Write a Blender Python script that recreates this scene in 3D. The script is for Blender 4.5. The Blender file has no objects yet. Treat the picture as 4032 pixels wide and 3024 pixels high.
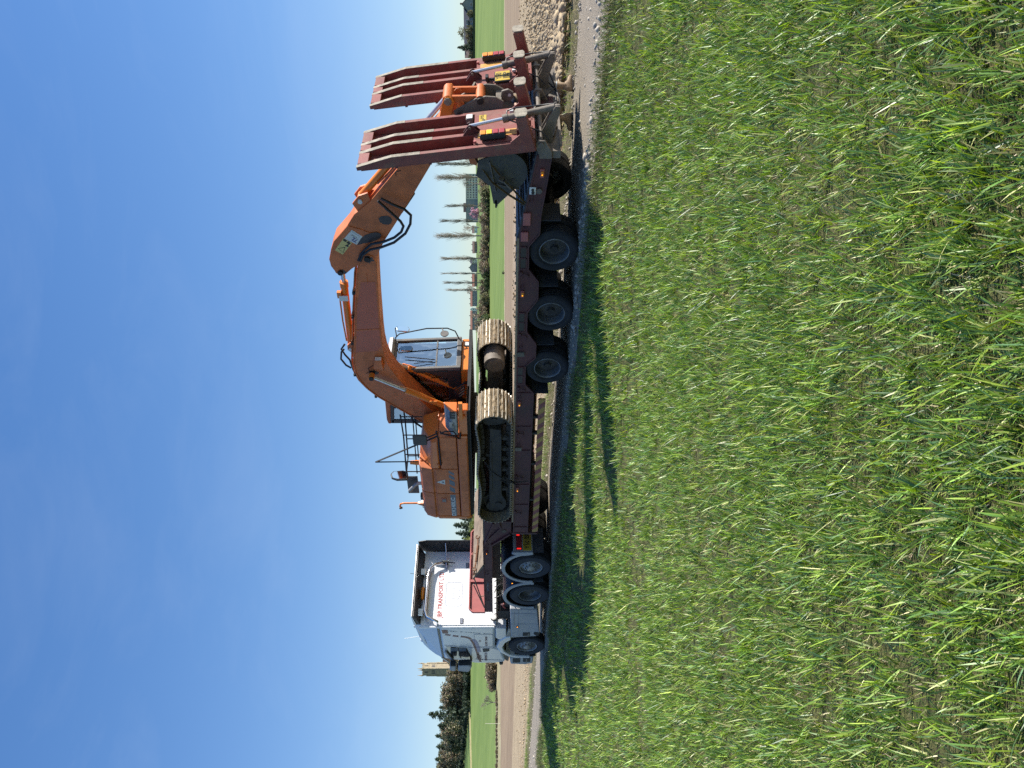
import bpy, bmesh, math, random
import numpy as np
from mathutils import Vector, Matrix, noise
sc = bpy.context.scene
COL = sc.collection
random.seed(7)
RNG = np.random.default_rng(11)

# ------------------------------------------------------------------ camera (held sideways: the picture's up is world-left of frame)
YAW, PITCH, FPX = 0.813, 0.0147, 3261.0
CAM = Vector((8.3358, -10.816, 1.3001))
FWD = Vector((-math.sin(YAW), math.cos(YAW), 0))
RGT = Vector((math.cos(YAW), math.sin(YAW), 0))
UP = Vector((0, 0, 1))
fp = FWD * math.cos(PITCH) - UP * math.sin(PITCH)
upv = UP * math.cos(PITCH) + FWD * math.sin(PITCH)
cd = bpy.data.cameras.new('camera'); cam = bpy.data.objects.new('camera', cd); COL.objects.link(cam)
cd.sensor_fit = 'HORIZONTAL'; cd.sensor_width = 36.0; cd.lens = FPX / 4032 * 36; cd.clip_start = 0.05; cd.clip_end = 9000
mw = Matrix.Identity(4)
for i, a in enumerate((-upv, RGT, -fp)):
    mw[0][i], mw[1][i], mw[2][i] = a
mw.translation = CAM
cam.matrix_world = mw
sc.camera = cam

# ------------------------------------------------------------------ sky and sun
SUNV = Vector((1.0, 1.06, 1.04)).normalized()
SUN_EL = math.asin(SUNV.z); SUN_ROT = math.atan2(SUNV.x, SUNV.y)
w = bpy.data.worlds.new('World'); sc.world = w; w.use_nodes = True
nt = w.node_tree; nt.nodes.clear()
sky = nt.nodes.new('ShaderNodeTexSky'); sky.sky_type = 'NISHITA'; sky.sun_disc = False
sky.sun_elevation = SUN_EL; sky.sun_rotation = SUN_ROT
sky.air_density = 1.0; sky.dust_density = 0.15; sky.ozone_density = 1.6; sky.altitude = 60
bg = nt.nodes.new('ShaderNodeBackground'); bg.inputs[1].default_value = 0.162
wo = nt.nodes.new('ShaderNodeOutputWorld')
hsv = nt.nodes.new('ShaderNodeHueSaturation'); hsv.inputs['Saturation'].default_value = 1.62; hsv.inputs['Hue'].default_value = .508
gam = nt.nodes.new('ShaderNodeGamma'); gam.inputs[1].default_value = .62
nt.links.new(sky.outputs[0], gam.inputs[0]); nt.links.new(gam.outputs[0], hsv.inputs['Color']); tin = nt.nodes.new('ShaderNodeMix'); tin.data_type = 'RGBA'; tin.blend_type = 'MULTIPLY'; tin.inputs[0].default_value = 1; tin.inputs[7].default_value = (.90, .97, 1.12, 1)
nt.links.new(hsv.outputs[0], tin.inputs[6])
# faint high cirrus
tcw = nt.nodes.new('ShaderNodeTexCoord'); mpw = nt.nodes.new('ShaderNodeMapping'); mpw.inputs[2].default_value = (0, 0, .5); mpw.inputs[3].default_value = (1.2, 3.0, 7.0)
cn = nt.nodes.new('ShaderNodeTexNoise'); cn.inputs['Scale'].default_value = 1.6; cn.inputs['Detail'].default_value = 7; cn.inputs['Roughness'].default_value = .6; cn.inputs['Distortion'].default_value = .5
cr = nt.nodes.new('ShaderNodeMapRange'); cr.inputs[1].default_value = .48; cr.inputs[2].default_value = .8; cr.inputs[4].default_value = .05
cmx = nt.nodes.new('ShaderNodeMix'); cmx.data_type = 'RGBA'; cmx.inputs[7].default_value = (3.6, 3.9, 4.2, 1)
nt.links.new(tcw.outputs['Generated'], mpw.inputs[0]); nt.links.new(mpw.outputs[0], cn.inputs['Vector']); nt.links.new(cn.outputs[0], cr.inputs[0]); nt.links.new(cr.outputs[0], cmx.inputs[0])
nt.links.new(tin.outputs[2], cmx.inputs[6]); nt.links.new(cmx.outputs[2], bg.inputs[0]); nt.links.new(bg.outputs[0], wo.inputs[0])
ld = bpy.data.lights.new('sun', 'SUN'); sun = bpy.data.objects.new('sun', ld); COL.objects.link(sun)
ld.energy = 5.0; ld.angle = math.radians(0.53); ld.color = (1.0, 0.955, 0.88)
sun.rotation_euler = (-SUNV).to_track_quat('-Z', 'Y').to_euler()
sun.location = (20, 40, 40)
sc.view_settings.view_transform = 'Standard'; sc.view_settings.look = 'None'
sc.view_settings.exposure = 0.72; sc.view_settings.gamma = 1.0; sc.view_settings.use_curve_mapping = False
sc.cycles.use_denoising = False
sc.cycles.max_bounces = 8; sc.cycles.transparent_max_bounces = 16
sc.cycles.caustics_reflective = False; sc.cycles.caustics_refractive = False

# ------------------------------------------------------------------ mesh helpers
def V3(p): return Vector(p)

class MB:
    """Collects geometry; build() links it as one mesh object."""
    def __init__(s): s.v = []; s.f = []; s.sm = []
    def add(s, vs, fs, smooth=False):
        o = len(s.v); s.v += [tuple(v) for v in vs]; s.f += [tuple(i + o for i in f) for f in fs]; s.sm += [smooth] * len(fs); return s
    def box(s, x0, x1, y0, y1, z0, z1):
        vs = [(x, y, z) for x in (x0, x1) for y in (y0, y1) for z in (z0, z1)]
        return s.add(vs, [(0, 1, 3, 2), (4, 6, 7, 5), (0, 4, 5, 1), (2, 3, 7, 6), (0, 2, 6, 4), (1, 5, 7, 3)])
    def cbox(s, c, d): return s.box(c[0]-d[0]/2, c[0]+d[0]/2, c[1]-d[1]/2, c[1]+d[1]/2, c[2]-d[2]/2, c[2]+d[2]/2)
    def prism(s, poly, a, b, axis='y'):
        n = len(poly)
        if axis == 'y': P = lambda q, t: (q[0], t, q[1])
        elif axis == 'x': P = lambda q, t: (t, q[0], q[1])
        else: P = lambda q, t: (q[0], q[1], t)
        vs = [P(q, a) for q in poly] + [P(q, b) for q in poly]
        fs = [tuple(range(n)), tuple(range(2*n-1, n-1, -1))] + [(i, (i+1) % n, n+(i+1) % n, n+i) for i in range(n)]
        return s.add(vs, fs)
    def bar(s, p0, p1, wd, ht, up=(0, 0, 1)):
        p0, p1 = V3(p0), V3(p1); d = (p1-p0).normalized(); u = V3(up)
        if abs(d.dot(u)) > .99: u = V3((1, 0, 0))
        sd = d.cross(u).normalized(); uu = sd.cross(d)
        vs = [p + sd*a*wd/2 + uu*b*ht/2 for p in (p0, p1) for a in (-1, 1) for b in (-1, 1)]
        return s.add(vs, [(0, 1, 3, 2), (4, 6, 7, 5), (0, 4, 5, 1), (2, 3, 7, 6), (0, 2, 6, 4), (1, 5, 7, 3)])
    def tube(s, pts, r, n=8, caps=True, smooth=True):
        pts = [V3(p) for p in pts]; m = len(pts)
        rs = list(r) if hasattr(r, '__len__') else [r]*m
        t = [(pts[min(i+1, m-1)] - pts[max(i-1, 0)]).normalized() for i in range(m)]
        u = V3((0, 0, 1)) if abs(t[0].z) < .9 else V3((1, 0, 0))
        u = (u - t[0]*u.dot(t[0])).normalized(); vs = []
        for i in range(m):
            u = u - t[i]*u.dot(t[i])
            u = u.normalized() if u.length > 1e-6 else V3((1, 0, 0))
            b = t[i].cross(u)
            vs += [pts[i] + (u*math.cos(2*math.pi*k/n) + b*math.sin(2*math.pi*k/n))*rs[i] for k in range(n)]
        fs = [(i*n+k, i*n+(k+1) % n, (i+1)*n+(k+1) % n, (i+1)*n+k) for i in range(m-1) for k in range(n)]
        s.add(vs, fs, smooth)
        if caps:
            s.add(vs[:n], [tuple(range(n))]); s.add(vs[-n:], [tuple(range(n))])
        return s
    def cyl(s, p0, p1, r, n=24, r1=None, smooth=True): return s.tube([p0, p1], [r, r if r1 is None else r1], n, True, smooth)
    def lathe(s, prof, o, axis='y', n=32, smooth=True):
        """prof: (distance along axis, radius)"""
        o = V3(o); A = {'x': ((1,0,0),(0,1,0),(0,0,1)), 'y': ((0,1,0),(1,0,0),(0,0,1)), 'z': ((0,0,1),(1,0,0),(0,1,0))}[axis]
        a, b, c = (V3(q) for q in A); vs = []
        for d, r in prof:
            vs += [o + a*d + (b*math.cos(2*math.pi*k/n) + c*math.sin(2*math.pi*k/n))*r for k in range(n)]
        fs = [(i*n+k, i*n+(k+1) % n, (i+1)*n+(k+1) % n, (i+1)*n+k) for i in range(len(prof)-1) for k in range(n)]
        return s.add(vs, fs, smooth)
    def disc(s, c, axis, r, n=24):
        A = {'x': ((0,1,0),(0,0,1)), 'y': ((1,0,0),(0,0,1)), 'z': ((1,0,0),(0,1,0))}[axis]; b, d = (V3(q) for q in A)
        return s.add([V3(c) + (b*math.cos(2*math.pi*k/n) + d*math.sin(2*math.pi*k/n))*r for k in range(n)], [tuple(range(n))])
    def arc(s, c, R, r, a0, a1, axis='y', n=14, m=8):
        A = {'x': ((0,1,0),(0,0,1)), 'y': ((1,0,0),(0,0,1)), 'z': ((1,0,0),(0,1,0))}[axis]; b, d = (V3(q) for q in A)
        return s.tube([V3(c) + (b*math.cos(a0+(a1-a0)*i/n) + d*math.sin(a0+(a1-a0)*i/n))*R for i in range(n+1)], r, m)
    def mesh(s, name):
        me = bpy.data.meshes.new(name); me.from_pydata(s.v, [], s.f)
        me.polygons.foreach_set('use_smooth', s.sm)
        bm = bmesh.new(); bm.from_mesh(me); bmesh.ops.recalc_face_normals(bm, faces=bm.faces); bm.to_mesh(me); bm.free()
        me.update(); return me
    def build(s, name, m, parent=None, bevel=0, seg=2, loc=None):
        return put(name, s.mesh(name), m, parent, bevel, seg, loc)

def put(name, me, m=None, parent=None, bevel=0, seg=2, loc=None):
    o = bpy.data.objects.new(name, me); COL.objects.link(o)
    if m is not None:
        if len(me.materials) == 0: me.materials.append(m)
    if loc is not None: o.location = loc
    if parent is not None:
        o.parent = parent
        if parent.type == 'EMPTY' and parent.parent is None and not parent.get('_local'):
            o.matrix_parent_inverse = Matrix.Translation(-parent.location)
    if bevel:
        b = o.modifiers.new('bevel', 'BEVEL'); b.width = bevel; b.segments = seg; b.limit_method = 'ANGLE'; b.angle_limit = math.radians(40)
        b.harden_normals = False
    return o

def tag(o, label, cat=None, group=None, kind=None):
    if label: o['label'] = label
    if cat: o['category'] = cat
    if group: o['group'] = group
    if kind: o['kind'] = kind
    return o
def thing(name, label, cat, loc=(0, 0, 0), group=None, local=False):
    o = bpy.data.objects.new(name, None); COL.objects.link(o); o.location = loc; o.empty_display_size = .2
    if local: o['_local'] = 1
    return tag(o, label, cat, group)
def struct(o): o['kind'] = 'structure'; return o
def stuff(o, label=None, cat=None): o['kind'] = 'stuff'; return tag(o, label, cat)
def copy_tree(root, loc, rz=0, scale=1, label=None, group=None):
    r = root.copy(); COL.objects.link(r); r.location = loc; r.rotation_euler = (0, 0, rz); r.scale = scale if hasattr(scale, '__len__') else (scale,)*3
    if label: r['label'] = label
    if group: r['group'] = group
    for ch in root.children:
        c = ch.copy(); COL.objects.link(c); c.parent = r
        for g in ch.children:
            d = g.copy(); COL.objects.link(d); d.parent = c
    return r

def text(name, body, m, parent, loc, size, face='side', ext=.0015, width=None, bold=0, shear=0, align='CENTER'):
    cu = bpy.data.curves.new(name, 'FONT'); cu.body = body; cu.size = size; cu.extrude = ext; cu.align_x = align; cu.align_y = 'CENTER'
    cu.offset = bold; cu.shear = shear; cu.resolution_u = 2
    t = bpy.data.objects.new('tmp_text', cu); COL.objects.link(t)
    dg = bpy.context.evaluated_depsgraph_get()
    me = bpy.data.meshes.new_from_object(t.evaluated_get(dg))
    bpy.data.objects.remove(t); bpy.data.curves.remove(cu)
    n = len(me.vertices); co = np.empty(n*3, np.float32); me.vertices.foreach_get('co', co); co = co.reshape(-1, 3)
    if width:
        wd = co[:, 0].max()-co[:, 0].min(); co[:, 0] *= width/wd
    if face == 'side': R = np.array([[1, 0, 0], [0, 0, 1], [0, -1, 0]])
    elif face == 'rear': R = np.array([[0, 1, 0], [0, 0, 1], [1, 0, 0]])
    else: R = np.array(face)
    co = co @ R
    me.vertices.foreach_set('co', co.astype(np.float32).ravel()); me.update()
    me.materials.clear()
    return put(name, me, m, parent, loc=loc)

# ------------------------------------------------------------------ materials
def lnk(nt, a, b): nt.links.new(a, b)
def mat(name, col, rough=.5, metal=0.0, var=.18, scale=5, dirt=None, damt=.4, dscale=3, bump=0.0, bscale=30, spec=.5, coat=0, emit=None, estr=1, dusty_top=0):
    m = bpy.data.materials.new(name); m.use_nodes = True; nt = m.node_tree; N = nt.nodes
    b = N['Principled BSDF']; b.inputs['Roughness'].default_value = rough; b.inputs['Metallic'].default_value = metal
    b.inputs['Specular IOR Level'].default_value = spec
    if coat: b.inputs['Coat Weight'].default_value = coat; b.inputs['Coat Roughness'].default_value = .15
    tc = N.new('ShaderNodeTexCoord')
    n1 = N.new('ShaderNodeTexNoise'); n1.inputs['Scale'].default_value = scale; n1.inputs['Detail'].default_value = 6; n1.inputs['Roughness'].default_value = .65
    lnk(nt, tc.outputs['Object'], n1.inputs['Vector'])
    mx = N.new('ShaderNodeMix'); mx.data_type = 'RGBA'
    c = Vector(col); lo = [max(0, x*(1-var)) for x in c]; hi = [min(1, x*(1+var)) for x in c]
    mx.inputs[6].default_value = (*lo, 1); mx.inputs[7].default_value = (*hi, 1)
    mr = N.new('ShaderNodeMapRange'); mr.inputs[1].default_value = .3; mr.inputs[2].default_value = .7
    lnk(nt, n1.outputs[0], mr.inputs[0]); lnk(nt, mr.outputs[0], mx.inputs[0])
    out = mx.outputs[2]; rsock = None
    if dirt:
        n2 = N.new('ShaderNodeTexNoise'); n2.inputs['Scale'].default_value = dscale; n2.inputs['Detail'].default_value = 9; n2.inputs['Roughness'].default_value = .72
        mp = N.new('ShaderNodeMapping'); mp.inputs[1].default_value = (3.1, 7.7, 1.3); lnk(nt, tc.outputs['Object'], mp.inputs[0]); lnk(nt, mp.outputs[0], n2.inputs['Vector'])
        r2 = N.new('ShaderNodeMapRange'); r2.inputs[1].default_value = .62-.32*damt; r2.inputs[2].default_value = .86-.32*damt
        r2.inputs[4].default_value = min(1, .35+damt*.7)
        lnk(nt, n2.outputs[0], r2.inputs[0])
        m2 = N.new('ShaderNodeMix'); m2.data_type = 'RGBA'; m2.inputs[7].default_value = (*dirt, 1)
        lnk(nt, r2.outputs[0], m2.inputs[0]); lnk(nt, out, m2.inputs[6]); out = m2.outputs[2]
        rr = N.new('ShaderNodeMapRange'); rr.inputs[3].default_value = rough; rr.inputs[4].default_value = .95
        lnk(nt, r2.outputs[0], rr.inputs[0]); lnk(nt, rr.outputs[0], b.inputs['Roughness'])
    lnk(nt, out, b.inputs['Base Color'])
    if bump:
        n3 = N.new('ShaderNodeTexNoise'); n3.inputs['Scale'].default_value = bscale; n3.inputs['Detail'].default_value = 5
        lnk(nt, tc.outputs['Object'], n3.inputs['Vector'])
        bp = N.new('ShaderNodeBump'); bp.inputs['Strength'].default_value = bump; bp.inputs['Distance'].default_value = .02
        lnk(nt, n3.outputs[0], bp.inputs['Height']); lnk(nt, bp.outputs[0], b.inputs['Normal'])
    if emit:
        b.inputs['Emission Color'].default_value = (*emit, 1); b.inputs['Emission Strength'].default_value = estr
    return m
def glass_mat(name, tint, rough=.03, trans=.7):
    m = bpy.data.materials.new(name); m.use_nodes = True; nt = m.node_tree; N = nt.nodes; N.remove(N['Principled BSDF'])
    o = N['Material Output']; t = N.new('ShaderNodeBsdfTransparent'); t.inputs[0].default_value = (*tint, 1)
    g = N.new('ShaderNodeBsdfGlossy'); g.inputs['Roughness'].default_value = rough; g.inputs[0].default_value = (.95, .97, 1, 1)
    d = N.new('ShaderNodeBsdfDiffuse'); d.inputs[0].default_value = (.50, .58, .61, 1)
    tc = N.new('ShaderNodeTexCoord'); nz = N.new('ShaderNodeTexNoise'); nz.inputs['Scale'].default_value = 7; nz.inputs['Detail'].default_value = 8
    mp = N.new('ShaderNodeMapping'); mp.inputs[3].default_value = (1, 1, .4); lnk(nt, tc.outputs['Object'], mp.inputs[0]); lnk(nt, mp.outputs[0], nz.inputs['Vector'])
    mr = N.new('ShaderNodeMapRange'); mr.inputs[1].default_value = .5; mr.inputs[2].default_value = .75; mr.inputs[4].default_value = .30
    lnk(nt, nz.outputs[0], mr.inputs[0])
    a = N.new('ShaderNodeMixShader'); lnk(nt, mr.outputs[0], a.inputs[0]); lnk(nt, t.outputs[0], a.inputs[1]); lnk(nt, d.outputs[0], a.inputs[2])
    fr = N.new('ShaderNodeFresnel'); fr.inputs[0].default_value = 1.5
    ad = N.new('ShaderNodeMath'); ad.operation = 'ADD'; ad.inputs[1].default_value = 1-trans; ad.use_clamp = True; lnk(nt, fr.outputs[0], ad.inputs[0])
    x = N.new('ShaderNodeMixShader'); lnk(nt, ad.outputs[0], x.inputs[0]); lnk(nt, a.outputs[0], x.inputs[1]); lnk(nt, g.outputs[0], x.inputs[2])
    lnk(nt, x.outputs[0], o.inputs[0]); return m

DUST = (.30, .235, .165)
M = {}
M['maroon'] = mat('maroon_trailer_paint', (.215, .056, .045), .55, 0, .3, 3, (.25, .19, .14), .40, 3.4, .12, 18)
M['maroon_d'] = mat('maroon_dusty_chassis', (.085, .022, .026), .6, 0, .3, 3, (.095, .073, .06), .45, 2.4, .15, 18)
M['red_board'] = mat('red_headboard_paint', (.39, .115, .105), .5, 0, .15, 3, DUST, .3, 2.5)
M['worn'] = mat('worn_bare_steel', (.28, .25, .2), .75, .1, .4, 9, (.15, .12, .095), .4, 14, .25, 40)
M['duststeel'] = mat('dusty_steel', (.17, .145, .12), .7, .2, .3, 6, DUST, .35, 5, .2, 25)
M['darksteel'] = mat('dark_steel', (.02, .02, .022), .6, .3, .3, 6, (.08, .068, .055), .35, 5, .15, 30)
M['black'] = mat('black_plastic', (.018, .018, .02), .45, 0, .3, 6, (.1, .09, .08), .2, 4)
M['rubber'] = mat('tyre_rubber', (.016, .017, .02), .8, 0, .3, 8, (.06, .058, .055), .35, 6, .2, 40)
M['rubber_side'] = mat('dusty_tyre_sidewall', (.036, .038, .044), .85, 0, .25, 5, (.085, .08, .075), .4, 4, .1, 30)
M['hose'] = mat('black_hose', (.012, .012, .014), .4, 0, .2, 8)
M['chrome'] = mat('chrome', (.75, .76, .78), .12, 1, .05, 4)
M['rod'] = mat('worn_chrome_rod', (.58, .585, .60), .24, .45, .06, 4)
M['mirror_dark'] = mat('dark_mirror_face', (.02, .025, .03), .2, 0, .2, 3, spec=.35)
M['alloy'] = mat('polished_alloy_rim', (.25, .255, .26), .45, .35, .15, 6, (.13, .12, .11), .35, 6)
M['rim'] = mat('silver_painted_rim', (.16, .165, .17), .45, .4, .2, 6, (.1, .085, .07), .4, 7)
M['rimdark'] = mat('dark_dusty_hub', (.065, .062, .06), .7, .2, .3, 6, (.15, .125, .1), .4, 6)
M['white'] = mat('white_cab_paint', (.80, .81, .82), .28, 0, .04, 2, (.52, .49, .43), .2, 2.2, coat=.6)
M['white_shaded'] = mat('white_cab_shade_tone', (.68, .695, .72), .25, 0, .04, 2, (.46, .44, .40), .22, 2.2, coat=.6)  # same white cab paint, darkened in colour for the shaded side
M['whitegrey'] = mat('pale_grey_side_skirt', (.36, .37, .39), .45, 0, .08, 2, (.25, .24, .22), .35, 2)
M['offwhite'] = mat('off_white_fitting', (.7, .7, .68), .4, 0, .1, 4)
M['orange'] = mat('orange_excavator_paint', (.66, .165, .024), .4, 0, .14, 2.2, (.36, .15, .06), .22, 1.6, .06, 14, coat=.15)
M['orange_f'] = mat('faded_orange_steel', (.55, .145, .036), .5, 0, .2, 2.6, (.25, .10, .055), .42, 2.6, .1, 14)
M['orange_red'] = mat('repainted_reddish_orange', (.46, .115, .06), .5, 0, .08, 3, (.3, .1, .06), .2, 2)
M['orange_b'] = mat('bright_orange', (.74, .21, .025), .4, 0, .1, 3, (.36, .14, .05), .2, 3)
M['mud'] = mat('dried_mud_on_track', (.25, .19, .115), .95, 0, .4, 9, (.10, .07, .045), .5, 16, .9, 30)
M['grouser'] = mat('bright_worn_grouser', (.48, .44, .36), .5, .35, .3, 12, (.26, .2, .13), .35, 10, .2, 30)
M['trackdark'] = mat('track_chain_steel', (.024, .023, .022), .6, .35, .35, 9, (.07, .06, .045), .4, 8, .3, 30)
M['frame'] = mat('muddy_track_frame', (.045, .042, .038), .8, .1, .35, 4, (.10, .088, .07), .5, 5, .3, 22)
M['silver'] = mat('worn_silver_step_plate', (.33, .325, .31), .45, .5, .3, 5, (.2, .16, .13), .4, 5)
M['cabgrey'] = mat('weathered_grey_cab_frame', (.12, .115, .11), .6, 0, .25, 5, (.24, .21, .17), .4, 6)
M['cabbrown'] = mat('dark_brown_cab_side', (.035, .028, .028), .5, 0, .25, 3, (.1, .075, .06), .3, 3)
M['glass'] = glass_mat('cab_glass', (.78, .93, .96), .04, .70)
M['darkglass'] = mat('dark_window_glass', (.01, .014, .02), .06, 0, .1, 3, spec=1.0, coat=1)
M['mirror'] = mat('mirror_glass', (.6, .65, .7), .05, 1, .05, 3)
M['amber'] = mat('amber_lens', (.8, .25, .01), .3, 0, .05, 20, spec=.6)
M['amber_lit'] = mat('amber_marker_lit', (.9, .35, .02), .3, 0, .05, 20, emit=(1, .32, .01), estr=2.2)
M['yellow_lens'] = mat('yellow_lens', (.9, .55, .03), .3, 0, .05, 20)
M['red_lens'] = mat('red_lens', (.33, .04, .05), .4, 0, .1, 20, spec=.4)
M['red_lit'] = mat('red_tail_lamp_lit', (.6, .02, .02), .3, 0, .1, 20, emit=(1, .02, .015), estr=.7)
M['board'] = mat('orange_marker_board', (.62, .30, .06), .5, 0, .1, 5, DUST, .35, 5)
M['plate_y'] = mat('yellow_number_plate', (.52, .36, .035), .45, 0, .08, 5, DUST, .3, 6)
M['ink'] = mat('black_lettering', (.012, .012, .012), .5, 0, .1, 6)
M['red_ink'] = mat('red_lettering', (.34, .03, .02), .5, 0, .1, 6)
M['brown_ink'] = mat('brown_red_sign_writing', (.27, .12, .09), .45, 0, .15, 4)
M['grey_ink'] = mat('grey_sign_writing', (.22, .24, .29), .5, 0, .1, 4)
M['lilac_ink'] = mat('lilac_swoosh', (.38, .34, .45), .4, 0, .1, 4)
M['lamp'] = mat('clear_lamp_lens', (.75, .75, .72), .15, 0, .1, 20, spec=.9)
M['wood'] = mat('dirty_timber_deck', (.20, .15, .105), .85, 0, .35, 4, (.33, .26, .18), .55, 3, .3, 20)
M['deckdirt'] = mat('sandy_dirt_on_deck', (.33, .25, .165), .95, 0, .3, 7, (.2, .145, .1), .4, 12, .5, 30)
M['beaver'] = mat('scuffed_black_beavertail', (.03, .033, .042), .55, .2, .3, 4, (.14, .14, .15), .4, 6, .3, 18)
M['rust'] = mat('rusty_chain_binder', (.20, .095, .05), .8, .2, .35, 14, (.1, .05, .03), .4, 20, .3, 40)
M['chain'] = mat('dark_chain', (.05, .045, .04), .5, .6, .3, 14, (.12, .08, .05), .4, 20)
M['strap'] = mat('dusty_ratchet_strap', (.16, .11, .055), .9, 0, .2, 12, (.2, .17, .12), .4, 10, .2, 90)
M['bucket'] = mat('dusty_grey_bucket', (.085, .085, .08), .7, .25, .3, 5, (.16, .145, .12), .5, 6, .2, 24)
M['sticker'] = mat('pale_yellow_sticker', (.62, .52, .2), .6, 0, .1, 8)
M['sticker_w'] = mat('white_sticker', (.62, .64, .63), .5, 0, .08, 8, (.35, .33, .3), .3, 9)
M['blue_ink'] = mat('dark_blue_print', (.06, .05, .2), .5, 0, .1, 8)
M['decal'] = mat('grey_blue_decal', (.10, .13, .17), .45, 0, .1, 6)
M['grime'] = mat('dark_grease_smear', (.045, .035, .035), .5, 0, .4, 10)
M['blue'] = mat('blue_hose_rod', (.05, .09, .35), .35, .1, .1, 6)
M['skin'] = mat('skin', (.5, .3, .22), .6)
M['boot'] = mat('tan_leather_boot', (.33, .23, .14), .8, 0, .25, 14, (.42, .34, .25), .4, 14, .2, 60)
M['trouser'] = mat('tan_work_trousers', (.24, .165, .1), .9, 0, .2, 10, (.33, .26, .18), .4, 9, .2, 90)
M['shirt'] = mat('navy_work_jacket', (.03, .04, .07), .9, 0, .2, 10)
M['sock'] = mat('pale_blue_cuff', (.55, .62, .66), .85, 0, .1, 20)
M['hair'] = mat('brown_hair', (.05, .03, .02), .8)
M['sole'] = mat('dark_boot_sole', (.04, .03, .025), .9)
# ================================================================== LAND
D_ROWS = [0, 60, 140, 150, 223, 300, 340, 430, 600, 950, 1500, 4000]
def vflat(d): return 1968 + 4239.0/max(d, 1)
LEFT = [None, None, 1970, 1953, 1925, 1893, 1878, 1851, 1822, 1815, 1812, 1900]
MIDL = [None, None, None, None, 1987, 1942, 1924, 1900, 1888, 1879, 1875, 1900]
RGHT = [None, None, None, None, 1987, 1932, 1907, 1868, 1867, 1866, 1866, 1900]
def zcol(vs): return [0.0 if v is None else 1.3 - (v-1968)/FPX*d for d, v in zip(D_ROWS, vs)]
ZL, ZM, ZR = zcol(LEFT), zcol(MIDL), zcol(RGHT)
UC = [-9000, 420, 900, 2250, 2650, 12000]; ZC = [ZL, ZL, ZM, ZM, ZR, ZR]
def ground(x, y):
    dx, dy = x-CAM.x, y-CAM.y
    d = dx*FWD.x + dy*FWD.y; r = dx*RGT.x + dy*RGT.y
    if d < 62: return 0.0
    u = 1512 + FPX*r/d
    u = min(max(u, -8999), 11999)
    k = max(i for i in range(len(UC)) if UC[i] <= u); t = (u-UC[k])/(UC[k+1]-UC[k]); t = t*t*(3-2*t)
    j = max(i for i in range(len(D_ROWS)) if D_ROWS[i] <= d)
    if j >= len(D_ROWS)-1: j = len(D_ROWS)-2
    s = min(1, (d-D_ROWS[j])/(D_ROWS[j+1]-D_ROWS[j]))
    za = ZC[k][j] + (ZC[k][j+1]-ZC[k][j])*s; zb = ZC[k+1][j] + (ZC[k+1][j+1]-ZC[k+1][j])*s
    return za + (zb-za)*t
def at(u, d):
    p = CAM + FWD*d + RGT*(d*(u-1512)/FPX); return p.x, p.y
def gat(u, d):
    x, y = at(u, d); return (x, y, ground(x, y))

def ground_mat(name, cols, scale, bump=.4, bscale=8, fine=40, stretch=(1, 1, 1), rot=0.0):
    """three tones blended by broad and fine noise"""
    m = bpy.data.materials.new(name); m.use_nodes = True; nt = m.node_tree; N = nt.nodes; b = N['Principled BSDF']
    b.inputs['Roughness'].default_value = .95; b.inputs['Specular IOR Level'].default_value = .2
    g = N.new('ShaderNodeNewGeometry'); mp = N.new('ShaderNodeMapping'); mp.inputs[3].default_value = stretch; mp.inputs[2].default_value = (0, 0, rot)
    lnk(nt, g.outputs['Position'], mp.inputs[0])
    a = N.new('ShaderNodeTexNoise'); a.inputs['Scale'].default_value = scale; a.inputs['Detail'].default_value = 8; a.inputs['Roughness'].default_value = .7
    c = N.new('ShaderNodeTexNoise'); c.inputs['Scale'].default_value = fine; c.inputs['Detail'].default_value = 6; c.inputs['Roughness'].default_value = .7
    lnk(nt, mp.outputs[0], a.inputs['Vector']); lnk(nt, mp.outputs[0], c.inputs['Vector'])
    r1 = N.new('ShaderNodeValToRGB'); e = r1.color_ramp.elements
    e[0].position = .34; e[0].color = (*cols[0], 1); e[1].position = .66; e[1].color = (*cols[1], 1)
    lnk(nt, a.outputs[0], r1.inputs[0])
    mr = N.new('ShaderNodeMapRange'); mr.inputs[1].default_value = .48; mr.inputs[2].default_value = .68; mr.inputs[4].default_value = .75
    lnk(nt, c.outputs[0], mr.inputs[0])
    mx = N.new('ShaderNodeMix'); mx.data_type = 'RGBA'; mx.inputs[7].default_value = (*cols[2], 1)
    lnk(nt, mr.outputs[0], mx.inputs[0]); lnk(nt, r1.outputs[0], mx.inputs[6]); lnk(nt, mx.outputs[2], b.inputs['Base Color'])
    h = N.new('ShaderNodeTexNoise'); h.inputs['Scale'].default_value = bscale; h.inputs['Detail'].default_value = 8; h.inputs['Roughness'].default_value = .65
    lnk(nt, mp.outputs[0], h.inputs['Vector'])
    bp = N.new('ShaderNodeBump'); bp.inputs['Strength'].default_value = bump; bp.inputs['Distance'].default_value = .08
    lnk(nt, h.outputs[0], bp.inputs['Height']); lnk(nt, bp.outputs[0], b.inputs['Normal'])
    return m
G_SOIL = ground_mat('ploughed_soil', ((.33, .25, .15), (.46, .36, .225), (.20, .145, .09)), .35, .8, 5, 6)
G_SOIL2 = ground_mat('rolled_soil', ((.23, .165, .105), (.34, .25, .155), (.19, .135, .088)), .12, .7, 3, 1.5, (.14, 1, 1), -YAW+.05)
G_GREEN = ground_mat('young_crop_field', ((.12, .185, .04), (.205, .27, .07), (.11, .165, .045)), .05, .5, 2, .5, (.16, 1, 1), -YAW-.12)
G_MEADOW = ground_mat('upper_meadow', ((.12, .185, .045), (.19, .26, .07), (.115, .175, .05)), .04, .4, 2, .4, (.2, 1, 1), -YAW+.2)
G_CROP = ground_mat('crop_floor', ((.10, .10, .04), (.14, .145, .05), (.07, .052, .035)), 1.6, .8, 14, 26)
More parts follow.
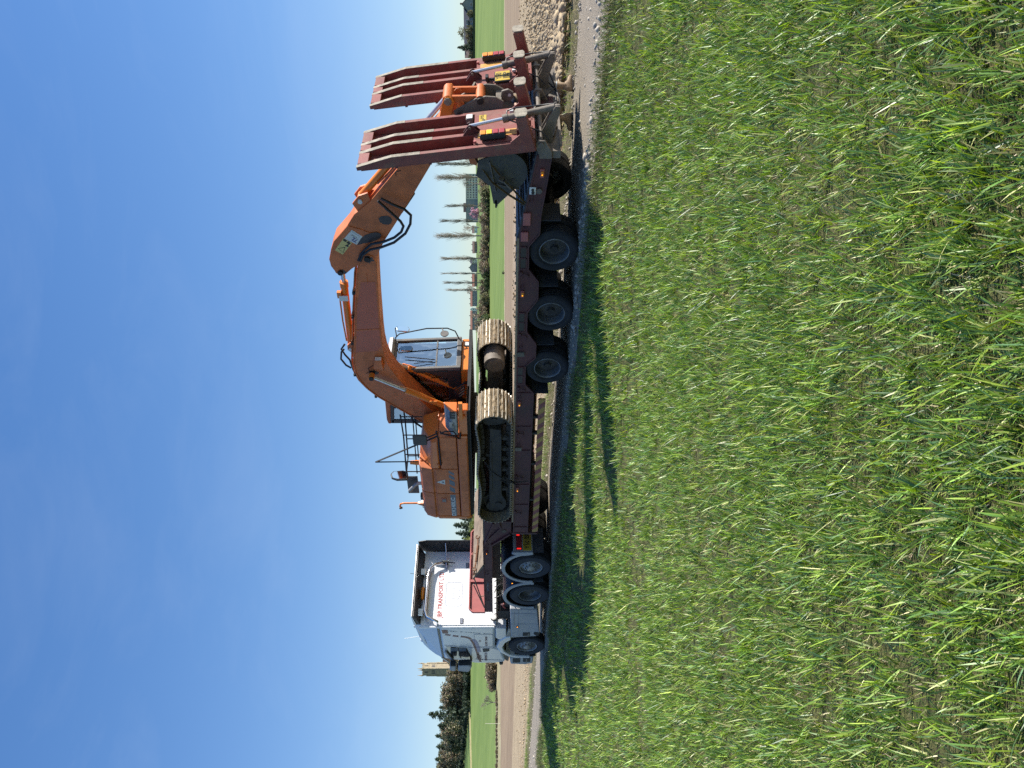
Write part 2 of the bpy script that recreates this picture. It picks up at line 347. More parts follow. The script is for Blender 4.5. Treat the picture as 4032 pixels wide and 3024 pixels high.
G_VERGE = ground_mat('verge_earth', ((.16, .15, .06), (.22, .18, .11), (.12, .11, .055)), 1.2, .8, 12, 20)
G_ROAD = ground_mat('worn_tarmac_lane', ((.27, .23, .175), (.35, .30, .23), (.2, .17, .135)), .6, .5, 40, 60)
G_STRIP = ground_mat('pale_dry_grass_bank', ((.33, .29, .16), (.4, .35, .2), (.22, .2, .1)), .4, .6, 3, 2)

def sheet(name, m, rows, smooth=True):
    """rows: list of equal-length lists of points"""
    n = len(rows[0]); vs = [p for r in rows for p in r]
    fs = [(i*n+k, i*n+k+1, (i+1)*n+k+1, (i+1)*n+k) for i in range(len(rows)-1) for k in range(n-1)]
    me = bpy.data.meshes.new(name); me.from_pydata(vs, [], fs); me.polygons.foreach_set('use_smooth', [smooth]*len(fs)); me.update()
    return put(name, me, m)

# lane: the verges wander a little
def near_edge(x): return -.47 - .16*math.exp(-((x-2.6)/2.2)**2) + .10*math.sin(x*.7) + .06*noise.noise((x*1.3, 2, 0))
def far_edge(x): return 2.92 + .10*noise.noise((x*.8, 9, 0)) + (.25 if x > 1 else 0) - .55*min(1, max(0, (-x-13)/12))
xs = sorted(set([round(-320+i*8, 3) for i in range(37)] + [round(-24+i*.25, 3) for i in range(137)] + [round(10.3+i*6, 3) for i in range(40)]))
rows = []
for t in range(9):
    r = []
    for x in xs:
        y = near_edge(x) + (far_edge(x)-near_edge(x))*t/8
        z = .03*math.sin(math.pi*t/8) + (.012*noise.noise((x*2.2, y*2.2, 0)) if 0 < t < 8 else -.03)
        r.append((x, y, z))
    rows.append(r)
struct(sheet('road', G_ROAD, rows))
# far verge bank
rows = []
for t, (o, h) in enumerate([(-.08, -.04), (.1, .0), (.35, .05), (.7, .07), (1.0, .03), (1.35, -.06)]):
    rows.append([(x, far_edge(x)+o+.1*noise.noise((x*.9, t, 3)), h+.04*noise.noise((x*2, o*3, 5)) + ground(x, far_edge(x)+o)) for x in xs])
struct(sheet('grass_verge', G_VERGE, rows))
# ploughed field beyond, from the verge to the field edge
def soil_end(u): return 140 + 83*min(1, max(0, (u-420)/480.0))
ucols = list(range(-1250, 1500, 50)) + list(range(1500, 3300, 14)) + list(range(3300, 9200, 200))
def soil_start(u):
    # where the ray meets the line y = far_edge + 1.2
    a = FWD.y + RGT.y*(u-1512)/FPX
    return (far_edge(-8)+1.15-CAM.y)/a
rows = []
NR = 130
for i in range(NR+1):
    r = []
    for u in ucols:
        d0 = soil_start(u); d1 = max(soil_end(u), d0+3); t = i/NR
        d = d0*(d1/d0)**(t)
        x, y = at(u, d); z = ground(x, y) - .02
        k = math.exp(-((d-d0)/9.0)) ; near = max(0, 1-(d-d0)/40)
        z += near*(.05*noise.noise((x*2.1, y*2.1, 1)) + .05*noise.noise((x*6, y*6, 4)))
        z += .11*k*(.3+abs(noise.noise((x*1.1, y*1.1, 8)))) * (1 if i else 0) * min(1, i/6)
        r.append((x, y, z))
    rows.append(r)
k0 = 62
struct(sheet('ploughed_field', G_SOIL, rows[:k0+1]))
struct(sheet('harrowed_field', G_SOIL2, rows[k0:]))
# green fields
def band(name, m, f0, f1, n=14, u0=-1250, u1=9000, du=75, rough=0.0):
    rows = []
    for i in range(n+1):
        r = []
        for u in range(u0, u1+1, du):
            d = f0(u)+(f1(u)-f0(u))*i/n; x, y = at(u, d); r.append((x, y, ground(x, y) + rough*noise.noise((x*.3, y*.3, 0))))
        rows.append(r)
    return struct(sheet(name, m, rows))
band('grass_bank', G_STRIP, lambda u: max(soil_end(u), soil_start(u)+3)-.5, lambda u: max(soil_end(u), soil_start(u)+3)+(10 if u < 600 else 1.5), 3, rough=.25)
band('green_field', G_GREEN, lambda u: max(soil_end(u), soil_start(u)+3)+(10 if u < 600 else 1.5), lambda u: 432 if u < 600 else (345 if u < 2450 else 430), 16)
band('upper_meadow', G_MEADOW, lambda u: 432 if u < 600 else (345 if u < 2450 else 430), lambda u: 3900, 40)
# crop field floor on the camera's side: it lies a little lower than the lane
def fieldz(x, y):
    t = min(1, max(0, (near_edge(x)-y)/3.6)); return -.44*t*t*(3-2*t)*.75 - .11*min(1, max(0, (near_edge(x)-y)/.6)) - .01
rows = []
ys = [0, -.15, -.35, -.6, -.9, -1.3] + [-1.8-.5*i for i in range(22)] + [-14, -18, -25, -40, -80, -200]
for yo in ys:
    r = []
    for x in xs:
        y = near_edge(x) + .05 + yo
        z = fieldz(x, y) + .02*noise.noise((x*1.5, y*1.5, 2)) + .012*noise.noise((x*5, y*5, 2))
        if yo == 0: z = -.035
        r.append((x, y, z))
    rows.append(r)
struct(sheet('crop_field', G_CROP, rows))

# ------------------------------------------------------------------ blades
def leaf_mat(name, rough=.4):
    m = bpy.data.materials.new(name); m.use_nodes = True; nt = m.node_tree; N = nt.nodes; b = N['Principled BSDF']
    at_ = N.new('ShaderNodeAttribute'); at_.attribute_name = 'tint'
    lnk(nt, at_.outputs['Color'], b.inputs['Base Color'])
    b.inputs['Roughness'].default_value = rough; b.inputs['Specular IOR Level'].default_value = .32
    tr = N.new('ShaderNodeBsdfTranslucent'); hs = N.new('ShaderNodeHueSaturation'); hs.inputs['Saturation'].default_value = 1.15; hs.inputs['Value'].default_value = 1.5
    hs.inputs['Hue'].default_value = .485
    lnk(nt, at_.outputs['Color'], hs.inputs['Color']); lnk(nt, hs.outputs[0], tr.inputs[0])
    mx = N.new('ShaderNodeMixShader'); mx.inputs[0].default_value = .27
    lnk(nt, b.outputs[0], mx.inputs[1]); lnk(nt, tr.outputs[0], mx.inputs[2]); lnk(nt, mx.outputs[0], N['Material Output'].inputs[0])
    return m
M['blade'] = leaf_mat('grass_blade', .38)
M['leaf'] = leaf_mat('tree_leaf', .6)

def blades(name, m, base, length, width, lean, ldir, curl, tint, seg=3):
    """base Nx3; one ribbon each, bending over in direction ldir"""
    n = len(base); dirv = np.stack([np.cos(ldir), np.sin(ldir), np.zeros(n)], 1)
    tw = ldir + RNG.uniform(.5, 2.6, n); side = np.stack([np.cos(tw), np.sin(tw), np.zeros(n)], 1)
    pts = [base]; p = base.copy(); ang = lean.copy(); st = length/seg
    for i in range(seg):
        ang = ang + curl/seg
        p = p + (dirv*np.sin(ang)[:, None] + np.array([0, 0, 1.])*np.cos(ang)[:, None])*st[:, None]
        pts.append(p.copy())
    prof = np.linspace(0, 1, seg+1); wv = np.interp(prof, [0, .35, .75, 1], [.6, 1, .7, 0])
    vs = []
    for i in range(seg):
        vs.append(pts[i]-side*(width*wv[i]/2)[:, None]); vs.append(pts[i]+side*(width*wv[i]/2)[:, None])
    vs.append(pts[seg]); K = 2*seg+1
    V = np.stack(vs, 1).reshape(-1, 3).astype(np.float32)
    o = (np.arange(n)*K)[:, None]
    quads = [np.concatenate([o+2*i, o+2*i+1, o+2*i+3, o+2*i+2], 1) for i in range(seg-1)]
    tri = np.concatenate([o+2*seg-2, o+2*seg-1, o+2*seg], 1)
    li = np.concatenate([np.concatenate(quads, 1), tri], 1).ravel().astype(np.int32)
    per = np.array([4]*(seg-1)+[3], np.int32); tot = np.tile(per, n)
    start = np.concatenate([[0], np.cumsum(tot)[:-1]]).astype(np.int32)
    me = bpy.data.meshes.new(name); me.vertices.add(len(V)); me.vertices.foreach_set('co', V.ravel())
    me.loops.add(len(li)); me.loops.foreach_set('vertex_index', li)
    me.polygons.add(len(tot)); me.polygons.foreach_set('loop_start', start); me.polygons.foreach_set('use_smooth', np.ones(len(tot), bool))
    me.update(calc_edges=True)
    ca = me.color_attributes.new('tint', 'FLOAT_COLOR', 'POINT')
    c4 = np.concatenate([tint, np.ones((n, 1))], 1).astype(np.float32)
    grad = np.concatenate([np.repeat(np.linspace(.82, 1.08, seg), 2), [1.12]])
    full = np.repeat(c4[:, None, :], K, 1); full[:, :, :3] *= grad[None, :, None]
    ca.data.foreach_set('color', full.reshape(-1, 4).ravel())
    return put(name, me, m)

def fz(x, y):
    e = np.interp(x, XS_T, NE_T)-y; t = np.clip(e/3.6, 0, 1)
    return -.33*t*t*(3-2*t)-.11*np.clip(e/.6, 0, 1)-.01
def nz(a, b, s, seed=0):
    """cheap smooth value noise on arrays"""
    def h(i, j): return np.modf(np.abs(np.sin(i*127.1+j*311.7+seed*17.3)*43758.5453))[0]
    x, y = a*s, b*s; xi, yi = np.floor(x), np.floor(y); xf, yf = x-xi, y-yi
    xf = xf*xf*(3-2*xf); yf = yf*yf*(3-2*yf)
    return (h(xi, yi)*(1-xf)+h(xi+1, yi)*xf)*(1-yf)+(h(xi, yi+1)*(1-xf)+h(xi+1, yi+1)*xf)*yf
near_edge_np = np.interp
XS_T = np.array(xs); NE_T = np.array([near_edge(x) for x in xs]); FE_T = np.array([far_edge(x) for x in xs])

def scatter(dens, dmin, dmax, marg=1.6, ymax=-.12):
    """random points on the crop floor inside a generous wedge in front of the camera"""
    half = .52; out = []
    wmax = dmax*half+marg; n = int(dens*(dmax-dmin)*2*wmax)
    d = RNG.uniform(dmin, dmax, n); r = RNG.uniform(-wmax, wmax, n)
    ok = np.abs(r) < d*half+marg; d, r = d[ok], r[ok]
    x = CAM.x+FWD.x*d+RGT.x*r; y = CAM.y+FWD.y*d+RGT.y*r
    ok = y < np.interp(x, XS_T, NE_T)+ymax
    return x[ok], y[ok], d[ok]
def pick(cols, wts, n):
    c = np.array(cols)[RNG.choice(len(cols), n, p=np.array(wts)/sum(wts))]
    return c*RNG.uniform(.6, 1.4, (n, 1))*RNG.uniform(.93, 1.07, (n, 3))
CROP = [(.195, .31, .05), (.13, .235, .055), (.29, .40, .06), (.115, .205, .09), (.47, .49, .20)]
DRY = [(.44, .38, .19), (.30, .33, .09), (.21, .28, .06), (.60, .53, .34), (.14, .21, .045)]
def crop(name, dens, d0, d1, wsc, seg, hs=1.0, per=7):
    """tufts: each plant sends several blades out of one foot"""
    x, y, d = scatter(dens/per, d0, d1)
    gap = nz(x, y, 1.1, 3)*.6+nz(x, y, 3.2, 5)*.4
    keep = RNG.uniform(0, 1, len(x)) < np.clip((gap+.15)*1.6, .35, 1); x, y, gap = x[keep], y[keep], gap[keep]
    cnt = RNG.integers(3, 2*per-2, len(x)); th = RNG.uniform(.7, 1.25, len(x))*(.85+.3*gap)
    bias = math.atan2(RGT.y, RGT.x)+.25; td = bias+RNG.normal(0, 1.2, len(x)); tl = np.abs(RNG.normal(.22, .16, len(x))); tv = RNG.uniform(.72, 1.28, len(x))
    x, y, th, td, tl, tv = (np.repeat(a, cnt) for a in (x, y, th, td, tl, tv)); n = len(x)
    a = RNG.uniform(0, 6.28, n); x = x+np.cos(a)*RNG.uniform(0, .02, n)*wsc; y = y+np.sin(a)*RNG.uniform(0, .02, n)*wsc
    fan = np.abs(RNG.normal(.42, .3, n)); vx = tl*np.cos(td)+fan*np.cos(a); vy = tl*np.sin(td)+fan*np.sin(a)
    b = np.stack([x, y, fz(x, y)-.015], 1)
    L = (RNG.gamma(7, .0138, n)*th*hs).clip(.03, .22); edge = np.interp(x, XS_T, NE_T)-y; L *= np.clip(.5+edge*.5, .55, 1)
    W = RNG.uniform(.0046, .0098, n)*wsc
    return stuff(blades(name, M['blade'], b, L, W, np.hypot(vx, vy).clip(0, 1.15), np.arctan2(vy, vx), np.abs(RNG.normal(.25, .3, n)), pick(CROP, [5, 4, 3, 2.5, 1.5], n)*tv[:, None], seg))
def under(name, dens, d0, d1, wsc):
    x, y, d = scatter(dens, d0, d1); n = len(x)
    b = np.stack([x, y, fz(x, y)-.012], 1); L = RNG.uniform(.02, .085, n); W = RNG.uniform(.003, .007, n)*wsc
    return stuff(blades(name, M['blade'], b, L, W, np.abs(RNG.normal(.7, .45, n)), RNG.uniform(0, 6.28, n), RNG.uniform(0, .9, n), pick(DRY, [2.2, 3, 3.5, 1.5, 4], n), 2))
crop('crop_grass', 3300, 1.9, 6.0, 1.0, 4)
crop('crop_grass', 2100, 6.0, 10, 1.1, 3)
crop('crop_grass', 1000, 10, 15, 1.5, 3, 1.1)
crop('crop_grass', 400, 15, 27, 2.2, 2, 1.15)
under('undergrowth', 3200, 1.9, 5.2, 1.1)
under('undergrowth', 1300, 5.2, 9, 1.4)
under('undergrowth', 380, 9, 15, 1.8)
# dull grass along the lane edge and tufts on the far verge
def edge_grass(name, n, x0, x1, f, cols, wts, lmin, lmax, wsc, clump):
    x = RNG.uniform(x0, x1, n); y = f(x)
    keep = RNG.uniform(0, 1, n) < np.clip((nz(x, y, clump, 9)-.32)*3, .03, 1); x, y = x[keep], y[keep]; n = len(x)
    b = np.stack([x, y, np.where(y < 0, fz(x, y), -.01)], 1)
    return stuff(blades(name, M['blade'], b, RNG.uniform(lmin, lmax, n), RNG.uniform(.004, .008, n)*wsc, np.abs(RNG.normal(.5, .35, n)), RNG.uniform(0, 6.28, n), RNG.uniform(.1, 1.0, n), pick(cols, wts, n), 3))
VG = [(.13, .18, .05), (.17, .17, .08), (.25, .22, .12), (.09, .14, .04)]
edge_grass('roadside_grass', 26000, -24, 7, lambda x: np.interp(x, XS_T, NE_T)-np.abs(RNG.normal(.12, .3, len(x)))+.03, VG, [3, 3, 2, 3], .05, .17, 1.3, 1.2)
edge_grass('verge_grass', 30000, -40, 7, lambda x: np.interp(x, XS_T, FE_T)+RNG.normal(.62, .24, len(x)), [(.16, .24, .05), (.2, .24, .08), (.3, .28, .13), (.12, .2, .04)], [4, 3, 2, 3], .06, .24, 1.8, .55)
# clods, stones
def rocks(name, m, pos, size, flat=.7, detail=1):
    bm = bmesh.new(); bmesh.ops.create_icosphere(bm, subdivisions=detail, radius=1)
    bv = np.array([v.co for v in bm.verts]); bf = np.array([[v.index for v in f.verts] for f in bm.faces]); bm.free()
    n = len(pos); K = len(bv)
    V = bv[None]*(1+RNG.normal(0, .22, (n, K, 1)))*RNG.uniform(.6, 1.35, (n, 1, 3))
    a = RNG.uniform(0, 6.28, n); ca, sa = np.cos(a)[:, None], np.sin(a)[:, None]
    X = V[:, :, 0]*ca-V[:, :, 1]*sa; Y = V[:, :, 0]*sa+V[:, :, 1]*ca
    V = np.stack([X, Y, V[:, :, 2]*flat], 2)*size[:, None, None]+pos[:, None, :]
    Fc = (bf[None]+(np.arange(n)*K)[:, None, None]).reshape(-1, 3)
    me = bpy.data.meshes.new(name); me.vertices.add(n*K); me.vertices.foreach_set('co', V.astype(np.float32).ravel())
    me.loops.add(Fc.size); me.loops.foreach_set('vertex_index', Fc.astype(np.int32).ravel())
    me.polygons.add(len(Fc)); me.polygons.foreach_set('loop_start', np.arange(0, Fc.size, 3, dtype=np.int32)); me.update(calc_edges=True)
    return stuff(put(name, me, m))
M['clod'] = mat('dry_soil_clod', (.37, .285, .175), .97, 0, .35, 3, (.23, .165, .11), .35, 2, .5, 20)
M['grit'] = mat('road_grit', (.38, .34, .28), .95, 0, .45, 6)
pp, ss = [], []
while len(pp) < 14000:
    u = random.uniform(-900, 3500) if random.random() < .38 else random.uniform(2200, 3300)
    d0 = soil_start(u); e = random.expovariate(1/9.0)
    if e > 45: continue
    d = d0+e-.3; x, y = at(u, d)
    big = 1.0 if e < 3.5 else .7
    s = min(.13, .016+random.gammavariate(1.5, .019))*big*(1 if u > 2100 else .6)
    pp.append((x, y, ground(x, y)+.05+s*.2+(.10*math.exp(-e/6)))); ss.append(s)
rocks('soil_clods', M['clod'], np.array(pp), np.array(ss), .75)
x = np.concatenate([RNG.uniform(-3, 7, 1500), RNG.uniform(-30, 7, 1200)]); t = RNG.uniform(0, 1, len(x))
t = np.where(RNG.uniform(0, 1, len(x)) < .6, np.where(RNG.uniform(0, 1, len(x)) < .5, t*.2, 1-t*.22), t)
y = np.interp(x, XS_T, NE_T)+(np.interp(x, XS_T, FE_T)-np.interp(x, XS_T, NE_T))*t
rocks('road_grit', M['grit'], np.stack([x, y, .02+0*x], 1), RNG.gamma(1.8, .008, len(x)).clip(.004, .05), .7)
# ================================================================== LOW LOADER TRAILER  (near side y=0, far side y=TW)
TW = 2.65
def striped(name, a, b, per, ang=45, dirt=.35):
    m = mat(name, a, .5, 0, .1, 4, DUST, dirt, 4); nt = m.node_tree; N = nt.nodes; bs = N['Principled BSDF']
    tc = N.new('ShaderNodeTexCoord'); sp = N.new('ShaderNodeSeparateXYZ'); lnk(nt, tc.outputs['Object'], sp.inputs[0])
    ad = N.new('ShaderNodeMath'); ad.operation = 'ADD'; lnk(nt, sp.outputs[0], ad.inputs[0]); lnk(nt, sp.outputs[2], ad.inputs[1])
    md = N.new('ShaderNodeMath'); md.operation = 'FLOORED_MODULO'; md.inputs[1].default_value = per; lnk(nt, ad.outputs[0], md.inputs[0])
    gt = N.new('ShaderNodeMath'); gt.operation = 'GREATER_THAN'; gt.inputs[1].default_value = per/2; lnk(nt, md.outputs[0], gt.inputs[0])
    old = bs.inputs['Base Color'].links[0].from_socket; mx = N.new('ShaderNodeMix'); mx.data_type = 'RGBA'
    mu = N.new('ShaderNodeMix'); mu.data_type = 'RGBA'; mu.inputs[0].default_value = .3; mu.inputs[6].default_value = (*b, 1); lnk(nt, old, mu.inputs[7])
    lnk(nt, gt.outputs[0], mx.inputs[0]); lnk(nt, old, mx.inputs[6]); lnk(nt, mu.outputs[2], mx.inputs[7]); lnk(nt, mx.outputs[2], bs.inputs['Base Color'])
    return m
M['chevron'] = striped('red_yellow_chevrons', (.24, .05, .05), (.50, .34, .06), .30)

T = thing('low_loader_trailer', 'maroon three-axle low loader trailer carrying the orange excavator', 'trailer', (-3, 1.3, 0))
# deck
MB().box(-7.74, .30, .0, TW, .992, 1.028).build('deck', M['deckdirt'], T)
random.seed(5)
g = MB()
for i in range(90):
    x = random.uniform(-2.9, .3); y = random.choice([random.uniform(.01, .2), random.uniform(.01, 2.5)]); s = random.uniform(.008, .024)
    g.cbox((x, y, 1.03+s*.35), (s*1.6, s*1.4, s))
stuff(g.build('deck_debris', M['mud'], T))
# side raves: outline with wheel cut-outs, on both sides
low = [(-8.23, .655), (-3.36, .655), (-3.12, .825), (-2.62, .83), (-2.40, .648), (-2.05, .65), (-1.75, .825), (-1.29, .825), (-1.0, .652), (-.6, .655), (-.34, .828), (.14, .835), (.38, .668), (.73, .66), (1.14, .61), (1.80, .535)]
upp = [(1.80, .745), (.36, .985), (-8.23, .985)]
for side in (0, 1):
    y0, y1 = (.012, .045) if side == 0 else (TW-.045, TW-.012)
    rv = MB().prism(low+upp, y0, y1).build('side_rave', M['maroon_d'], T, .004, 1)
    out = -1 if side == 0 else 1; ye = 0.0 if side == 0 else TW
    lip = MB()
    for a, b in zip(low[:-1], low[1:]):
        lip.bar((a[0], ye+.022*-out, a[1]), (b[0], ye+.022*-out, b[1]), .05, .022)
    lip.bar((-8.23, ye+.02*-out, .978), (.36, ye+.02*-out, .978), .045, .024)
    lip.bar((.36, ye+.02*-out, .978), (1.80, ye+.02*-out, .742), .045, .024)
    lip.build('edge_flange', M['maroon_d'], rv)
    for x in (-7.95, -7.05, -6.30, -5.12, -4.35, -3.36):
        MB().box(x-.012, x+.012, ye-.004 if side == 0 else ye-.03, ye+.03 if side == 0 else ye+.004, .67, .965).build('stiffener_rib', M['maroon_d'], rv)
    if side == 0:
        for cx in (-2.87, -1.52, -.10):
            fr = MB()
            for dx in (-.22, 0, .22): fr.box(cx+dx-.012, cx+dx+.012, -.006, .03, .855, .965)
            fr.box(cx-.22, cx+.22, -.006, .03, .85, .872)
            fr.build('pocket_frame', M['maroon_d'], rv)
            pk = MB(); pk.box(cx-.205, cx-.015, .002, .011, .875, .96); pk.box(cx+.015, cx+.205, .002, .011, .875, .96)
            pk.build('pocket', M['black'], rv)
# beavertail surface and chassis beams
MB().prism([(.30, .99), (.30, 1.026), (1.86, .765), (1.86, .735)], .01, TW-.01).build('beavertail', M['beaver'], T)
bt = MB()
for i in range(7):
    x = .5+i*.2; z = 1.026-(x-.30)*.1673; bt.bar((x, .05, z+.006), (x, TW-.05, z+.006), .04, .02)
bt.build('beavertail_cleat', M['beaver'], T)
ch = MB()
for y in (.72, 1.80):
    ch.prism([(-8.2, .56), (1.0, .56), (1.75, .48), (1.75, .70), (.9, .82), (-8.2, .95)], y, y+.14)
for x in (-7.4, -6.2, -5.0, -3.9, -2.05, -.68, .75): ch.box(x-.05, x+.05, .05, TW-.05, .72, .96)
ch.build('chassis_beam', M['darksteel'], T)
for x in (-6.9, -5.6, -4.6, -4.1): MB().box(x-.03, x+.03, .03, .10, .44, .68).build('guard_bracket', M['darksteel'], T)
MB().box(-8.13, -3.52, -.008, .03, .412, .545).build('side_guard', M['chevron'], T, .004, 1)
MB().box(-8.13, -3.52, TW-.03, TW+.008, .412, .545).build('side_guard', M['chevron'], T, .004, 1)
# wheels
def tyre_mesh(R, rr, w, name, n=40):
    b = MB(); h = w/2
    prof = [(-h*.82, rr), (-h*.98, rr+(R-rr)*.3), (-h, rr+(R-rr)*.55), (-h*.9, R*.955), (-h*.74, R*.992), (-h*.70, R), (-h*.46, R), (-h*.44, R*.978), (-h*.38, R*.978), (-h*.36, R), (-.03*h, R), (0, R*.978), (.05*h, R*.978), (.08*h, R), (h*.36, R), (h*.38, R*.978), (h*.44, R*.978), (h*.46, R), (h*.70, R), (h*.9, R*.955), (h, rr+(R-rr)*.55), (h*.98, rr+(R-rr)*.3), (h*.82, rr)]
    b.lathe(prof, (0, 0, 0), 'y', n); b.lathe([(-h*.965, rr+(R-rr)*.22), (-h*1.01, rr+(R-rr)*.25), (-h*.975, rr+(R-rr)*.29)], (0, 0, 0), 'y', n)
    return b.mesh(name)
def rim_mesh(rr, dish, holes, w, name, n=36):
    """dished disc facing -y; dish = how far the disc sits inside the lip"""
    b = MB(); h = w/2*.84
    b.lathe([(-h, rr*1.02), (-h-.012, rr*.985), (-h-.004, rr*.94), (-h+.03, rr*.9), (-h+dish*.65, rr*.86), (-h+dish, rr*.80)], (0, 0, 0), 'y', n)
    b.lathe([(-h+dish, rr*.82), (-h+dish-.012, rr*.6), (-h+dish-.03, rr*.36), (-h+dish-.03, .0)], (0, 0, 0), 'y', n)
    b.lathe([(h, rr*1.02), (h, rr*.9), (h-.06, rr*.85)], (0, 0, 0), 'y', n)
    return b.mesh(name)
def hole_mesh(rr, dish, holes, w, name):
    b = MB(); h = w/2*.84; y = -h+dish-.016
    for k in range(holes):
        a = 2*math.pi*(k+.3)/holes; c = (math.cos(a)*rr*.66, math.sin(a)*rr*.66)
        b.add([(c[0]+math.cos(t)*rr*.10, y-.004, c[1]+math.sin(t)*rr*.085) for t in [i*math.pi/5 for i in range(10)]], [tuple(range(10))])
    return b.mesh(name)
def hub_mesh(r, y0, y1, name, nuts=0, rn=0):
    b = MB(); b.lathe([(y0, r), (y1+.015, r*.94), (y1, r*.8), (y1, 0)], (0, 0, 0), 'y', 20)
    for k in range(nuts):
        a = 2*math.pi*k/nuts; b.cyl((math.cos(a)*rn, y0+.01, math.sin(a)*rn), (math.cos(a)*rn, y0-.035, math.sin(a)*rn), .017, 6, smooth=False)
    return b.mesh(name)
TR, TRR = .408, .25
tm = tyre_mesh(TR, TRR, .25, 'trailer_tyre'); tm.materials.append(M['rubber'])
rm = rim_mesh(TRR, .135, 6, .25, 'trailer_rim'); rm.materials.append(M['rim'])
hm = hole_mesh(TRR, .135, 6, .25, 'hand_hole'); hm.materials.append(M['black'])
um = hub_mesh(.075, .03, -.045, 'hub_cap', 6, .105); um.materials.append(M['rimdark'])
# the disc inside the dished rim is dark with dust: reuse the hub colour
dm = MB().lathe([(-.105+.13, TRR*.815), (-.105+.115, TRR*.6), (-.105+.10, TRR*.38), (-.105+.10, 0)], (0, 0, 0), 'y', 30).mesh('rim_disc'); dm.materials.append(M['rimdark'])
for i in range(3):
    for near in (1, 0):
        for inner in (0, 1):
            yc = (.16 if not inner else .45) if near else (TW-.16 if not inner else TW-.45)
            wh = put('wheel', tm, None, T, loc=(-1.36*i, yc, TR))
            if inner: continue
            for nm, me in (('rim', rm), ('rim_disc', dm), ('hand_hole', hm), ('hub', um)):
                o = put(nm, me, None, wh)
                if not near: o.rotation_euler = (0, 0, math.pi)
            wh.rotation_euler = (0, .5*i+.2, 0)
    ax = MB(); ax.cyl((-1.36*i, .1, TR), (-1.36*i, TW-.1, TR), .065, 12); ax.bar((-1.36*i-.45, .78, .50), (-1.36*i+.3, .78, .43), .08, .09); ax.bar((-1.36*i-.45, 1.87, .50), (-1.36*i+.3, 1.87, .43), .08, .09)
    ax.build('axle', M['darksteel'], T)
fl = [(.60, .33), (-.74, .31), (-2.12, .31), (-3.42, .36)]
for x, z in fl:
    for y in (.06, TW-.53):
        f = MB(); f.box(x-.006, x+.006, y, y+.47, z, .68); f.build('mudflap', M['rubber_side'], T)
# lashing rings, hooks, tags and marker lamps along the near rave
for x in (-.48, -1.88, -3.28, -4.60, -6.05, -7.38):
    b = MB(); b.box(x-.01, x+.10, -.02, .012, .925, .968)
    b.arc((x+.0, -.022, .88), .062, .011, math.pi*.6, -math.pi*.62, 'y', 12, 6); b.bar((x-.02, -.022, .938), (x+.03, -.022, .945), .02, .02)
    b.build('lashing_ring', M['maroon_d'], T)
for x in (-.72, -2.12, -3.48, -4.92, -6.35, .52, 1.0):
    z = .915 if x < .4 else .985-(x-.36)*.167-.07
    b = MB(); b.tube([(x, .01, z+.03), (x, -.03, z+.03), (x, -.035, z-.02), (x+.035, -.03, z-.025), (x+.04, -.025, z+.0)], .008, 6); b.build('rope_hook', M['maroon_d'], T)
for x in (-2.30, -5.05): MB().box(x-.05, x+.05, -.02, .012, .85, .985).build('outrigger_tongue', M['duststeel'], T)
MB().box(.56, .79, -.025, .012, .815, .935).build('outrigger_end', M['red_board'], T, .006, 1)
MB().box(.25, .43, -.025, .012, .845, .965).build('outrigger_end', M['red_board'], T, .006, 1)
def marker(x, z, y=0.0, tilt=0, sx=.07):
    b = MB().box(x-sx, x+sx, y-.018, y+.012, z-.032, z+.032).build('marker_lamp', M['red_board'], T, .004, 1)
    MB().box(x-sx*.6, x+sx*.6, y-.034, y-.019, z-.022, z+.022).build('lamp_lens', M['amber'], b, .004, 1)
    MB().cyl((x-.012, y-.0345, z), (x-.012, y-.037, z), .008, 10).build('lamp_glow', M['amber_lit'], b)
for x, z in ((-.86, .915), (-3.66, .92), (-6.47, .915), (1.50, .665)): marker(x, z)
b = MB().cbox((1.20, -.012, .80), (.13, .02, .10)).build('control_plate', M['offwhite'], T, .01, 2); MB().cyl((1.22, -.023, .80), (1.22, -.035, .80), .022, 12).build('control_knob', M['ink'], b); MB().cyl((1.17, -.023, .795), (1.17, -.03, .795), .026, 12).build('control_knob', M['ink'], b)
MB().cyl((1.19, .0, .70), (1.19, -.02, .70), .045, 16).build('round_cap', M['duststeel'], T)
# gooseneck
nk = MB().prism([(-8.73, 1.49), (-8.52, 1.25), (-8.235, 1.03), (-7.76, 1.03), (-7.76, 1.66), (-8.73, 1.66)], .03, TW-.03).build('neck_riser', M['maroon_d'], T, .006, 1)
b = MB(); b.bar((-8.66, .02, 1.655), (-7.80, .02, 1.445), .05, .05); b.bar((-8.72, .015, 1.50), (-8.235, .015, 1.06), .06, .04); b.bar((-8.55, .02, 1.62), (-8.0, .02, 1.28), .05, .035); b.bar((-8.0, .02, 1.28), (-7.77, .02, 1.33), .05, .035)
b.build('neck_flange', M['maroon_d'], nk)
MB().cyl((-8.14, .032, 1.20), (-8.14, .018, 1.20), .055, 18).build('neck_hole', M['black'], nk)
fp_ = MB().box(-8.24, -8.19, .0, TW, .42, 1.02).build('front_cross_plate', M['maroon_d'], T)
nb = MB(); nb.box(-12.02, -8.70, .02, .10, 1.505, 1.69); nb.box(-12.02, -8.70, TW-.10, TW-.02, 1.505, 1.69); nb.box(-12.02, -11.92, .10, TW-.10, 1.505, 1.69)
nb.box(-9.9, -8.74, .10, TW-.10, 1.60, 1.685); nb = nb.build('gooseneck', M['maroon_d'], T, .005, 1)
b = MB(); b.box(-12.03, -8.66, .0, .12, 1.688, 1.708); b.box(-12.03, -8.66, .0, .12, 1.49, 1.508); b.build('neck_flange', M['maroon_d'], nb)
MB().box(-11.6, -9.0, .8, 1.85, 1.28, 1.5).build('kingpin_plate', M['darksteel'], T)
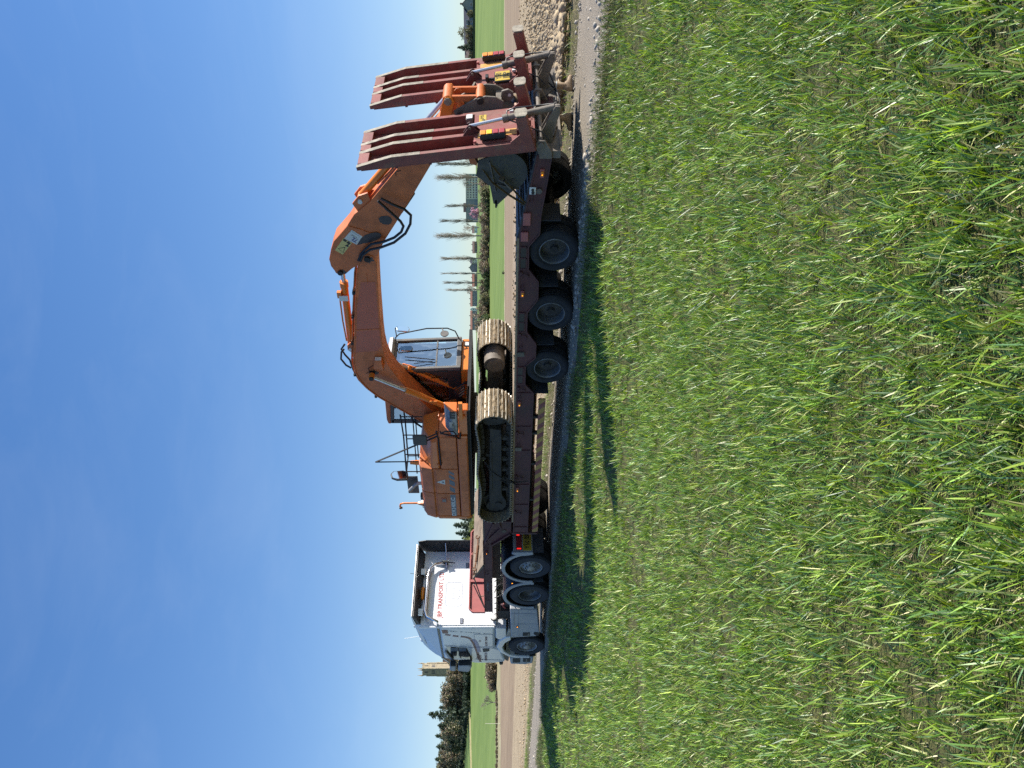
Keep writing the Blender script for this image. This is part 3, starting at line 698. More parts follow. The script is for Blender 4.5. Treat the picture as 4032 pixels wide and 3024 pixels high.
for x in (-8.83, -9.05, -10.0, -10.9, -11.3):
    b = MB(); b.tube([(x, .02, 1.66), (x, -.03, 1.655), (x, -.035, 1.59), (x+.05, -.03, 1.575), (x+.06, -.03, 1.62)], .009, 6); b.build('rope_hook', M['maroon_d'], T)
marker(-9.03, 1.62, 0.0, 0, .04)
sl = MB().prism([(-9.55, 1.70), (-10.25, 1.985), (-10.31, 1.97), (-9.6, 1.665)], .0, TW).build('neck_slope', M['wood'], T)
MB().box(-9.6, -7.76, .1, TW-.1, 1.665, 1.70).build('neck_top', M['wood'], T)
for y in (.02, 1.2, TW-.06): MB().prism([(-10.30, 1.69), (-10.22, 1.96), (-9.62, 1.69)], y, y+.04).build('slope_web', M['maroon_d'], T)
hb = MB().prism([(.0, 1.70), (.0, 2.03), (.10, 2.125), (2.5, 2.125), (TW, 2.0), (TW, 1.70)], -12.05, -12.01, 'x').build('headboard', M['red_board'], T)
b = MB()
for p, q in (((0, 2.03), (.10, 2.125)), ((.10, 2.125), (2.5, 2.125)), ((2.5, 2.125), (TW, 2.0)), ((TW, 2.0), (TW, 1.7)), ((0, 1.7), (0, 2.03))): b.bar((-11.99, p[0], p[1]), (-11.99, q[0], q[1]), .03, .07, (1, 0, 0))
for y in (.9, 1.75): b.box(-12.005, -11.96, y, y+.07, 1.7, 2.12)
b.build('headboard_frame', M['red_board'], hb)
b = MB(); b.tube([(-10.28, .03, 1.95), (-11.8, .03, 1.71)], .016, 8); b.tube([(-10.75, .12, 1.98), (-11.8, .03, 1.71)], .016, 8); b.tube([(-11.2, .03, 1.80), (-11.2, .05, 1.71)], .012, 6); b.build('brace_tube', M['wood'], T)
text('maker_lettering', 'CHIEFTAIN', M['grey_ink'], T, (-10.72, .017, 1.6), .09, 'side')
# rear frame: cross member, hinge shaft and brackets
rc = MB().box(1.74, 1.86, .02, TW-.02, .40, .70).build('rear_cross_member', M['duststeel'], T, .006, 1)
MB().box(1.862, 1.868, .98, 1.66, .45, .66).build('name_panel', M['maroon_d'], rc)
text('maker_lettering', 'CHIEFTAIN', M['ink'], rc, (1.8685, 1.32, .555), .13, 'rear', .003)
MB().cyl((1.985, -.02, .70), (1.985, TW+.02, .70), .036, 16).build('hinge_shaft', M['duststeel'], T)
for y in (-.03, .82, 1.52, TW-.06, 1.0, 2.35):
    b = MB().prism([(1.76, .535), (1.86, .535), (2.05, .64), (2.05, .74), (2.0, .775), (1.95, .775), (1.80, .72), (1.76, .72)], y, y+.05).build('hinge_bracket', M['duststeel'], T, .004, 1)
    MB().cyl((1.985, y-.025, .70), (1.985, y+.075, .70), .045, 14).build('hinge_pin', M['duststeel'], b)
# ramps -----------------------------------------------------------------
RL = 2.665; TILT = math.atan2(.35, 2.64)
FIN = [(0, .075), (.365, .445), (.60, .675), (.965, 1.04)]
def ramp(y0, near):
    rp = bpy.data.objects.new('loading_ramp', MB().box(.0, .014, .003, 1.037, .02, RL-.06).mesh('loading_ramp')); COL.objects.link(rp)
    rp.data.materials.append(M['maroon']); rp.parent = T; rp.matrix_parent_inverse = Matrix.Translation(-T.location)
    rp.location = (1.925, y0, .765); rp.rotation_euler = (0, -TILT, 0)
    for a, b in FIN:
        MB().prism([(.0145, 0), (.17, .02), (.17, 2.12), (.068, RL), (.0145, RL)], a, b).build('ramp_fin', M['maroon'], rp, .004, 1)
        ln = random.uniform(.0, .9)
        e = MB(); e.prism([(.1685, 2.12-ln), (.1735, 2.12-ln), (.1735, 2.121), (.0715, RL+.002), (.066, RL+.002), (.1685, 2.118)], a+.002, b-.002)
        e.build('worn_fin_tip', M['worn'], rp)
    cp = MB()
    for (a, b), (c, d) in zip(FIN[:-1], FIN[1:]):
        cp.box(.0145, .085, b, c, RL-.17, RL-.012)
    cp.build('ramp_end_piece', M['maroon'], rp, .004, 1)
    MB().box(.171, .181, .078, .962, .26, .90).build('backing_plate', M['maroon'], rp)
    MB().box(.0145, .17, .075, .965, .0, .05).build('ramp_foot_plate', M['maroon'], rp)
    for yb in (.0, .93):
        f = MB().prism([(.02, .015), (.56, .09), (.56, .25), (.30, .215), (.20, .36), (.172, .36), (.172, .2), (.02, .2)], yb-.014, yb+.006).build('foot_gusset', M['maroon'], rp, .003, 1)
        g = MB(); g.bar((.10, yb+.11, .10), (.565, yb+.11, .165), .2, .15); g.build('foot_beam', M['maroon'], rp, .004, 1)
        pd = MB().prism([(yb-.005, .10), (yb+.05, .075), (yb+.17, .075), (yb+.225, .10), (yb+.225, .23), (yb+.17, .255), (yb+.05, .255), (yb-.005, .23)], .565, .585, 'x').build('foot_pad', M['worn'], rp)
    # hydraulic ram
    yr = .43 if near else .30
    lg = MB()
    for s in (-.055, .035): lg.prism([(.172, .80), (.30, .90), (.33, .94), (.31, .985), (.27, .985), (.172, 1.07)], yr+s, yr+s+.02)
    lg = lg.build('ram_lug', M['maroon_d'], rp, .004, 1)
    MB().cyl((.285, yr-.075, .945), (.285, yr+.075, .945), .022, 12).build('lug_pin', M['duststeel'], lg)
    rd = MB(); rd.cyl((.285, yr, .945), (.355, yr, .30), .027, 16); rd.build('ram_rod', M['rod'], rp)
    rb = MB(); rb.cyl((.338, yr, .43), (.425, yr, -.32), .052, 18); rb.cyl((.336, yr, .45), (.345, yr, .37), .062, 18); rb.cyl((.42, yr, -.30), (.43, yr, -.40), .04, 14); rb = rb.build('ram_barrel', M['duststeel'], rp)
    MB().cyl((.425, yr-.085, -.35), (.425, yr+.085, -.35), .03, 12).build('ram_pin', M['duststeel'], rb)
    ar = MB()
    for s in (-.075, .055): ar.prism([(.46, -.40), (.47, -.33), (.42, -.29), (.12, -.10), (-.1, -.1), (-.1, -.24), (.1, -.27), (.36, -.39)], yr+s, yr+s+.02)
    ar.build('ram_arm', M['duststeel'], rp, .004, 1)
    h = MB(); h.tube([(.36, yr+.03, .40), (.40, yr+.11, .38), (.42, yr+.13, .25), (.43, yr+.10, -.05), (.45, yr+.06, -.35), (.50, yr+.02, -.38)], .011, 7); h.tube([(.34, yr-.06, .36), (.30, yr-.13, .2), (.2, yr-.25, -.1), (.1, yr-.3, -.2)], .011, 7)
    h.build('hydraulic_hose', M['hose'], rp)
    # lamps
    yl = .12 if near else .80
    MB().box(.182, .187, .235 if near else .62, .40 if near else .76, .27, .84).build('marker_board', M['board'], rp)
    lb = MB().box(.20, .285, yl, yl+.14, .42, .80).build('tail_lamp', M['black'], rp, .012, 2)
    for k, mm in enumerate(('red_lens', 'red_lens', 'yellow_lens', 'amber') if near else ('red_lens', 'red_lens', 'amber', 'amber')):
        MB().box(.286, .30, yl+.012, yl+.128, .432+k*.092, .515+k*.092).build('lamp_lens', M[mm], lb, .012, 2)
    bt_ = MB(); bt_.cyl((.181, yl-.0, .88), (.215, yl-.0, .88), .022, 10); bt_.build('rubber_stop', M['red_board'], rp)
    if near:
        s = MB().box(.182, .1845, .70, .90, .72, .83).build('warning_sticker', M['plate_y'], rp)
        MB().prism([(.715, .735), (.765, .735), (.74, .80)], .1846, .1856, 'x').build('warning_triangle', M['ink'], s)
        text('sticker_text', 'DANGER\nKEEP CLEAR', M['ink'], s, (.1848, .83, .785), .027, 'rear')
        l = MB().box(.13, .21, .77, .915, .92, 1.03).build('work_lamp', M['duststeel'], rp, .008, 1); MB().box(.211, .22, .785, .90, .93, 1.02).build('lamp_lens', M['lamp'], l)
        MB().box(.19, .25, .80, .88, .30, .36).build('junction_box', M['offwhite'], rp, .006, 1)
    else:
        p = MB().box(.19, .215, .03, .37, .335, .60).build('number_plate_holder', M['black'], rp, .004, 1)
        MB().box(.216, .221, .045, .355, .35, .585).build('number_plate', M['plate_y'], p)
        text('plate_text', 'Y50', M['ink'], p, (.2215, .20, .525), .13, 'rear', .001, .22, .002)
        text('plate_text', 'JBP', M['ink'], p, (.2215, .20, .41), .13, 'rear', .001, .22, .002)
        l = MB().box(.19, .27, .10, .22, .69, .74); l.box(.19, .22, .14, .18, .60, .70); l.build('plate_lamp', M['black'], rp, .006, 1)
        MB().box(.19, .23, .32, .38, .25, .31).build('junction_box', M['offwhite'], rp, .006, 1)
        MB().bar((.175, .04, .95), (.175, .16, .92), .03, .03).build('retaining_bar', M['duststeel'], rp)
    ds = MB()
    for z in (1.55, 2.05): ds.box(-.02, .0, .0, .03, z, z+.04)
    ds.build('guide_stub', M['maroon_d'], rp)
    return rp
random.seed(12)
ramp(-.10, True); ramp(1.72, False)
hs = MB(); hs.tube([(1.9, .5, .62), (1.95, .9, .45), (1.98, 1.3, .36), (1.95, 1.9, .42), (2.05, 2.1, .5), (2.2, 2.2, .62)], .014, 7); hs.tube([(1.88, .4, .5), (1.92, 1.0, .40), (1.92, 1.8, .41), (1.9, 2.3, .6)], .016, 7); hs.tube([(1.9, 1.45, .68), (1.96, 1.6, .5), (1.95, 1.8, .4), (1.9, 2.0, .42)], .01, 6)
hs.build('hydraulic_hose', M['hose'], T)
MB().box(1.89, 1.93, .1, 2.5, .385, .42).build('rear_tie_bar', M['duststeel'], T)
# bucket strapped on the beavertail, straps, chains
def slope_z(x): return 1.026-(x-.30)*.1673
BK = thing('excavator_bucket', 'dusty grey round-backed digging bucket lying on the beavertail behind the near ramp', 'bucket', (1.25, .6, slope_z(1.25)))
cx, cz = 1.43, 1.215; prof = []
for i in range(29):
    a = math.radians(205 + i*(375-205)/28); prof.append((cx+math.cos(a)*.34, cz+math.sin(a)*.335))
side = prof + [(1.62, 1.62), (1.36, 1.66), (1.18, 1.45), (.86, 1.40), (.845, 1.33)]
for y in (.14, 1.07): MB().prism(side, y, y+.025).build('side_plate', M['bucket'], BK, .004, 1)
sh = MB(); pr = [(.845, 1.33)] + prof[1:]
sh.add([(a, y, b) for a, b in pr for y in (.165, 1.07)], [(2*i, 2*i+1, 2*i+3, 2*i+2) for i in range(len(pr)-1)], True)
sh.add([(cx+(a-cx)*.95, y, cz+(b-cz)*.95) for a, b in pr for y in (.165, 1.07)], [(2*i, 2*i+1, 2*i+3, 2*i+2) for i in range(len(pr)-1)], True)
sh.build('bucket_shell', M['bucket'], BK)
MB().bar((.855, .14, 1.36), (.855, 1.1, 1.36), .14, .03).build('cutting_edge', M['darksteel'], BK)
for y in (.2, .42, .64, .86, 1.03): MB().prism([(.79, 1.335), (.90, 1.345), (.90, 1.39), (.80, 1.36)], y-.03, y+.03).build('bucket_tooth', M['darksteel'], BK)
for y in (.42, .72): MB().prism([(1.36, 1.66), (1.62, 1.60), (1.62, 1.74), (1.52, 1.79), (1.40, 1.76)], y, y+.035).build('hanger_ear', M['orange_f'], BK, .004, 1)
MB().cyl((1.29, .138, 1.10), (1.29, .13, 1.10), .03, 14).build('side_hole', M['black'], BK)
for k, (x0, z0, x1, z1) in enumerate(((1.10, 1.36, 1.62, 1.45), (1.14, 1.0, 1.24, 1.40))): MB().bar((x0, .132, z0), (x1, .132, z1), .016, .05, (0, -1, .2)).build('wear_strip', M['duststeel'], BK)
def strap(name, pts, w, label, mt='strap'):
    b = MB(); pts = [V3(p) for p in pts]
    for p, q in zip(pts[:-1], pts[1:]): b.bar(p, q, .006, w, (0, -1, .2))
    return tag(b.build(name, M[mt], None), label, 'strap')
strap('ratchet_strap', [(1.72, .30, 1.76), (1.30, .06, 1.42), (1.10, .05, 1.18), (.93, .02, .92)], .052, 'dark wide lashing strap crossing in front of the grey bucket, upper of two')
s2 = strap('ratchet_strap', [(1.72, .22, 1.56), (1.45, .10, 1.34), (1.25, .095, 1.17), (1.08, .05, 1.02), (.96, .01, .90)], .05, 'brown ratchet strap with metal buckle across the side of the grey bucket')
b = MB(); b.bar((1.33, .06, 1.235), (1.20, .06, 1.13), .02, .075, (0, -1, .2)); b.bar((1.40, .03, 1.31), (1.37, .02, 1.24), .015, .14, (0, -1, .2)); b.build('strap_buckle', M['duststeel'], s2)
def chain(name, pts, label, link=.05, r=.007, mt='chain', hook=True):
    pts = [V3(p) for p in pts]; seg = []
    for p, q in zip(pts[:-1], pts[1:]):
        n = max(1, int((q-p).length/(link*.75))); seg += [p+(q-p)*i/n for i in range(n)]
    seg.append(pts[-1]); b = MB()
    for i, (p, q) in enumerate(zip(seg[:-1], seg[1:])):
        d = (q-p).normalized(); a = d.cross(V3((0, 1, 0.3))).normalized()
        if i % 2: a = d.cross(a)
        c = (p+q)/2; ring = []
        for k in range(9):
            t = 2*math.pi*k/8; ring.append(c+d*math.cos(t)*link*.62+a*math.sin(t)*link*.3)
        b.tube(ring, r, 5, False)
    return tag(b.build(name, M[mt], None), label, 'chain')
chain('lashing_chain', [(-5.42, -.06, 1.60), (-5.64, -.13, 1.48), (-5.87, -.14, 1.25), (-5.98, -.14, 1.06), (-6.12, -.06, .92), (-6.08, -.06, .70)], 'dark lashing chain hanging over the near excavator track down to the trailer side')
chain('lashing_chain', [(-5.95, -.13, 1.30), (-6.02, -.15, 1.12), (-6.02, -.14, 1.02), (-6.20, -.07, .95)], 'short tangled chain bunched against the near track beside the longer hanging chain')
lb = thing('load_binder', 'rusty chain load binder lying on the sunlit tan slope behind the white cab', 'load binder', (-9.9, .6, 1.85))
b = MB(); b.cyl((-9.93, .30, 1.90), (-9.85, .72, 1.86), .03, 10); b.cyl((-9.95, .12, 1.93), (-9.93, .30, 1.90), .018, 8); b.cyl((-9.85, .72, 1.86), (-9.80, .92, 1.86), .018, 8)
b.build('binder_barrel', M['rust'], lb)
for p in ((-9.96, .10, 1.94), (-9.80, .94, 1.87)):
    b = MB(); b.arc(p, .045, .014, 0, 5.2, 'x', 10, 6); b.build('binder_hook', M['rust'], lb)
b = MB(); b.tube([(-9.9, .5, 1.9), (-9.86, .52, 1.98), (-9.98, .40, 2.02)], .012, 6); b.build('binder_handle', M['rust'], lb)
chain('binder_chain', [(-9.96, .08, 1.92), (-10.1, .02, 1.97), (-10.0, .01, 1.88)], 'short rusty chain end hanging off the load binder on the tan slope', .05, .008, 'rust')
strap('lashing_rope', [(-9.80, .94, 1.84), (-9.72, 1.4, 1.80), (-9.66, 1.9, 1.77)], .02, 'thin tan rope running along the sunlit slope from the load binder', 'wood')
# ================================================================== EXCAVATOR (faces the trailer's rear, +x)
X = thing('crawler_excavator', 'orange crawler excavator loaded on the trailer with its arm folded over the rear', 'excavator', (-5.75, 1.33, 1.03))
XA, XB, ZC_, RP = -4.28, -7.245, 1.417, .348
def track_path(n):
    L = XA-XB; per = 2*L+2*math.pi*RP; out = []
    for i in range(n):
        s = per*i/n
        if s < L: p = (XB+s, ZC_-RP); t = 0.0
        elif s < L+math.pi*RP:
            a = (s-L)/RP; p = (XA+math.sin(a)*RP, ZC_-math.cos(a)*RP); t = a
        elif s < 2*L+math.pi*RP:
            q = (s-L-math.pi*RP)/L; sag = .055*abs(math.sin(math.pi*q*2))**1.5*(1 if q < .5 else 1.1)
            dz = -.055*1.5*2*math.pi/L*abs(math.sin(math.pi*2*q))**.5*math.cos(math.pi*2*q)*(1 if math.sin(math.pi*2*q) > 0 else -1)
            p = (XA-q*L, ZC_+RP-sag); t = math.pi-math.atan(dz)
        else:
            a = (s-2*L-math.pi*RP)/RP; p = (XB-math.sin(a)*RP, ZC_+math.cos(a)*RP); t = math.pi+a
        out.append((p, t))
    return out
def pad_mesh(seed, wd):
    random.seed(seed); b = MB(); h = wd/2
    b.box(-.083, .083, -h, h, -.012, .006)
    nx, ny = 12, 14; base = len(b.v); vs = []
    for i in range(nx+1):
        for j in range(ny+1):
            x = -.08+.16*i/nx; y = -h+wd*j/ny
            e = max(0, noise.noise((x*14+seed*5, y*7, seed*3.1))+.32)*.032*min(1, j/1.5, (ny-j)/1.5)
            vs.append((x, y, .0065+e))
    b.add(vs, [(i*(ny+1)+j, i*(ny+1)+j+1, (i+1)*(ny+1)+j+1, (i+1)*(ny+1)+j) for i in range(nx) for j in range(ny)])
    nm = len(b.f)
    for x, ht in ((-.045, .036), (.04, .03)):
        b.prism([(x-.009, .006), (x-.005, ht), (x+.005, ht), (x+.009, .006)], -h, h)
    me = b.mesh('track_pad'); me.materials.append(M['mud']); me.materials.append(M['grouser'])
    me.polygons.foreach_set('material_index', [0]*nm+[1]*(len(b.f)-nm)); return me
PW = .755; pads = [pad_mesh(k, PW) for k in range(4)]
def crawler(y0, near):
    yc = y0+PW/2
    tr = MB()
    P = track_path(49)
    for (px, pz), t in P:
        # two link rails
        c, s = math.cos(t), math.sin(t)
        for dy in (-.11, .05):
            q = []
            for a, b in ((-.08, .012), (.08, .012), (.07, .095), (-.07, .095)):
                q.append((px+c*a - s*b, pz + s*a + c*b))
            tr.prism(q, yc+dy, yc+dy+.06)
    part = tr.build('crawler_track', M['trackdark'], X)
    random.seed(3)
    for i, ((px, pz), t) in enumerate(P):
        o = put('track_pad', pads[random.randrange(4)], None, part, loc=(px, yc, pz))
        # local z points outwards, local x along travel
        o.rotation_euler = (math.pi, -t, 0)
    f = MB().prism([(-4.55, 1.27), (-4.5, 1.50), (-6.75, 1.535), (-7.36, 1.53), (-7.36, 1.24), (-7.22, 1.16), (-7.0, 1.16), (-6.8, 1.25)], yc-.2, yc+.2).build('track_frame', M['frame'], X, .012, 2)
    g = MB(); yo = yc-.2
    g.box(-6.75, -4.62, yo-.03, yo-.002, 1.27, 1.30); g.box(-6.6, -4.9, yo-.02, yo-.002, 1.47, 1.50); g.cyl((-7.1, yo, 1.33), (-7.1, yo-.03, 1.33), .07, 16); g.build('frame_guard', M['frame'], f)
    w = MB(); w.lathe([(-.05, .30), (.05, .30)], (XA, yc, ZC_), 'y', 32); w.lathe([(-.13, .06), (-.13, .19), (-.10, .215), (-.05, .24), (-.05, .30)], (XA, yc, ZC_), 'y', 32); w.lathe([(.05, .30), (.05, .24), (.10, .2), (.10, .0)], (XA, yc, ZC_), 'y', 32); w.disc((XA, yc-.131, ZC_), 'y', .19, 32); w.cyl((XA, yc-.131, ZC_), (XA, yc-.16, ZC_), .055, 14); w.build('idler_wheel', M['frame'], X)
    w = MB(); w.lathe([(-.04, .0), (-.04, .29), (.04, .29), (.04, .0)], (XB, yc, ZC_), 'y', 26, False); w.cyl((XB, yc-.17, ZC_), (XB, yc+.2, ZC_), .19, 24); w.build('drive_sprocket', M['frame'], X)
    for k, x in enumerate((-4.85, -5.2, -5.55, -5.9, -6.25, -6.6)):
        r = MB(); r.cyl((x, yc-.15, 1.205), (x, yc+.15, 1.205), .078, 16); r.cyl((x, yc-.17, 1.205), (x, yc-.15, 1.205), .05, 12); r.build('track_roller', M['frame'], X)
    r = MB(); r.cyl((-5.55, yc-.14, 1.655), (-5.55, yc+.14, 1.655), .055, 14); r.bar((-5.55, yc, 1.655), (-5.6, yc, 1.5), .05, .08); r.build('carrier_roller', M['frame'], X)
NT0, FT0 = -.10, 1.995
crawler(NT0, True); crawler(FT0, False)
# car body between the tracks
cb = MB(); cb.cyl((-5.75, 1.325, 1.50), (-5.75, 1.325, 1.80), .62, 28); cb.prism([(-6.5, 1.35), (-6.5, 1.62), (-5.1, 1.62), (-5.1, 1.35)], .75, 1.9)
for sx in (-1, 1):
    for sy in (-1, 1):
        cb.bar((-5.75+sx*.35, 1.325+sy*.3, 1.50), (-5.75+sx*1.0, 1.325+sy*.85, 1.40), .30, .26)
cb.build('car_body', M['frame'], X, .01, 1)
b = MB(); b.cyl((XA-.02, FT0-.30, ZC_), (XA-.02, FT0+.12, ZC_), .225, 26); b.cyl((XA-.02, FT0-.33, ZC_), (XA-.02, FT0-.30, ZC_), .17, 26); b.build('final_drive_cover', M['duststeel'], X)
MB().prism([(-4.55, 1.24), (-4.5, 1.56), (-5.6, 1.60), (-5.75, 1.30), (-5.1, 1.22)], FT0-.12, FT0+.05).build('inner_frame_plate', M['duststeel'], X, .01, 1)
MB().cyl((-5.75, 1.325, 1.80), (-5.75, 1.325, 1.91), .68, 36).build('slew_ring', M['darksteel'], X)
# house -----------------------------------------------------------------
MB().box(-7.6, -4.0, .14, 2.5, 1.895, 1.965).build('turntable', M['darksteel'], X)
HS = [(.105, 2.20), (.105, 2.690), (.135, 2.712), (.135, 2.742), (.112, 2.765), (.165, 2.985), (.255, 3.045), (.9, 3.06), (.9, 2.20)]
MB().prism([(.10, 1.965), (.085, 2.0), (.085, 2.15), (.10, 2.183), (.8, 2.183), (.8, 1.965)], -7.62, -4.82, 'x').build('lower_skirt', M['orange_f'], X, .012, 2)
MB().prism([(.12, 1.925), (.105, 1.962), (.8, 1.962), (.8, 1.925)], -7.6, -4.0, 'x').build('floor_edge', M['darksteel'], X)
dA = MB().prism([(.105, 2.20), (.105, 2.545), (.13, 2.57), (.8, 2.57), (.8, 2.20)], -5.868, -4.82, 'x').build('side_door', M['orange_f'], X, .03, 3)
hA = MB().add([(-5.868, .112, 2.585), (-5.868, .112, 2.77), (-5.868, .55, 3.05), (-5.868, 1.0, 3.06), (-5.868, 1.0, 2.585), (-4.95, .13, 2.585), (-5.0, .14, 2.735), (-5.10, .60, 2.935), (-5.12, 1.0, 2.95), (-4.95, 1.0, 2.585)],
    [(0, 1, 2, 3, 4), (5, 9, 8, 7, 6), (0, 5, 6, 1), (1, 6, 7, 2), (2, 7, 8, 3), (3, 8, 9, 4), (4, 9, 5, 0)]).build('fuel_tank_cover', M['orange'], X, .035, 4)
MB().cyl((-5.72, .118, 2.615), (-5.72, .098, 2.615), .028, 14).build('cover_lock', M['orange_f'], hA)
dB = MB().prism(HS, -6.752, -5.885, 'x').build('side_door', M['orange_f'], X, .014, 2)
dC = MB().prism(HS, -7.622, -6.768, 'x').build('side_door', M['orange_f'], X, .014, 2)
cw = MB().prism([(.12, 1.93), (.09, 2.05), (.10, 2.69), (.14, 2.73), (.12, 2.77), (.2, 2.98), (.34, 3.03), (2.3, 3.03), (2.5, 2.9), (2.55, 2.05), (2.5, 1.93)], -7.74, -7.636, 'x').build('counterweight', M['orange'], X, .045, 3)
MB().box(-7.62, -6.25, .92, 2.52, 1.97, 3.0).build('engine_hood', M['orange_f'], X, .03, 2)
MB().box(-6.22, -5.2, .95, 1.06, 1.97, 2.25).build('centre_frame_plate', M['orange_f'], X)
MB().box(-6.2, -5.9, .95, 1.6, 1.97, 2.9).build('valve_bay', M['black'], X)
text('model_lettering', 'DX140LC', M['sticker_w'], dC, (-7.26, .1015, 2.345), .125, 'side', .001, .70, .004)
MB().prism([(-7.62, 2.285), (-7.62, 2.40), (-6.80, 2.405), (-6.80, 2.29)], .1025, .1045).build('name_band', M['decal'], dC)
st = MB()
for i, (x0, w_) in enumerate(((-6.74, .16), (-6.50, .17), (-6.27, .11), (-6.10, .08))):
    st.prism([(x0, 2.29), (x0+w_, 2.29), (x0+w_+.10, 2.405), (x0+.10, 2.405)], .1025, .1045)
st.build('stripe_decal', M['decal'], dB)
s = MB().prism([(-6.42, 2.50), (-6.24, 2.50), (-6.33, 2.685)], .1015, .1045).build('warning_sticker', M['sticker_w'], dB)
MB().cyl((-6.33, .1012, 2.545), (-6.33, .1, 2.545), .026, 14).build('sticker_emblem', M['decal'], s)
h = MB(); h.box(-7.09, -6.92, .094, .1045, 2.49, 2.61); h.build('door_latch', M['orange_red'], dC, .006, 1); MB().box(-7.05, -6.96, .09, .0945, 2.51, 2.59).build('latch_handle', M['rim'], dC, .004, 1)
# front tool box and steps
MB().box(-4.74, -3.98, .115, .32, 1.93, 2.135).build('tool_box', M['orange'], X, .03, 3)
svp = [(.104, 2.15), (.104, 2.26), (.118, 2.295), (.32, 2.42), (.35, 2.42), (.35, 2.15)]
sv = MB().prism(svp, -4.735, -4.02, 'x').build('step_cover', M['silver'], X, .025, 3)
MB().prism([(a*1.0-.004, c+.006) for a, c in svp], -4.015, -3.98, 'x').build('step_rim', M['orange'], X, .012, 2)
for x in (-4.045, -4.12, -4.195): MB().box(x-.028, x+.028, .098, .112, 2.195, 2.305).build('vent_slot', M['black'], sv, .008, 2)
MB().box(-4.50, -4.32, .096, .112, 2.225, 2.325).build('cover_latch', M['silver'], sv, .01, 2); MB().box(-4.44, -4.37, .09, .097, 2.24, 2.26).build('latch_slot', M['black'], sv)
sb = MB(); sb.box(-4.20, -3.70, .03, .10, 2.035, 2.115); sb.box(-4.20, -4.12, .08, .13, 1.99, 2.10); sb.build('step_bar', M['orange_b'], X, .006, 1)
MB().prism([(.085, 1.965), (.085, 2.10), (.105, 2.14), (.7, 2.14), (.7, 1.965)], -4.818, -4.75, 'x').build('corner_skirt', M['orange'], X, .008, 1)
gr = MB(); gr.tube([(-4.60, .10, 2.52), (-4.62, .06, 2.50), (-4.66, .05, 2.36), (-4.70, .05, 2.20), (-4.76, .05, 2.16), (-4.80, .06, 2.12), (-4.66, .10, 2.10)], .016, 8); gr.tube([(-4.62, .06, 2.52), (-4.56, .06, 2.40), (-4.56, .06, 2.24), (-4.66, .05, 2.19)], .014, 8)
gr.build('grab_rail', M['darksteel'], X)
rl = MB(); rl.tube([(-4.62, .12, 2.60), (-4.83, .10, 2.57), (-5.0, .08, 2.565), (-5.5, .085, 2.56), (-5.70, .09, 2.55)], .017, 8)
rl.tube([(-4.78, .12, 2.58), (-5.74, .20, 3.96), (-5.75, .22, 3.05)], .018, 8)
rl.build('mirror_frame', M['darksteel'], X)
mr = MB().prism([(-4.98, 2.80), (-4.73, 2.80), (-4.70, 2.83), (-4.70, 3.06), (-4.73, 3.09), (-4.98, 3.09), (-5.01, 3.06), (-5.01, 2.83)], .06, .10).build('side_mirror', M['black'], X, .012, 2)
MB().tube([(-4.86, .11, 3.0), (-4.83, .12, 2.80), (-4.72, .12, 2.62), (-4.63, .12, 2.58)], .014, 8).build('mirror_arm', M['darksteel'], mr)
mm = MB(); mm.prism([(.28, 3.36), (.36, 3.33), (.50, 3.36), (.54, 3.46), (.52, 3.68), (.44, 3.74), (.32, 3.70), (.27, 3.58)], -6.52, -6.47, 'x'); mm = mm.build('rear_view_mirror', M['black'], X, .015, 2)
MB().prism([(.31, 3.39), (.37, 3.36), (.49, 3.39), (.52, 3.47), (.50, 3.66), (.43, 3.71), (.33, 3.67), (.30, 3.57)], -6.4695, -6.465, 'x').build('mirror_glass', M['mirror'], mm)
MB().tube([(-5.75, .22, 3.30), (-6.1, .25, 3.34), (-6.5, .36, 3.36)], .014, 8).build('mirror_arm', M['darksteel'], mm)
bz = MB(); bz.cyl((-5.95, .35, 3.06), (-5.95, .35, 3.14), .055, 16); bz.cyl((-5.95, .35, 3.14), (-5.95, .35, 3.25), .05, 16, .04); bz.build('orange_filler_cap', M['orange_b'], X)
# top rails, exhaust, mesh screen, hose stay
tr_ = MB()
for y in (.55, 1.0):
    tr_.tube([(-4.95, y+.3, 3.42), (-5.6, y+.25, 3.40), (-6.6, y, 3.40)], .017, 8); tr_.tube([(-4.95, y+.3, 3.16), (-6.6, y, 3.16)], .013, 8)
    for x in (-5.0, -5.5, -6.05, -6.55): tr_.tube([(x, y+.3-(-4.95-x)*.18, 3.41), (x, y+.3-(-4.95-x)*.18, 2.95)], .013, 8)
tr_.tube([(-6.6, .55, 3.40), (-6.6, 1.0, 3.40)], .015, 8)
tr_.build('hand_rail', M['darksteel'], X)
sc_ = MB().box(-7.42, -6.80, .60, .625, 3.17, 3.42).build('exhaust_screen', M['black'], X)
ex = MB(); ex.tube([(-6.93, .52, 3.03), (-6.93, .52, 3.16), (-6.96, .50, 3.22), (-7.05, .47, 3.30), (-7.12, .44, 3.37)], .042, 14); ex.build('exhaust_pipe', M['silver'], X)
hs_ = MB(); hs_.tube([(-7.68, .5, 3.02), (-7.68, .5, 3.55), (-7.71, .5, 3.62), (-7.80, .5, 3.645), (-7.86, .5, 3.63)], .022, 10); hs_.add([(-7.60, .44, 3.02), (-7.76, .44, 3.02), (-7.70, .48, 3.22), (-7.66, .48, 3.22), (-7.60, .56, 3.02), (-7.76, .56, 3.02), (-7.70, .52, 3.22), (-7.66, .52, 3.22)], [(0, 1, 2, 3), (4, 7, 6, 5), (0, 3, 7, 4), (1, 5, 6, 2)])
hs_.build('camera_stay', M['orange_b'], X)
MB().tube([(-7.86, .5, 3.60), (-7.88, .5, 3.66)], .028, 10).build('camera_head', M['black'], X)
MB().tube([(-7.62, .45, 3.04), (-7.72, .42, 3.10), (-7.80, .42, 3.04)], .008, 6).build('camera_cable', M['hose'], X)
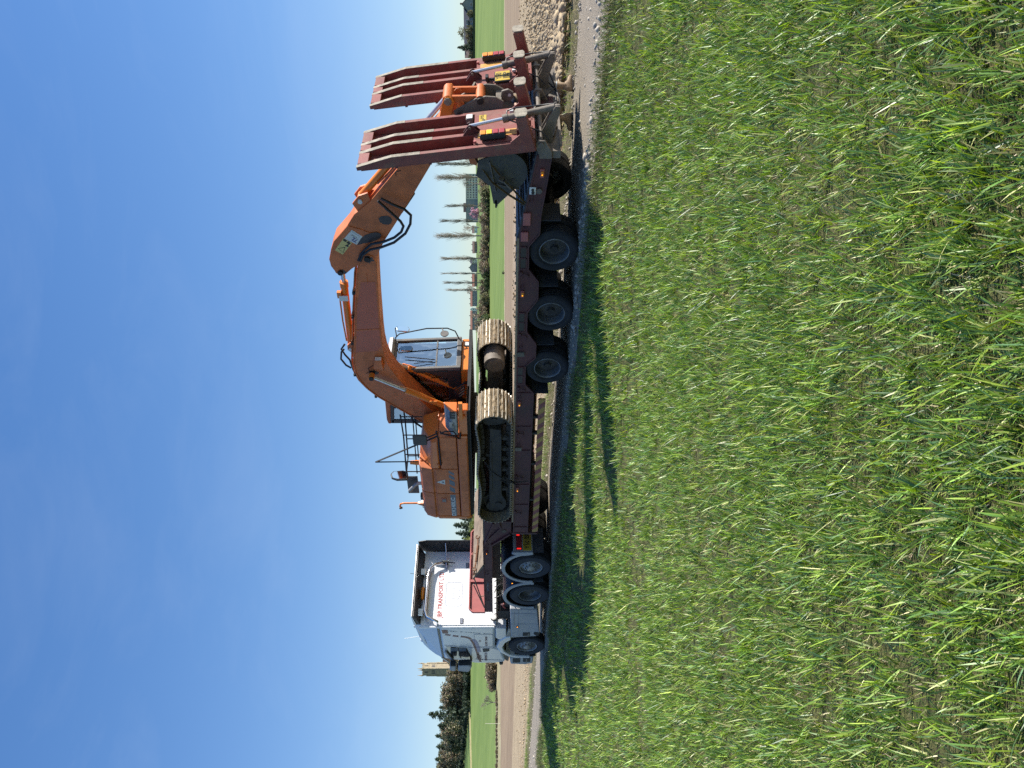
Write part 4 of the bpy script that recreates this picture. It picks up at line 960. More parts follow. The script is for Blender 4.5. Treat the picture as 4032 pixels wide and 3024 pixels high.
MB().box(-7.45, -7.30, .42, .55, 3.04, 3.13).build('rear_lamp', M['black'], X, .02, 2)
# cab --------------------------------------------------------------------
CY0, CY1 = 1.60, 2.56
cabp = MB().box(-6.05, -4.34, CY0, CY1, 1.93, 2.13).build('cab_base', M['orange_b'], X, .02, 2)
MB().box(-4.338, -4.325, 2.34, 2.44, 1.98, 2.06).build('base_lamp', M['lamp'], cabp); MB().box(-4.345, -4.33, 2.31, 2.47, 1.96, 2.08).build('lamp_recess', M['black'], cabp)
MB().box(-4.80, -4.70, CY0-.008, CY0+.01, 1.98, 2.07).build('base_socket', M['cabbrown'], cabp)
def FX(z): return -4.31 - (z-2.15)*.055           # windscreen line
cb_ = MB()
for y in (CY0, CY1-.07): cb_.bar((FX(2.15), y+.035, 2.14), (FX(3.66), y+.035, 3.70), .07, .085, (1, 0, 0))
cb_.box(FX(2.2)-.05, FX(2.2)+.03, CY0+.07, CY1-.07, 2.135, 2.235); cb_.box(FX(3.6)-.05, FX(3.6)+.035, CY0+.07, CY1-.07, 3.55, 3.68)
cb_ = cb_.build('cab_front_frame', M['cabgrey'], X, .012, 2)
MB().box(FX(2.67)-.01, FX(2.67)+.02, CY0+.07, CY1-.07, 2.655, 2.685).build('window_bar', M['cabgrey'], cb_)
ws = MB().add([(FX(2.69), CY0+.065, 2.686), (FX(2.69), CY1-.065, 2.686), (FX(3.56), CY1-.065, 3.555), (FX(3.56), CY0+.065, 3.555)], [(0, 1, 2, 3)]).build('upper_windscreen', M['glass'], X)
MB().add([(FX(2.24), CY0+.065, 2.236), (FX(2.24), CY1-.065, 2.236), (FX(2.66), CY1-.065, 2.654), (FX(2.66), CY0+.065, 2.654)], [(0, 1, 2, 3)]).build('lower_windscreen', M['glass'], X)
# near side of the cab: frame polygon with a window opening (built as four pieces)
sd = MB(); sd.box(-4.36, -6.05, CY0, CY0+.05, 2.135, 2.42); sd.prism([(-4.40, 2.42), (-4.40, 2.95), (-4.62, 2.42)], CY0, CY0+.05); sd.box(-5.98, -6.10, CY0, CY0+.05, 2.42, 3.77); sd.prism([(-4.40, 3.66), (-6.10, 3.80), (-6.10, 3.72), (-4.40, 3.57)], CY0, CY0+.05)
sd.box(-4.45, -4.40, CY0, CY0+.05, 2.9, 3.5)
sd = sd.build('cab_side_panel', M['cabbrown'], X, .008, 1)
MB().prism([(-4.45, 3.58), (-4.45, 2.90), (-4.62, 2.41), (-5.98, 2.41), (-5.98, 3.72)], CY0+.02, CY0+.026).build('side_window', M['glass'], sd)
fs = MB(); fs.box(-6.05, -4.42, CY1-.05, CY1, 2.135, 2.5); fs.box(-5.3, -5.22, CY1-.05, CY1, 2.5, 3.68); fs.box(-6.08, -5.98, CY1-.05, CY1, 2.5, 3.75); fs.build('cab_door', M['cabgrey'], X, .008, 1)
MB().prism([(-5.98, 2.5), (-4.45, 2.5), (-4.45, 3.60), (-5.98, 3.72)], CY1-.03, CY1-.024).build('door_window', M['glass'], X)
MB().box(-6.10, -6.06, CY0+.02, CY1-.02, 2.135, 3.1).build('cab_rear_panel', M['cabbrown'], X)
MB().box(-6.09, -6.07, CY0+.06, CY1-.06, 3.1, 3.76).build('rear_window', M['glass'], X)
rf = MB().prism([(-4.36, 3.67), (-4.30, 3.71), (-4.42, 3.77), (-5.3, 3.86), (-6.0, 3.885), (-6.14, 3.86), (-6.14, 3.79), (-4.45, 3.655)], CY0+.01, CY1-.01).build('cab_roof', M['orange_f'], X, .04, 3)
MB().prism([(-4.33, 3.60), (-4.22, 3.64), (-4.24, 3.72), (-4.40, 3.76)], CY0+.06, CY1-.06).build('sun_visor', M['whitegrey'], rf, .01, 2)
wp = MB(); wp.bar((FX(2.8)+.05, 1.86, 2.70), (FX(3.4)+.05, 1.98, 3.36), .016, .016); wp.bar((FX(2.9)+.05, 1.82, 2.75), (FX(3.1)+.045, 1.76, 3.15), .012, .012); wp.build('wiper', M['black'], cb_)
it = MB(); it.box(-5.7, -5.15, 1.82, 2.32, 2.15, 2.55); it.prism([(-5.75, 2.5), (-5.55, 2.5), (-5.62, 3.25), (-5.8, 3.25)], 1.84, 2.30); it.box(-5.76, -5.64, 1.96, 2.18, 3.25, 3.42); it.build('driver_seat', M['black'], X, .03, 2)
it = MB(); it.box(-5.2, -4.7, 1.66, 1.80, 2.2, 2.75); it.box(-5.2, -4.7, 2.34, 2.48, 2.2, 2.75); it.tube([(-4.75, 1.95, 2.14), (-4.78, 1.95, 2.7)], .015, 6); it.tube([(-4.75, 2.15, 2.14), (-4.78, 2.15, 2.7)], .015, 6); it.tube([(-4.72, 1.72, 2.75), (-4.70, 1.72, 2.92)], .014, 6); it.build('cab_controls', M['cabgrey'], X)
rr = MB(); rr.tube([(-4.15, 2.40, 3.58), (-4.10, 2.46, 3.50), (-4.02, 2.55, 2.9), (-4.02, 2.56, 2.45), (-4.08, 2.53, 2.28), (-4.28, 2.50, 2.2)], .014, 8); rr.tube([(-4.15, 2.40, 3.58), (-4.30, 2.38, 3.58)], .012, 8); rr.tube([(-4.12, 2.42, 3.56), (-4.08, 2.62, 3.60), (-4.06, 2.64, 3.55)], .012, 8)
rr.build('cab_hand_rail', M['darksteel'], X)
cm = MB().prism([(2.50, 3.30), (2.58, 3.28), (2.66, 3.32), (2.68, 3.56), (2.62, 3.58), (2.53, 3.55)], -4.10, -4.06, 'x').build('cab_mirror', M['mirror'], X, .01, 2)
rm_ = MB(); rm_.lathe([(-.03, .0), (-.03, .07), (.0, .09), (.012, .09)], (-4.0, 2.36, 2.50), 'x', 22); rm_.tube([(-4.02, 2.55, 2.56), (-4.0, 2.45, 2.54), (-4.0, 2.38, 2.52)], .014, 6); rm_ = rm_.build('round_mirror', M['cabgrey'], X)
MB().lathe([(.012, .0), (.012, .085)], (-4.0, 2.36, 2.50), 'x', 22).build('mirror_face', M['cabgrey'], rm_)
# boom ------------------------------------------------------------------
BY0, BY1 = 1.11, 1.55
btop = [(-5.75, 2.62), (-5.43, 3.06), (-5.11, 3.41), (-4.66, 3.89), (-4.42, 4.08), (-4.18, 4.21), (-3.92, 4.28), (-3.6, 4.28), (-2.75, 4.15), (-2.16, 4.065), (-1.33, 3.93), (-1.08, 3.87), (-.93, 3.79), (-.88, 3.68)]
blow = [(-.94, 3.57), (-1.1, 3.53), (-1.33, 3.545), (-2.02, 3.59), (-2.9, 3.63), (-3.2, 3.635), (-3.47, 3.62), (-3.73, 3.57), (-4.0, 3.46), (-4.38, 3.26), (-4.78, 2.99), (-5.27, 2.66), (-5.50, 2.44), (-5.66, 2.42)]
bm_ = MB().prism(btop+blow, BY0, BY1).build('boom', M['orange_f'], X, .008, 1)
MB().prism([(-1.52, 3.87), (-2.16, 4.02), (-2.75, 4.10), (-3.34, 4.19), (-3.30, 3.75), (-3.18, 3.67), (-2.9, 3.665), (-2.02, 3.625), (-1.52, 3.60)], BY0-.004, BY0-.0005).build('repaint_patch', M['orange_red'], bm_)
e = MB()
for a, b2 in zip(btop[:-2], btop[1:-1]): e.bar((a[0], BY0-.008, a[1]-.012), (b2[0], BY0-.008, b2[1]-.012), .016, .022)
e.bar((-2.70, BY0-.006, 3.64), (-2.74, BY0-.006, 4.13), .012, .02, (1, 0, 0)); e.bar((-1.33, BY0-.006, 3.75), (-1.55, BY0-.006, 3.75), .01, .012)
e.build('boom_weld_edge', M['orange_f'], bm_)
pl = MB()
off = lambda dz, y: [(x+(.0 if i else 0), y, z+dz) for i, (x, z) in enumerate(btop[1:-2])]
pl.tube(off(.035, 1.15), .014, 7); pl.tube(off(.03, 1.22), .013, 7); pl.tube(off(.035, 1.47), .014, 7)
pl.build('hydraulic_pipe', M['orange_f'], bm_)
cl = MB()
for x, z in ((-5.0, 3.53), (-4.66, 3.90), (-4.0, 4.26), (-3.1, 4.20), (-2.4, 4.10), (-1.8, 4.005)): cl.cbox((x, 1.19, z+.035), (.06, .18, .05))
cl.build('pipe_clamp', M['darksteel'], bm_)
ln = MB().prism([(-3.72, 3.66), (-3.46, 3.68), (-3.46, 3.83), (-3.70, 3.86)], BY0-.13, BY0-.005).build('boom_lamp', M['orange_f'], bm_, .012, 2); MB().add([(-3.455, BY0-.12, 3.69), (-3.455, BY0-.02, 3.69), (-3.455, BY0-.02, 3.815), (-3.455, BY0-.12, 3.815)], [(0, 1, 2, 3)]).build('lamp_lens', M['lamp'], ln)
MB().tube([(-3.95, BY0-.006, 4.05), (-3.88, BY0-.01, 3.98), (-3.80, BY0-.01, 4.0), (-3.72, BY0-.012, 3.9), (-3.66, BY0-.03, 3.86)], .006, 5).build('lamp_cable', M['hose'], bm_)
for x, z, r in ((-3.93, 3.93, .062), (-.99, 3.69, .055)):
    MB().cyl((x, BY0-.03, z), (x, BY1+.03, z), r, 20).build('boom_pin', M['darksteel'], bm_)
br = MB()
for y in (1.20, 1.42): br.prism([(-3.05, 4.18), (-3.24, 4.36), (-3.36, 4.37), (-3.44, 4.30), (-3.75, 4.27)], y, y+.04)
br.build('cylinder_bracket', M['orange_f'], bm_); MB().cyl((-3.34, 1.17, 4.31), (-3.34, 1.49, 4.31), .038, 16).build('bracket_pin', M['sticker_w'], bm_)
def ram(p0, p1, split, rb, rr, name, mt, parent, head=True):
    p0, p1 = V3(p0), V3(p1); q = p0+(p1-p0)*split; d = (p1-p0).normalized()
    b = MB(); b.cyl(p0+d*.03, q, rb, 20); b.cyl(q-d*.10, q+d*.02, rb*1.16, 20)
    b.lathe([(-.06, .0), (-.06, rb*.9), (.06, rb*.9), (.06, 0)], p0, 'y', 16, False)
    o = b.build(name, M[mt], parent)
    MB().cyl(q, p1, rr, 16).build('cylinder_rod', M['rod'], o)
    h = MB(); h.lathe([(-.055, .0), (-.055, rr*1.7), (.055, rr*1.7), (.055, 0)], p1, 'y', 16, False); h.build('rod_eye', M[mt], o)
    return o
for y, base in ((1.00, (-4.98, 2.24)), (1.66, (-4.98, 2.24))):
    c = ram((base[0], y, base[1]), (-3.93, y, 3.93), .60, .062, .036, 'boom_cylinder', 'orange_b', X)
    t = MB(); t.tube([(-4.30, y+.02, 3.42), (-4.22, y, 3.36), (-4.34, y-.02, 3.06), (-4.62, y-.03, 2.66), (-4.76, y-.03, 2.52), (-4.88, y-.02, 2.55)], .014, 6); t.bar((-4.62, y-.075, 2.62), (-4.62, y-.075, 2.80), .02, .05); t.build('cylinder_pipe', M['orange_b'], c)
MB().cyl((-3.93, .92, 3.93), (-3.93, 1.74, 3.93), .05, 16).build('cylinder_pin', M['darksteel'], bm_)
b = MB(); b.prism([(-5.15, 1.97), (-4.8, 1.97), (-4.9, 2.30), (-5.06, 2.30)], .93, .97); b.prism([(-5.15, 1.97), (-4.8, 1.97), (-4.9, 2.30), (-5.06, 2.30)], 1.04, 1.08); b.prism([(-5.15, 1.97), (-4.8, 1.97), (-4.9, 2.30), (-5.06, 2.30)], 1.58, 1.62); b.prism([(-5.9, 1.97), (-5.2, 1.97), (-5.35, 2.55), (-5.65, 2.6)], 1.06, 1.10); b.prism([(-5.9, 1.97), (-5.2, 1.97), (-5.35, 2.55), (-5.65, 2.6)], 1.56, 1.60)
b.build('boom_foot_bracket', M['orange_b'], X)
hh = MB()
for k in range(4): hh.tube([(-5.25-.05*k, 1.14+.1*k, 3.22-.06*k), (-5.45-.06*k, 1.13+.1*k, 3.24-.1*k), (-5.75, 1.12+.1*k, 2.95-.05*k), (-5.85, 1.12+.1*k, 2.65), (-5.8, 1.15+.1*k, 2.3)], .022, 8)
hh.build('boom_hose', M['hose'], X)
hh = MB()
for k in range(5): hh.tube([(-5.0-.1*k, 1.3, 2.05+.03*k), (-4.7, 1.15+.05*k, 2.15+.03*k), (-4.55, 1.1+.08*k, 2.05)], .018, 7)
hh.build('base_hose', M['hose'], X)
# stick cylinder on top of the boom
sc1 = ram((-3.34, 1.33, 4.31), (-1.31, 1.33, 4.22), .80, .07, .042, 'arm_cylinder', 'orange_b', X)
t = MB(); t.tube([(-3.15, 1.25, 4.37), (-2.6, 1.24, 4.37), (-1.95, 1.25, 4.345)], .016, 7); t.cbox((-1.95, 1.26, 4.345), (.14, .07, .08)); t.build('cylinder_pipe', M['orange_b'], sc1)
MB().cbox((-2.02, 1.225, 4.27), (.12, .02, .17)).build('valve_tag', M['offwhite'], sc1)
t = MB(); t.tube([(-3.25, 1.25, 4.42), (-3.36, 1.22, 4.50), (-3.50, 1.20, 4.44), (-3.62, 1.18, 4.36), (-3.9, 1.16, 4.32)], .02, 8); t.tube([(-3.42, 1.28, 4.46), (-3.48, 1.26, 4.52), (-3.66, 1.24, 4.55), (-3.80, 1.2, 4.46), (-3.86, 1.18, 4.36)], .02, 8); t.build('cylinder_hose', M['hose'], sc1)
# dipper arm ------------------------------------------------------------
arm = MB().prism([(-.28, 3.96), (-.61, 4.24), (-.80, 4.32), (-1.02, 4.385), (-1.18, 4.375), (-1.32, 4.31), (-1.395, 4.22), (-1.35, 4.12), (-1.17, 3.93), (-1.12, 3.66), (-.98, 3.54), (-.86, 3.50), (-.05, 3.0), (.98, 2.40), (1.72, 1.86), (1.86, 1.86), (1.92, 1.96), (1.86, 2.10), (.9, 2.95), (.2, 3.52), (-.05, 3.81)], 1.14, 1.52).build('dipper_arm', M['orange_f'], X, .01, 2)
MB().cyl((-1.31, 1.09, 4.22), (-1.31, 1.57, 4.22), .048, 18).build('arm_pin', M['darksteel'], arm)
for y in (1.125, 1.51): MB().prism([(-.28, 3.955), (-.61, 4.235), (-1.02, 4.38), (-1.32, 4.305), (-1.39, 4.22), (-1.17, 3.93), (-.98, 3.54), (-.55, 3.32), (-.35, 3.75)], y, y+.015).build('arm_cheek_plate', M['orange_f'], arm)
a = MB().prism([(-.80, 4.245), (-.54, 4.06), (-.64, 3.92), (-.90, 4.12)], 1.1205, 1.1245).build('caution_label', M['sticker'], arm)
MB().prism([(-.86, 4.10), (-.76, 4.19), (-.73, 4.05)], 1.119, 1.1204).build('caution_triangle', M['ink'], a)
MB().prism([(-.845, 4.105), (-.765, 4.17), (-.745, 4.065)], 1.118, 1.1189).build('triangle_fill', M['sticker'], a)
b = MB(); b.prism([(-.62, 4.03), (-.58, 4.08), (-.55, 4.05), (-.59, 4.0)], 1.119, 1.1204); b.prism([(-.68, 3.98), (-.63, 4.02), (-.60, 3.98), (-.65, 3.94)], 1.119, 1.1204); b.prism([(-.73, 4.0), (-.66, 3.98), (-.70, 4.06)], 1.119, 1.1204); b.build('caution_figure', M['ink'], a)
a = MB().prism([(-.545, 4.045), (-.36, 3.89), (-.50, 3.72), (-.68, 3.84)], 1.1205, 1.1245).build('dealer_label', M['sticker_w'], arm)
c45 = math.radians(49); R3 = [[math.cos(c45), 0, math.sin(c45)], [-math.sin(c45), 0, math.cos(c45)], [0, -1, 0]]
text('label_letters', 'TL', M['blue_ink'], a, (-.575, 1.1195, 3.86), .11, R3, .0008, None, .003, .25)
text('label_letters', 'Lloyd', M['ink'], a, (-.50, 1.1195, 3.865), .05, R3, .0008)
text('label_letters', 'www.lloyd.ltd.uk', M['grey_ink'], a, (-.445, 1.1195, 3.83), .024, R3, .0008)
MB().prism([(-.69, 3.83), (-.62, 3.80), (-.54, 3.75), (-.47, 3.67), (-.43, 3.58), (-.41, 3.48), (-.42, 3.41), (-.47, 3.38), (-.53, 3.41), (-.58, 3.49), (-.63, 3.60), (-.65, 3.72)], 1.119, 1.1203).build('grease_smear', M['grime'], arm)
MB().prism([(-.12, 3.40), (-.08, 3.34), (-.07, 3.26), (-.10, 3.19), (-.16, 3.165), (-.23, 3.19), (-.26, 3.25), (-.25, 3.33), (-.20, 3.39)], 1.1365, 1.1395).build('grease_smear', M['grime'], arm)
hz = MB()
def hose(p, y): return [(a, y+.02*math.sin(i*1.3), b) for i, (a, b) in enumerate(p)]
hz.tube(hose([(-.98, 3.84), (-.86, 3.79), (-.72, 3.68), (-.60, 3.56), (-.55, 3.35), (-.47, 3.15), (-.36, 3.02), (-.23, 2.97), (-.11, 3.01), (.0, 3.10), (.12, 3.22), (.28, 3.36)], 1.05), .024, 9)
hz.tube(hose([(-.97, 3.80), (-.84, 3.74), (-.72, 3.60), (-.65, 3.40), (-.54, 3.16), (-.36, 2.945), (-.17, 2.845), (.02, 2.82), (.16, 2.92), (.26, 3.12), (.36, 3.30)], 1.02), .024, 9)
hz.tube(hose([(-.95, 3.80), (-.7, 3.5), (-.3, 3.05), (.1, 2.80), (.33, 2.85), (.45, 3.1), (.50, 3.28)], 1.57), .022, 9)
hz.build('arm_hose', M['hose'], arm)
gb = MB(); gb.prism([(-.02, 3.74), (.15, 3.82), (.30, 3.70), (.36, 3.54), (.2, 3.50)], 1.17, 1.21); gb.prism([(-.02, 3.74), (.15, 3.82), (.30, 3.70), (.36, 3.54), (.2, 3.50)], 1.45, 1.49); gb.build('cylinder_lug', M['orange_f'], arm)
MB().cyl((.20, 1.14, 3.68), (.20, 1.52, 3.68), .04, 18).build('lug_pin', M['sticker_w'], arm)
ab = ram((.20, 1.33, 3.68), (2.05, 1.33, 2.10), .66, .068, .042, 'bucket_cylinder', 'orange_b', X)
t = MB(); t.tube([(.5, 1.24, 3.36), (.75, 1.235, 3.12), (1.2, 1.24, 2.75)], .015, 7); t.tube([(.55, 1.20, 3.28), (1.2, 1.20, 2.72)], .012, 7); t.build('cylinder_pipe', M['orange_f'], ab)
mk = MB(); mk.tube([(.72, 1.135, 3.02), (.80, 1.135, 3.02)], .006, 5); mk.tube([(.80, 1.135, 3.02), (.82, 1.135, 2.93)], .006, 5); mk.build('arm_bracket', M['hose'], arm)
gl = MB()
for y in (1.10, 1.525): gl.prism([(1.45, 2.20), (1.52, 2.30), (2.03, 2.19), (2.13, 2.14), (2.13, 2.05), (2.05, 2.0), (1.5, 2.14)], y, y+.035)
gl = gl.build('guide_link', M['orange_b'], X, .006, 1)
hl = MB(); hl.cyl((2.06, 1.13, 2.10), (2.06, 1.53, 2.10), .085, 22); hl.cyl((2.07, 1.13, 1.60), (2.07, 1.53, 1.60), .075, 22)
for y in (1.15, 1.43): hl.bar((2.07, y+.035, 2.05), (2.08, y+.035, 1.63), .05, .09, (1, 0, 0))
hl.tube([(2.13, 1.30, 2.0), (2.17, 1.30, 1.97), (2.17, 1.30, 1.92), (2.13, 1.30, 1.90)], .012, 6)
hl = hl.build('bucket_link', M['orange_f'], X)
MB().cyl((2.06, 1.085, 2.10), (2.06, 1.098, 2.10), .06, 20).build('link_pin', M['worn'], hl)
qh = MB()
for y in (1.11, 1.50): qh.prism([(1.89, 2.02), (2.10, 1.68), (2.14, 1.52), (2.13, 1.37), (2.06, 1.24), (1.75, 1.28), (1.58, 1.62), (1.72, 1.95)], y, y+.04)
qh.box(1.70, 2.05, 1.15, 1.50, 1.27, 1.36); qh.box(1.66, 1.80, 1.15, 1.50, 1.4, 1.7)
qh = qh.build('quick_hitch', M['duststeel'], X, .006, 1)
MB().cyl((2.07, 1.085, 1.60), (2.07, 1.565, 1.60), .052, 18).build('hitch_pin', M['darksteel'], qh); MB().cyl((1.82, 1.085, 1.93), (1.82, 1.565, 1.93), .05, 18).build('hitch_pin', M['darksteel'], qh)
er = MB().prism([(1.98, 1.30), (2.14, 1.27), (2.17, 1.17), (2.12, 1.09), (2.03, 1.085), (1.96, 1.16)], 1.28, 1.33).build('lifting_eye', M['duststeel'], qh, .006, 1); MB().cyl((2.08, 1.278, 1.15), (2.08, 1.332, 1.15), .025, 14).build('eye_hole', M['offwhite'], er)

# grease and scuffs round the pins
random.seed(77)
def smear(cx, cz, r, y, parent, n=14, sx=1.0):
    MB().prism([(cx+math.cos(2*math.pi*k/n)*r*random.uniform(.55, 1.15)*sx, cz+math.sin(2*math.pi*k/n)*r*random.uniform(.55, 1.3)-.02) for k in range(n)], y-.0012, y-.0004).build('grease_smear', M['grime'], parent)
smear(-3.93, 3.91, .085, BY0, bm_, 22); smear(-1.0, 3.68, .085, BY0, bm_, 22); smear(-1.31, 4.21, .075, 1.125, arm, 22)
# ================================================================== TRACTOR UNIT (near side y=0)
K = thing('tractor_unit', 'white three-axle lorry tractor unit pulling the low loader along the lane', 'lorry', (-12.5, 1.27, 0))
KW = 2.54
XD, XL, XF = -9.786, -11.162, -14.08; KR = .522
# chassis
b = MB()
for y in (.82, 1.56): b.box(-14.9, -9.0, y, y+.16, .78, 1.05)
for x in (-9.4, -10.4, -11.8, -13.2): b.box(x-.06, x+.06, .9, 1.6, .82, 1.0)
b.build('chassis_rail', M['darksteel'], K)
MB().box(-11.3, -10.0, .75, 1.85, 1.08, 1.27).build('fifth_wheel', M['darksteel'], K, .02, 1)
eq = MB(); eq.box(-12.75, -11.8, .35, 2.2, .55, 1.15); eq.cyl((-12.6, .5, .75), (-11.9, .5, .75), .17, 16); eq.box(-12.85, -12.4, .25, .7, 1.05, 1.35); eq.build('air_tanks', M['darksteel'], K)
random.seed(21)
cz = MB()
for k in range(11):
    y = .35+.17*k; z = random.uniform(1.25, 1.5); pts = [(-12.78, y, 1.45)]
    for j in range(5): pts.append((-12.6+.28*j, y+random.uniform(-.15, .15), z-.22*math.sin(math.pi*(j+.5)/5)+random.uniform(-.08, .08)))
    pts.append((-11.4, y, 1.2)); cz.tube(pts, .012, 6)
cz.build('suzi_coil', M['hose'], K)
MB().tube([(-12.5, .3, 1.25), (-12.42, .34, 1.15), (-12.3, .4, 1.25), (-12.2, .35, 1.18)], .03, 8).build('red_coupling', M['red_board'], K)
# wheels
def make_wheel(x, y, side, kind, steer=0):
    t = put('wheel', KT, None, K, loc=(x, y, KR)); t.rotation_euler = (0, .3, (0 if side == 0 else math.pi)+steer)
    for nm, me in KP[kind]: put(nm, me, None, t)
KT = tyre_mesh(KR, .29, .30, 'lorry_tyre', 48); KT.materials.append(M['rubber'])
def with_mat(me, m): me.materials.append(m); return me
sw = MB().lathe([(-.1515, .31), (-.154, .36), (-.154, .44), (-.148, .475)], (0, 0, 0), 'y', 48).mesh('sidewall'); with_mat(sw, M['rubber_side'])
def alloy(out):
    """disc proud (drive/steer) or deeply dished (lift axle)"""
    b = MB(); n = 48; rr = .29
    if out:
        b.lathe([(-.126, rr*1.02), (-.145, rr*.985), (-.14, rr*.93), (-.10, rr*.89), (-.085, rr*.87), (-.10, rr*.80), (-.135, rr*.56), (-.145, rr*.50), (-.146, .0)], (0, 0, 0), 'y', n)
    else:
        b.lathe([(-.126, rr*1.02), (-.145, rr*.985), (-.13, rr*.93), (-.04, rr*.88), (.06, rr*.84), (.07, rr*.6), (.05, rr*.4), (.05, .0)], (0, 0, 0), 'y', n)
    return b.mesh('rim')
ra, rd_ = with_mat(alloy(True), M['alloy']), with_mat(alloy(False), M['rim'])
hb_ = MB()
for k in range(10):
    a = 2*math.pi*(k+.5)/10; c = (math.cos(a)*.205, math.sin(a)*.205); hb_.add([(c[0]+math.cos(t)*.027, -.121, c[1]+math.sin(t)*.024) for t in [i*math.pi/5 for i in range(10)]], [tuple(range(10))])
hb_ = with_mat(hb_.mesh('hand_hole'), M['black'])
nu = MB()
for k in range(10):
    a = 2*math.pi*k/10; nu.cyl((math.cos(a)*.142, -.14, math.sin(a)*.142), (math.cos(a)*.142, -.168, math.sin(a)*.142), .018, 8)
nu = with_mat(nu.mesh('wheel_nut'), M['duststeel'])
hc = with_mat(MB().lathe([(-.144, .105), (-.165, .10), (-.17, .085), (-.172, 0)], (0, 0, 0), 'y', 30).mesh('hub'), M['alloy'])
hc2 = with_mat(MB().lathe([(.05, .115), (-.02, .105), (-.03, .08), (-.03, 0)], (0, 0, 0), 'y', 26).mesh('hub'), M['rimdark'])
hh2 = MB()
for k in range(8):
    a = 2*math.pi*k/8; c = (math.cos(a)*.18, math.sin(a)*.18); hh2.add([(c[0]+math.cos(t)*.024, .052, c[1]+math.sin(t)*.022) for t in [i*math.pi/5 for i in range(10)]], [tuple(range(10))])
hh2 = with_mat(hh2.mesh('hand_hole'), M['black'])
KP = {'out': [('sidewall', sw), ('rim', ra), ('hand_hole', hb_), ('wheel_nut', nu), ('hub', hc)], 'dish': [('sidewall', sw), ('rim', rd_), ('hand_hole', hh2), ('hub', hc2)]}
for s, y in ((0, .17), (1, KW-.17)):
    make_wheel(XF, y, s, 'out', .03); make_wheel(XL, y, s, 'dish'); make_wheel(XD, y, s, 'out')
    make_wheel(XD, .50 if s == 0 else KW-.50, s, 'dish'); make_wheel(XL, .50 if s == 0 else KW-.50, s, 'dish')
b = MB(); b.cyl((XD, .2, KR), (XD, KW-.2, KR), .1, 14); b.cyl((XL, .2, KR), (XL, KW-.2, KR), .08, 14); b.cyl((XF, .2, KR), (XF, KW-.2, KR), .07, 14); b.build('axle', M['darksteel'], K)
def guard(cx, r0, a0, a1, y0, y1, name, mt, cut=None, lip=True):
    """arched mudguard shell from angle a0 to a1 (degrees, 90 = up)"""
    n = 22; b = MB(); ra_ = [math.radians(a0+(a1-a0)*i/n) for i in range(n+1)]
    o = [(cx+math.cos(a)*r0, KR+math.sin(a)*r0*1.04) for a in ra_]; i_ = [(cx+math.cos(a)*(r0-.025), KR+math.sin(a)*(r0-.025)*1.04) for a in ra_]
    b.prism(o+i_[::-1], y0, y1); g = b.build(name, M[mt], K)
    if lip:
        l = MB(); o2 = [(cx+math.cos(a)*(r0+.012), KR+math.sin(a)*(r0+.012)*1.04) for a in ra_]; i2 = [(cx+math.cos(a)*(r0-.075), KR+math.sin(a)*(r0-.075)*1.04) for a in ra_]
        l.prism(o2+i2[::-1], y0-.012, y0+.02); l.build('guard_lip', M['whitegrey'], g, .008, 2)
    return g
for s, (y0, y1) in enumerate(((.02, .62), (KW-.62, KW-.02))):
    guard(XD, .70, -3, 185, y0, y1, 'mudguard', 'black', lip=(s == 0)); guard(XL, .665, -8, 192, y0, y1, 'mudguard', 'black', lip=(s == 0))
MB().box(XD-.715, XD-.70, .05, .6, .19, .45).build('mudflap', M['rubber_side'], K)
ml = MB().box(XD-.70, XD-.665, -.01, .03, .96, 1.0).build('marker_lamp', M['black'], K); MB().cyl((XD-.682, -.011, .985), (XD-.682, -.016, .985), .013, 10).build('lamp_glow', M['amber_lit'], ml)
# rear light panel
rp = MB().box(-9.085, -9.03, .02, .75, .50, .98).build('rear_panel', M['whitegrey'], K, .012, 2)
rw = MB(); rw.prism([(-9.14, .50), (-9.03, .50), (-9.03, .98), (-9.10, 1.02), (-9.2, .80)], -.005, .05); rw.build('panel_wing', M['whitegrey'], rp, .01, 2)
tl = MB().box(-9.03, -9.0, .06, .56, .765, .905).build('tail_lamp', M['red_lens'], K, .012, 2)
MB().box(-8.999, -8.994, .075, .105, .785, .885).build('lamp_glow', M['red_lit'], tl); MB().box(-8.999, -8.994, .46, .53, .82, .89).build('lamp_glow', M['red_lit'], tl)
np_ = MB().box(-9.03, -9.012, .05, .60, .53, .735).build('number_plate', M['plate_y'], K, .004, 1); text('plate_text', 'Y50 JBP', M['ink'], np_, (-9.0115, .325, .633), .16, 'rear', .001, .46, .003)
MB().box(-9.06, -9.045, .02, .72, .235, .50).build('spray_flap', M['rubber_side'], K)
tl = MB().box(-9.03, -9.0, KW-.56, KW-.06, .765, .905).build('tail_lamp', M['red_lens'], K, .012, 2)
MB().box(-9.085, -9.035, KW-.75, KW-.02, .50, .98).build('rear_panel', M['whitegrey'], K, .012, 2)
# side skirt (tank cover)
sk = MB().prism([(-11.90, .30), (-13.25, .185), (-13.42, .26), (-13.50, .99), (-11.86, 1.03)], .015, .45).build('side_skirt', M['whitegrey'], K, .03, 3)
l = MB(); l.box(-12.86, -12.02, .008, .016, .905, .925); l.box(-12.70, -12.69, .010, .016, .25, 1.01); l.prism([(-13.46, .77), (-11.89, .81), (-11.89, .80), (-13.46, .76)], .010, .016); l.box(-12.10, -12.09, .010, .016, .34, 1.0); l.build('panel_line', M['grey_ink'], sk)
MB().box(-13.38, -13.18, .006, .018, .46, .66).build('step_recess', M['darksteel'], sk, .01, 2); MB().bar((-13.36, .0, .50), (-13.2, .0, .50), .03, .03).build('step_tread', M['rim'], sk)
MB().prism([(-13.36, .20), (-13.18, .22), (-13.15, .34), (-13.26, .36), (-13.38, .28)], .006, .018).build('lower_step', M['darksteel'], sk, .008, 2)
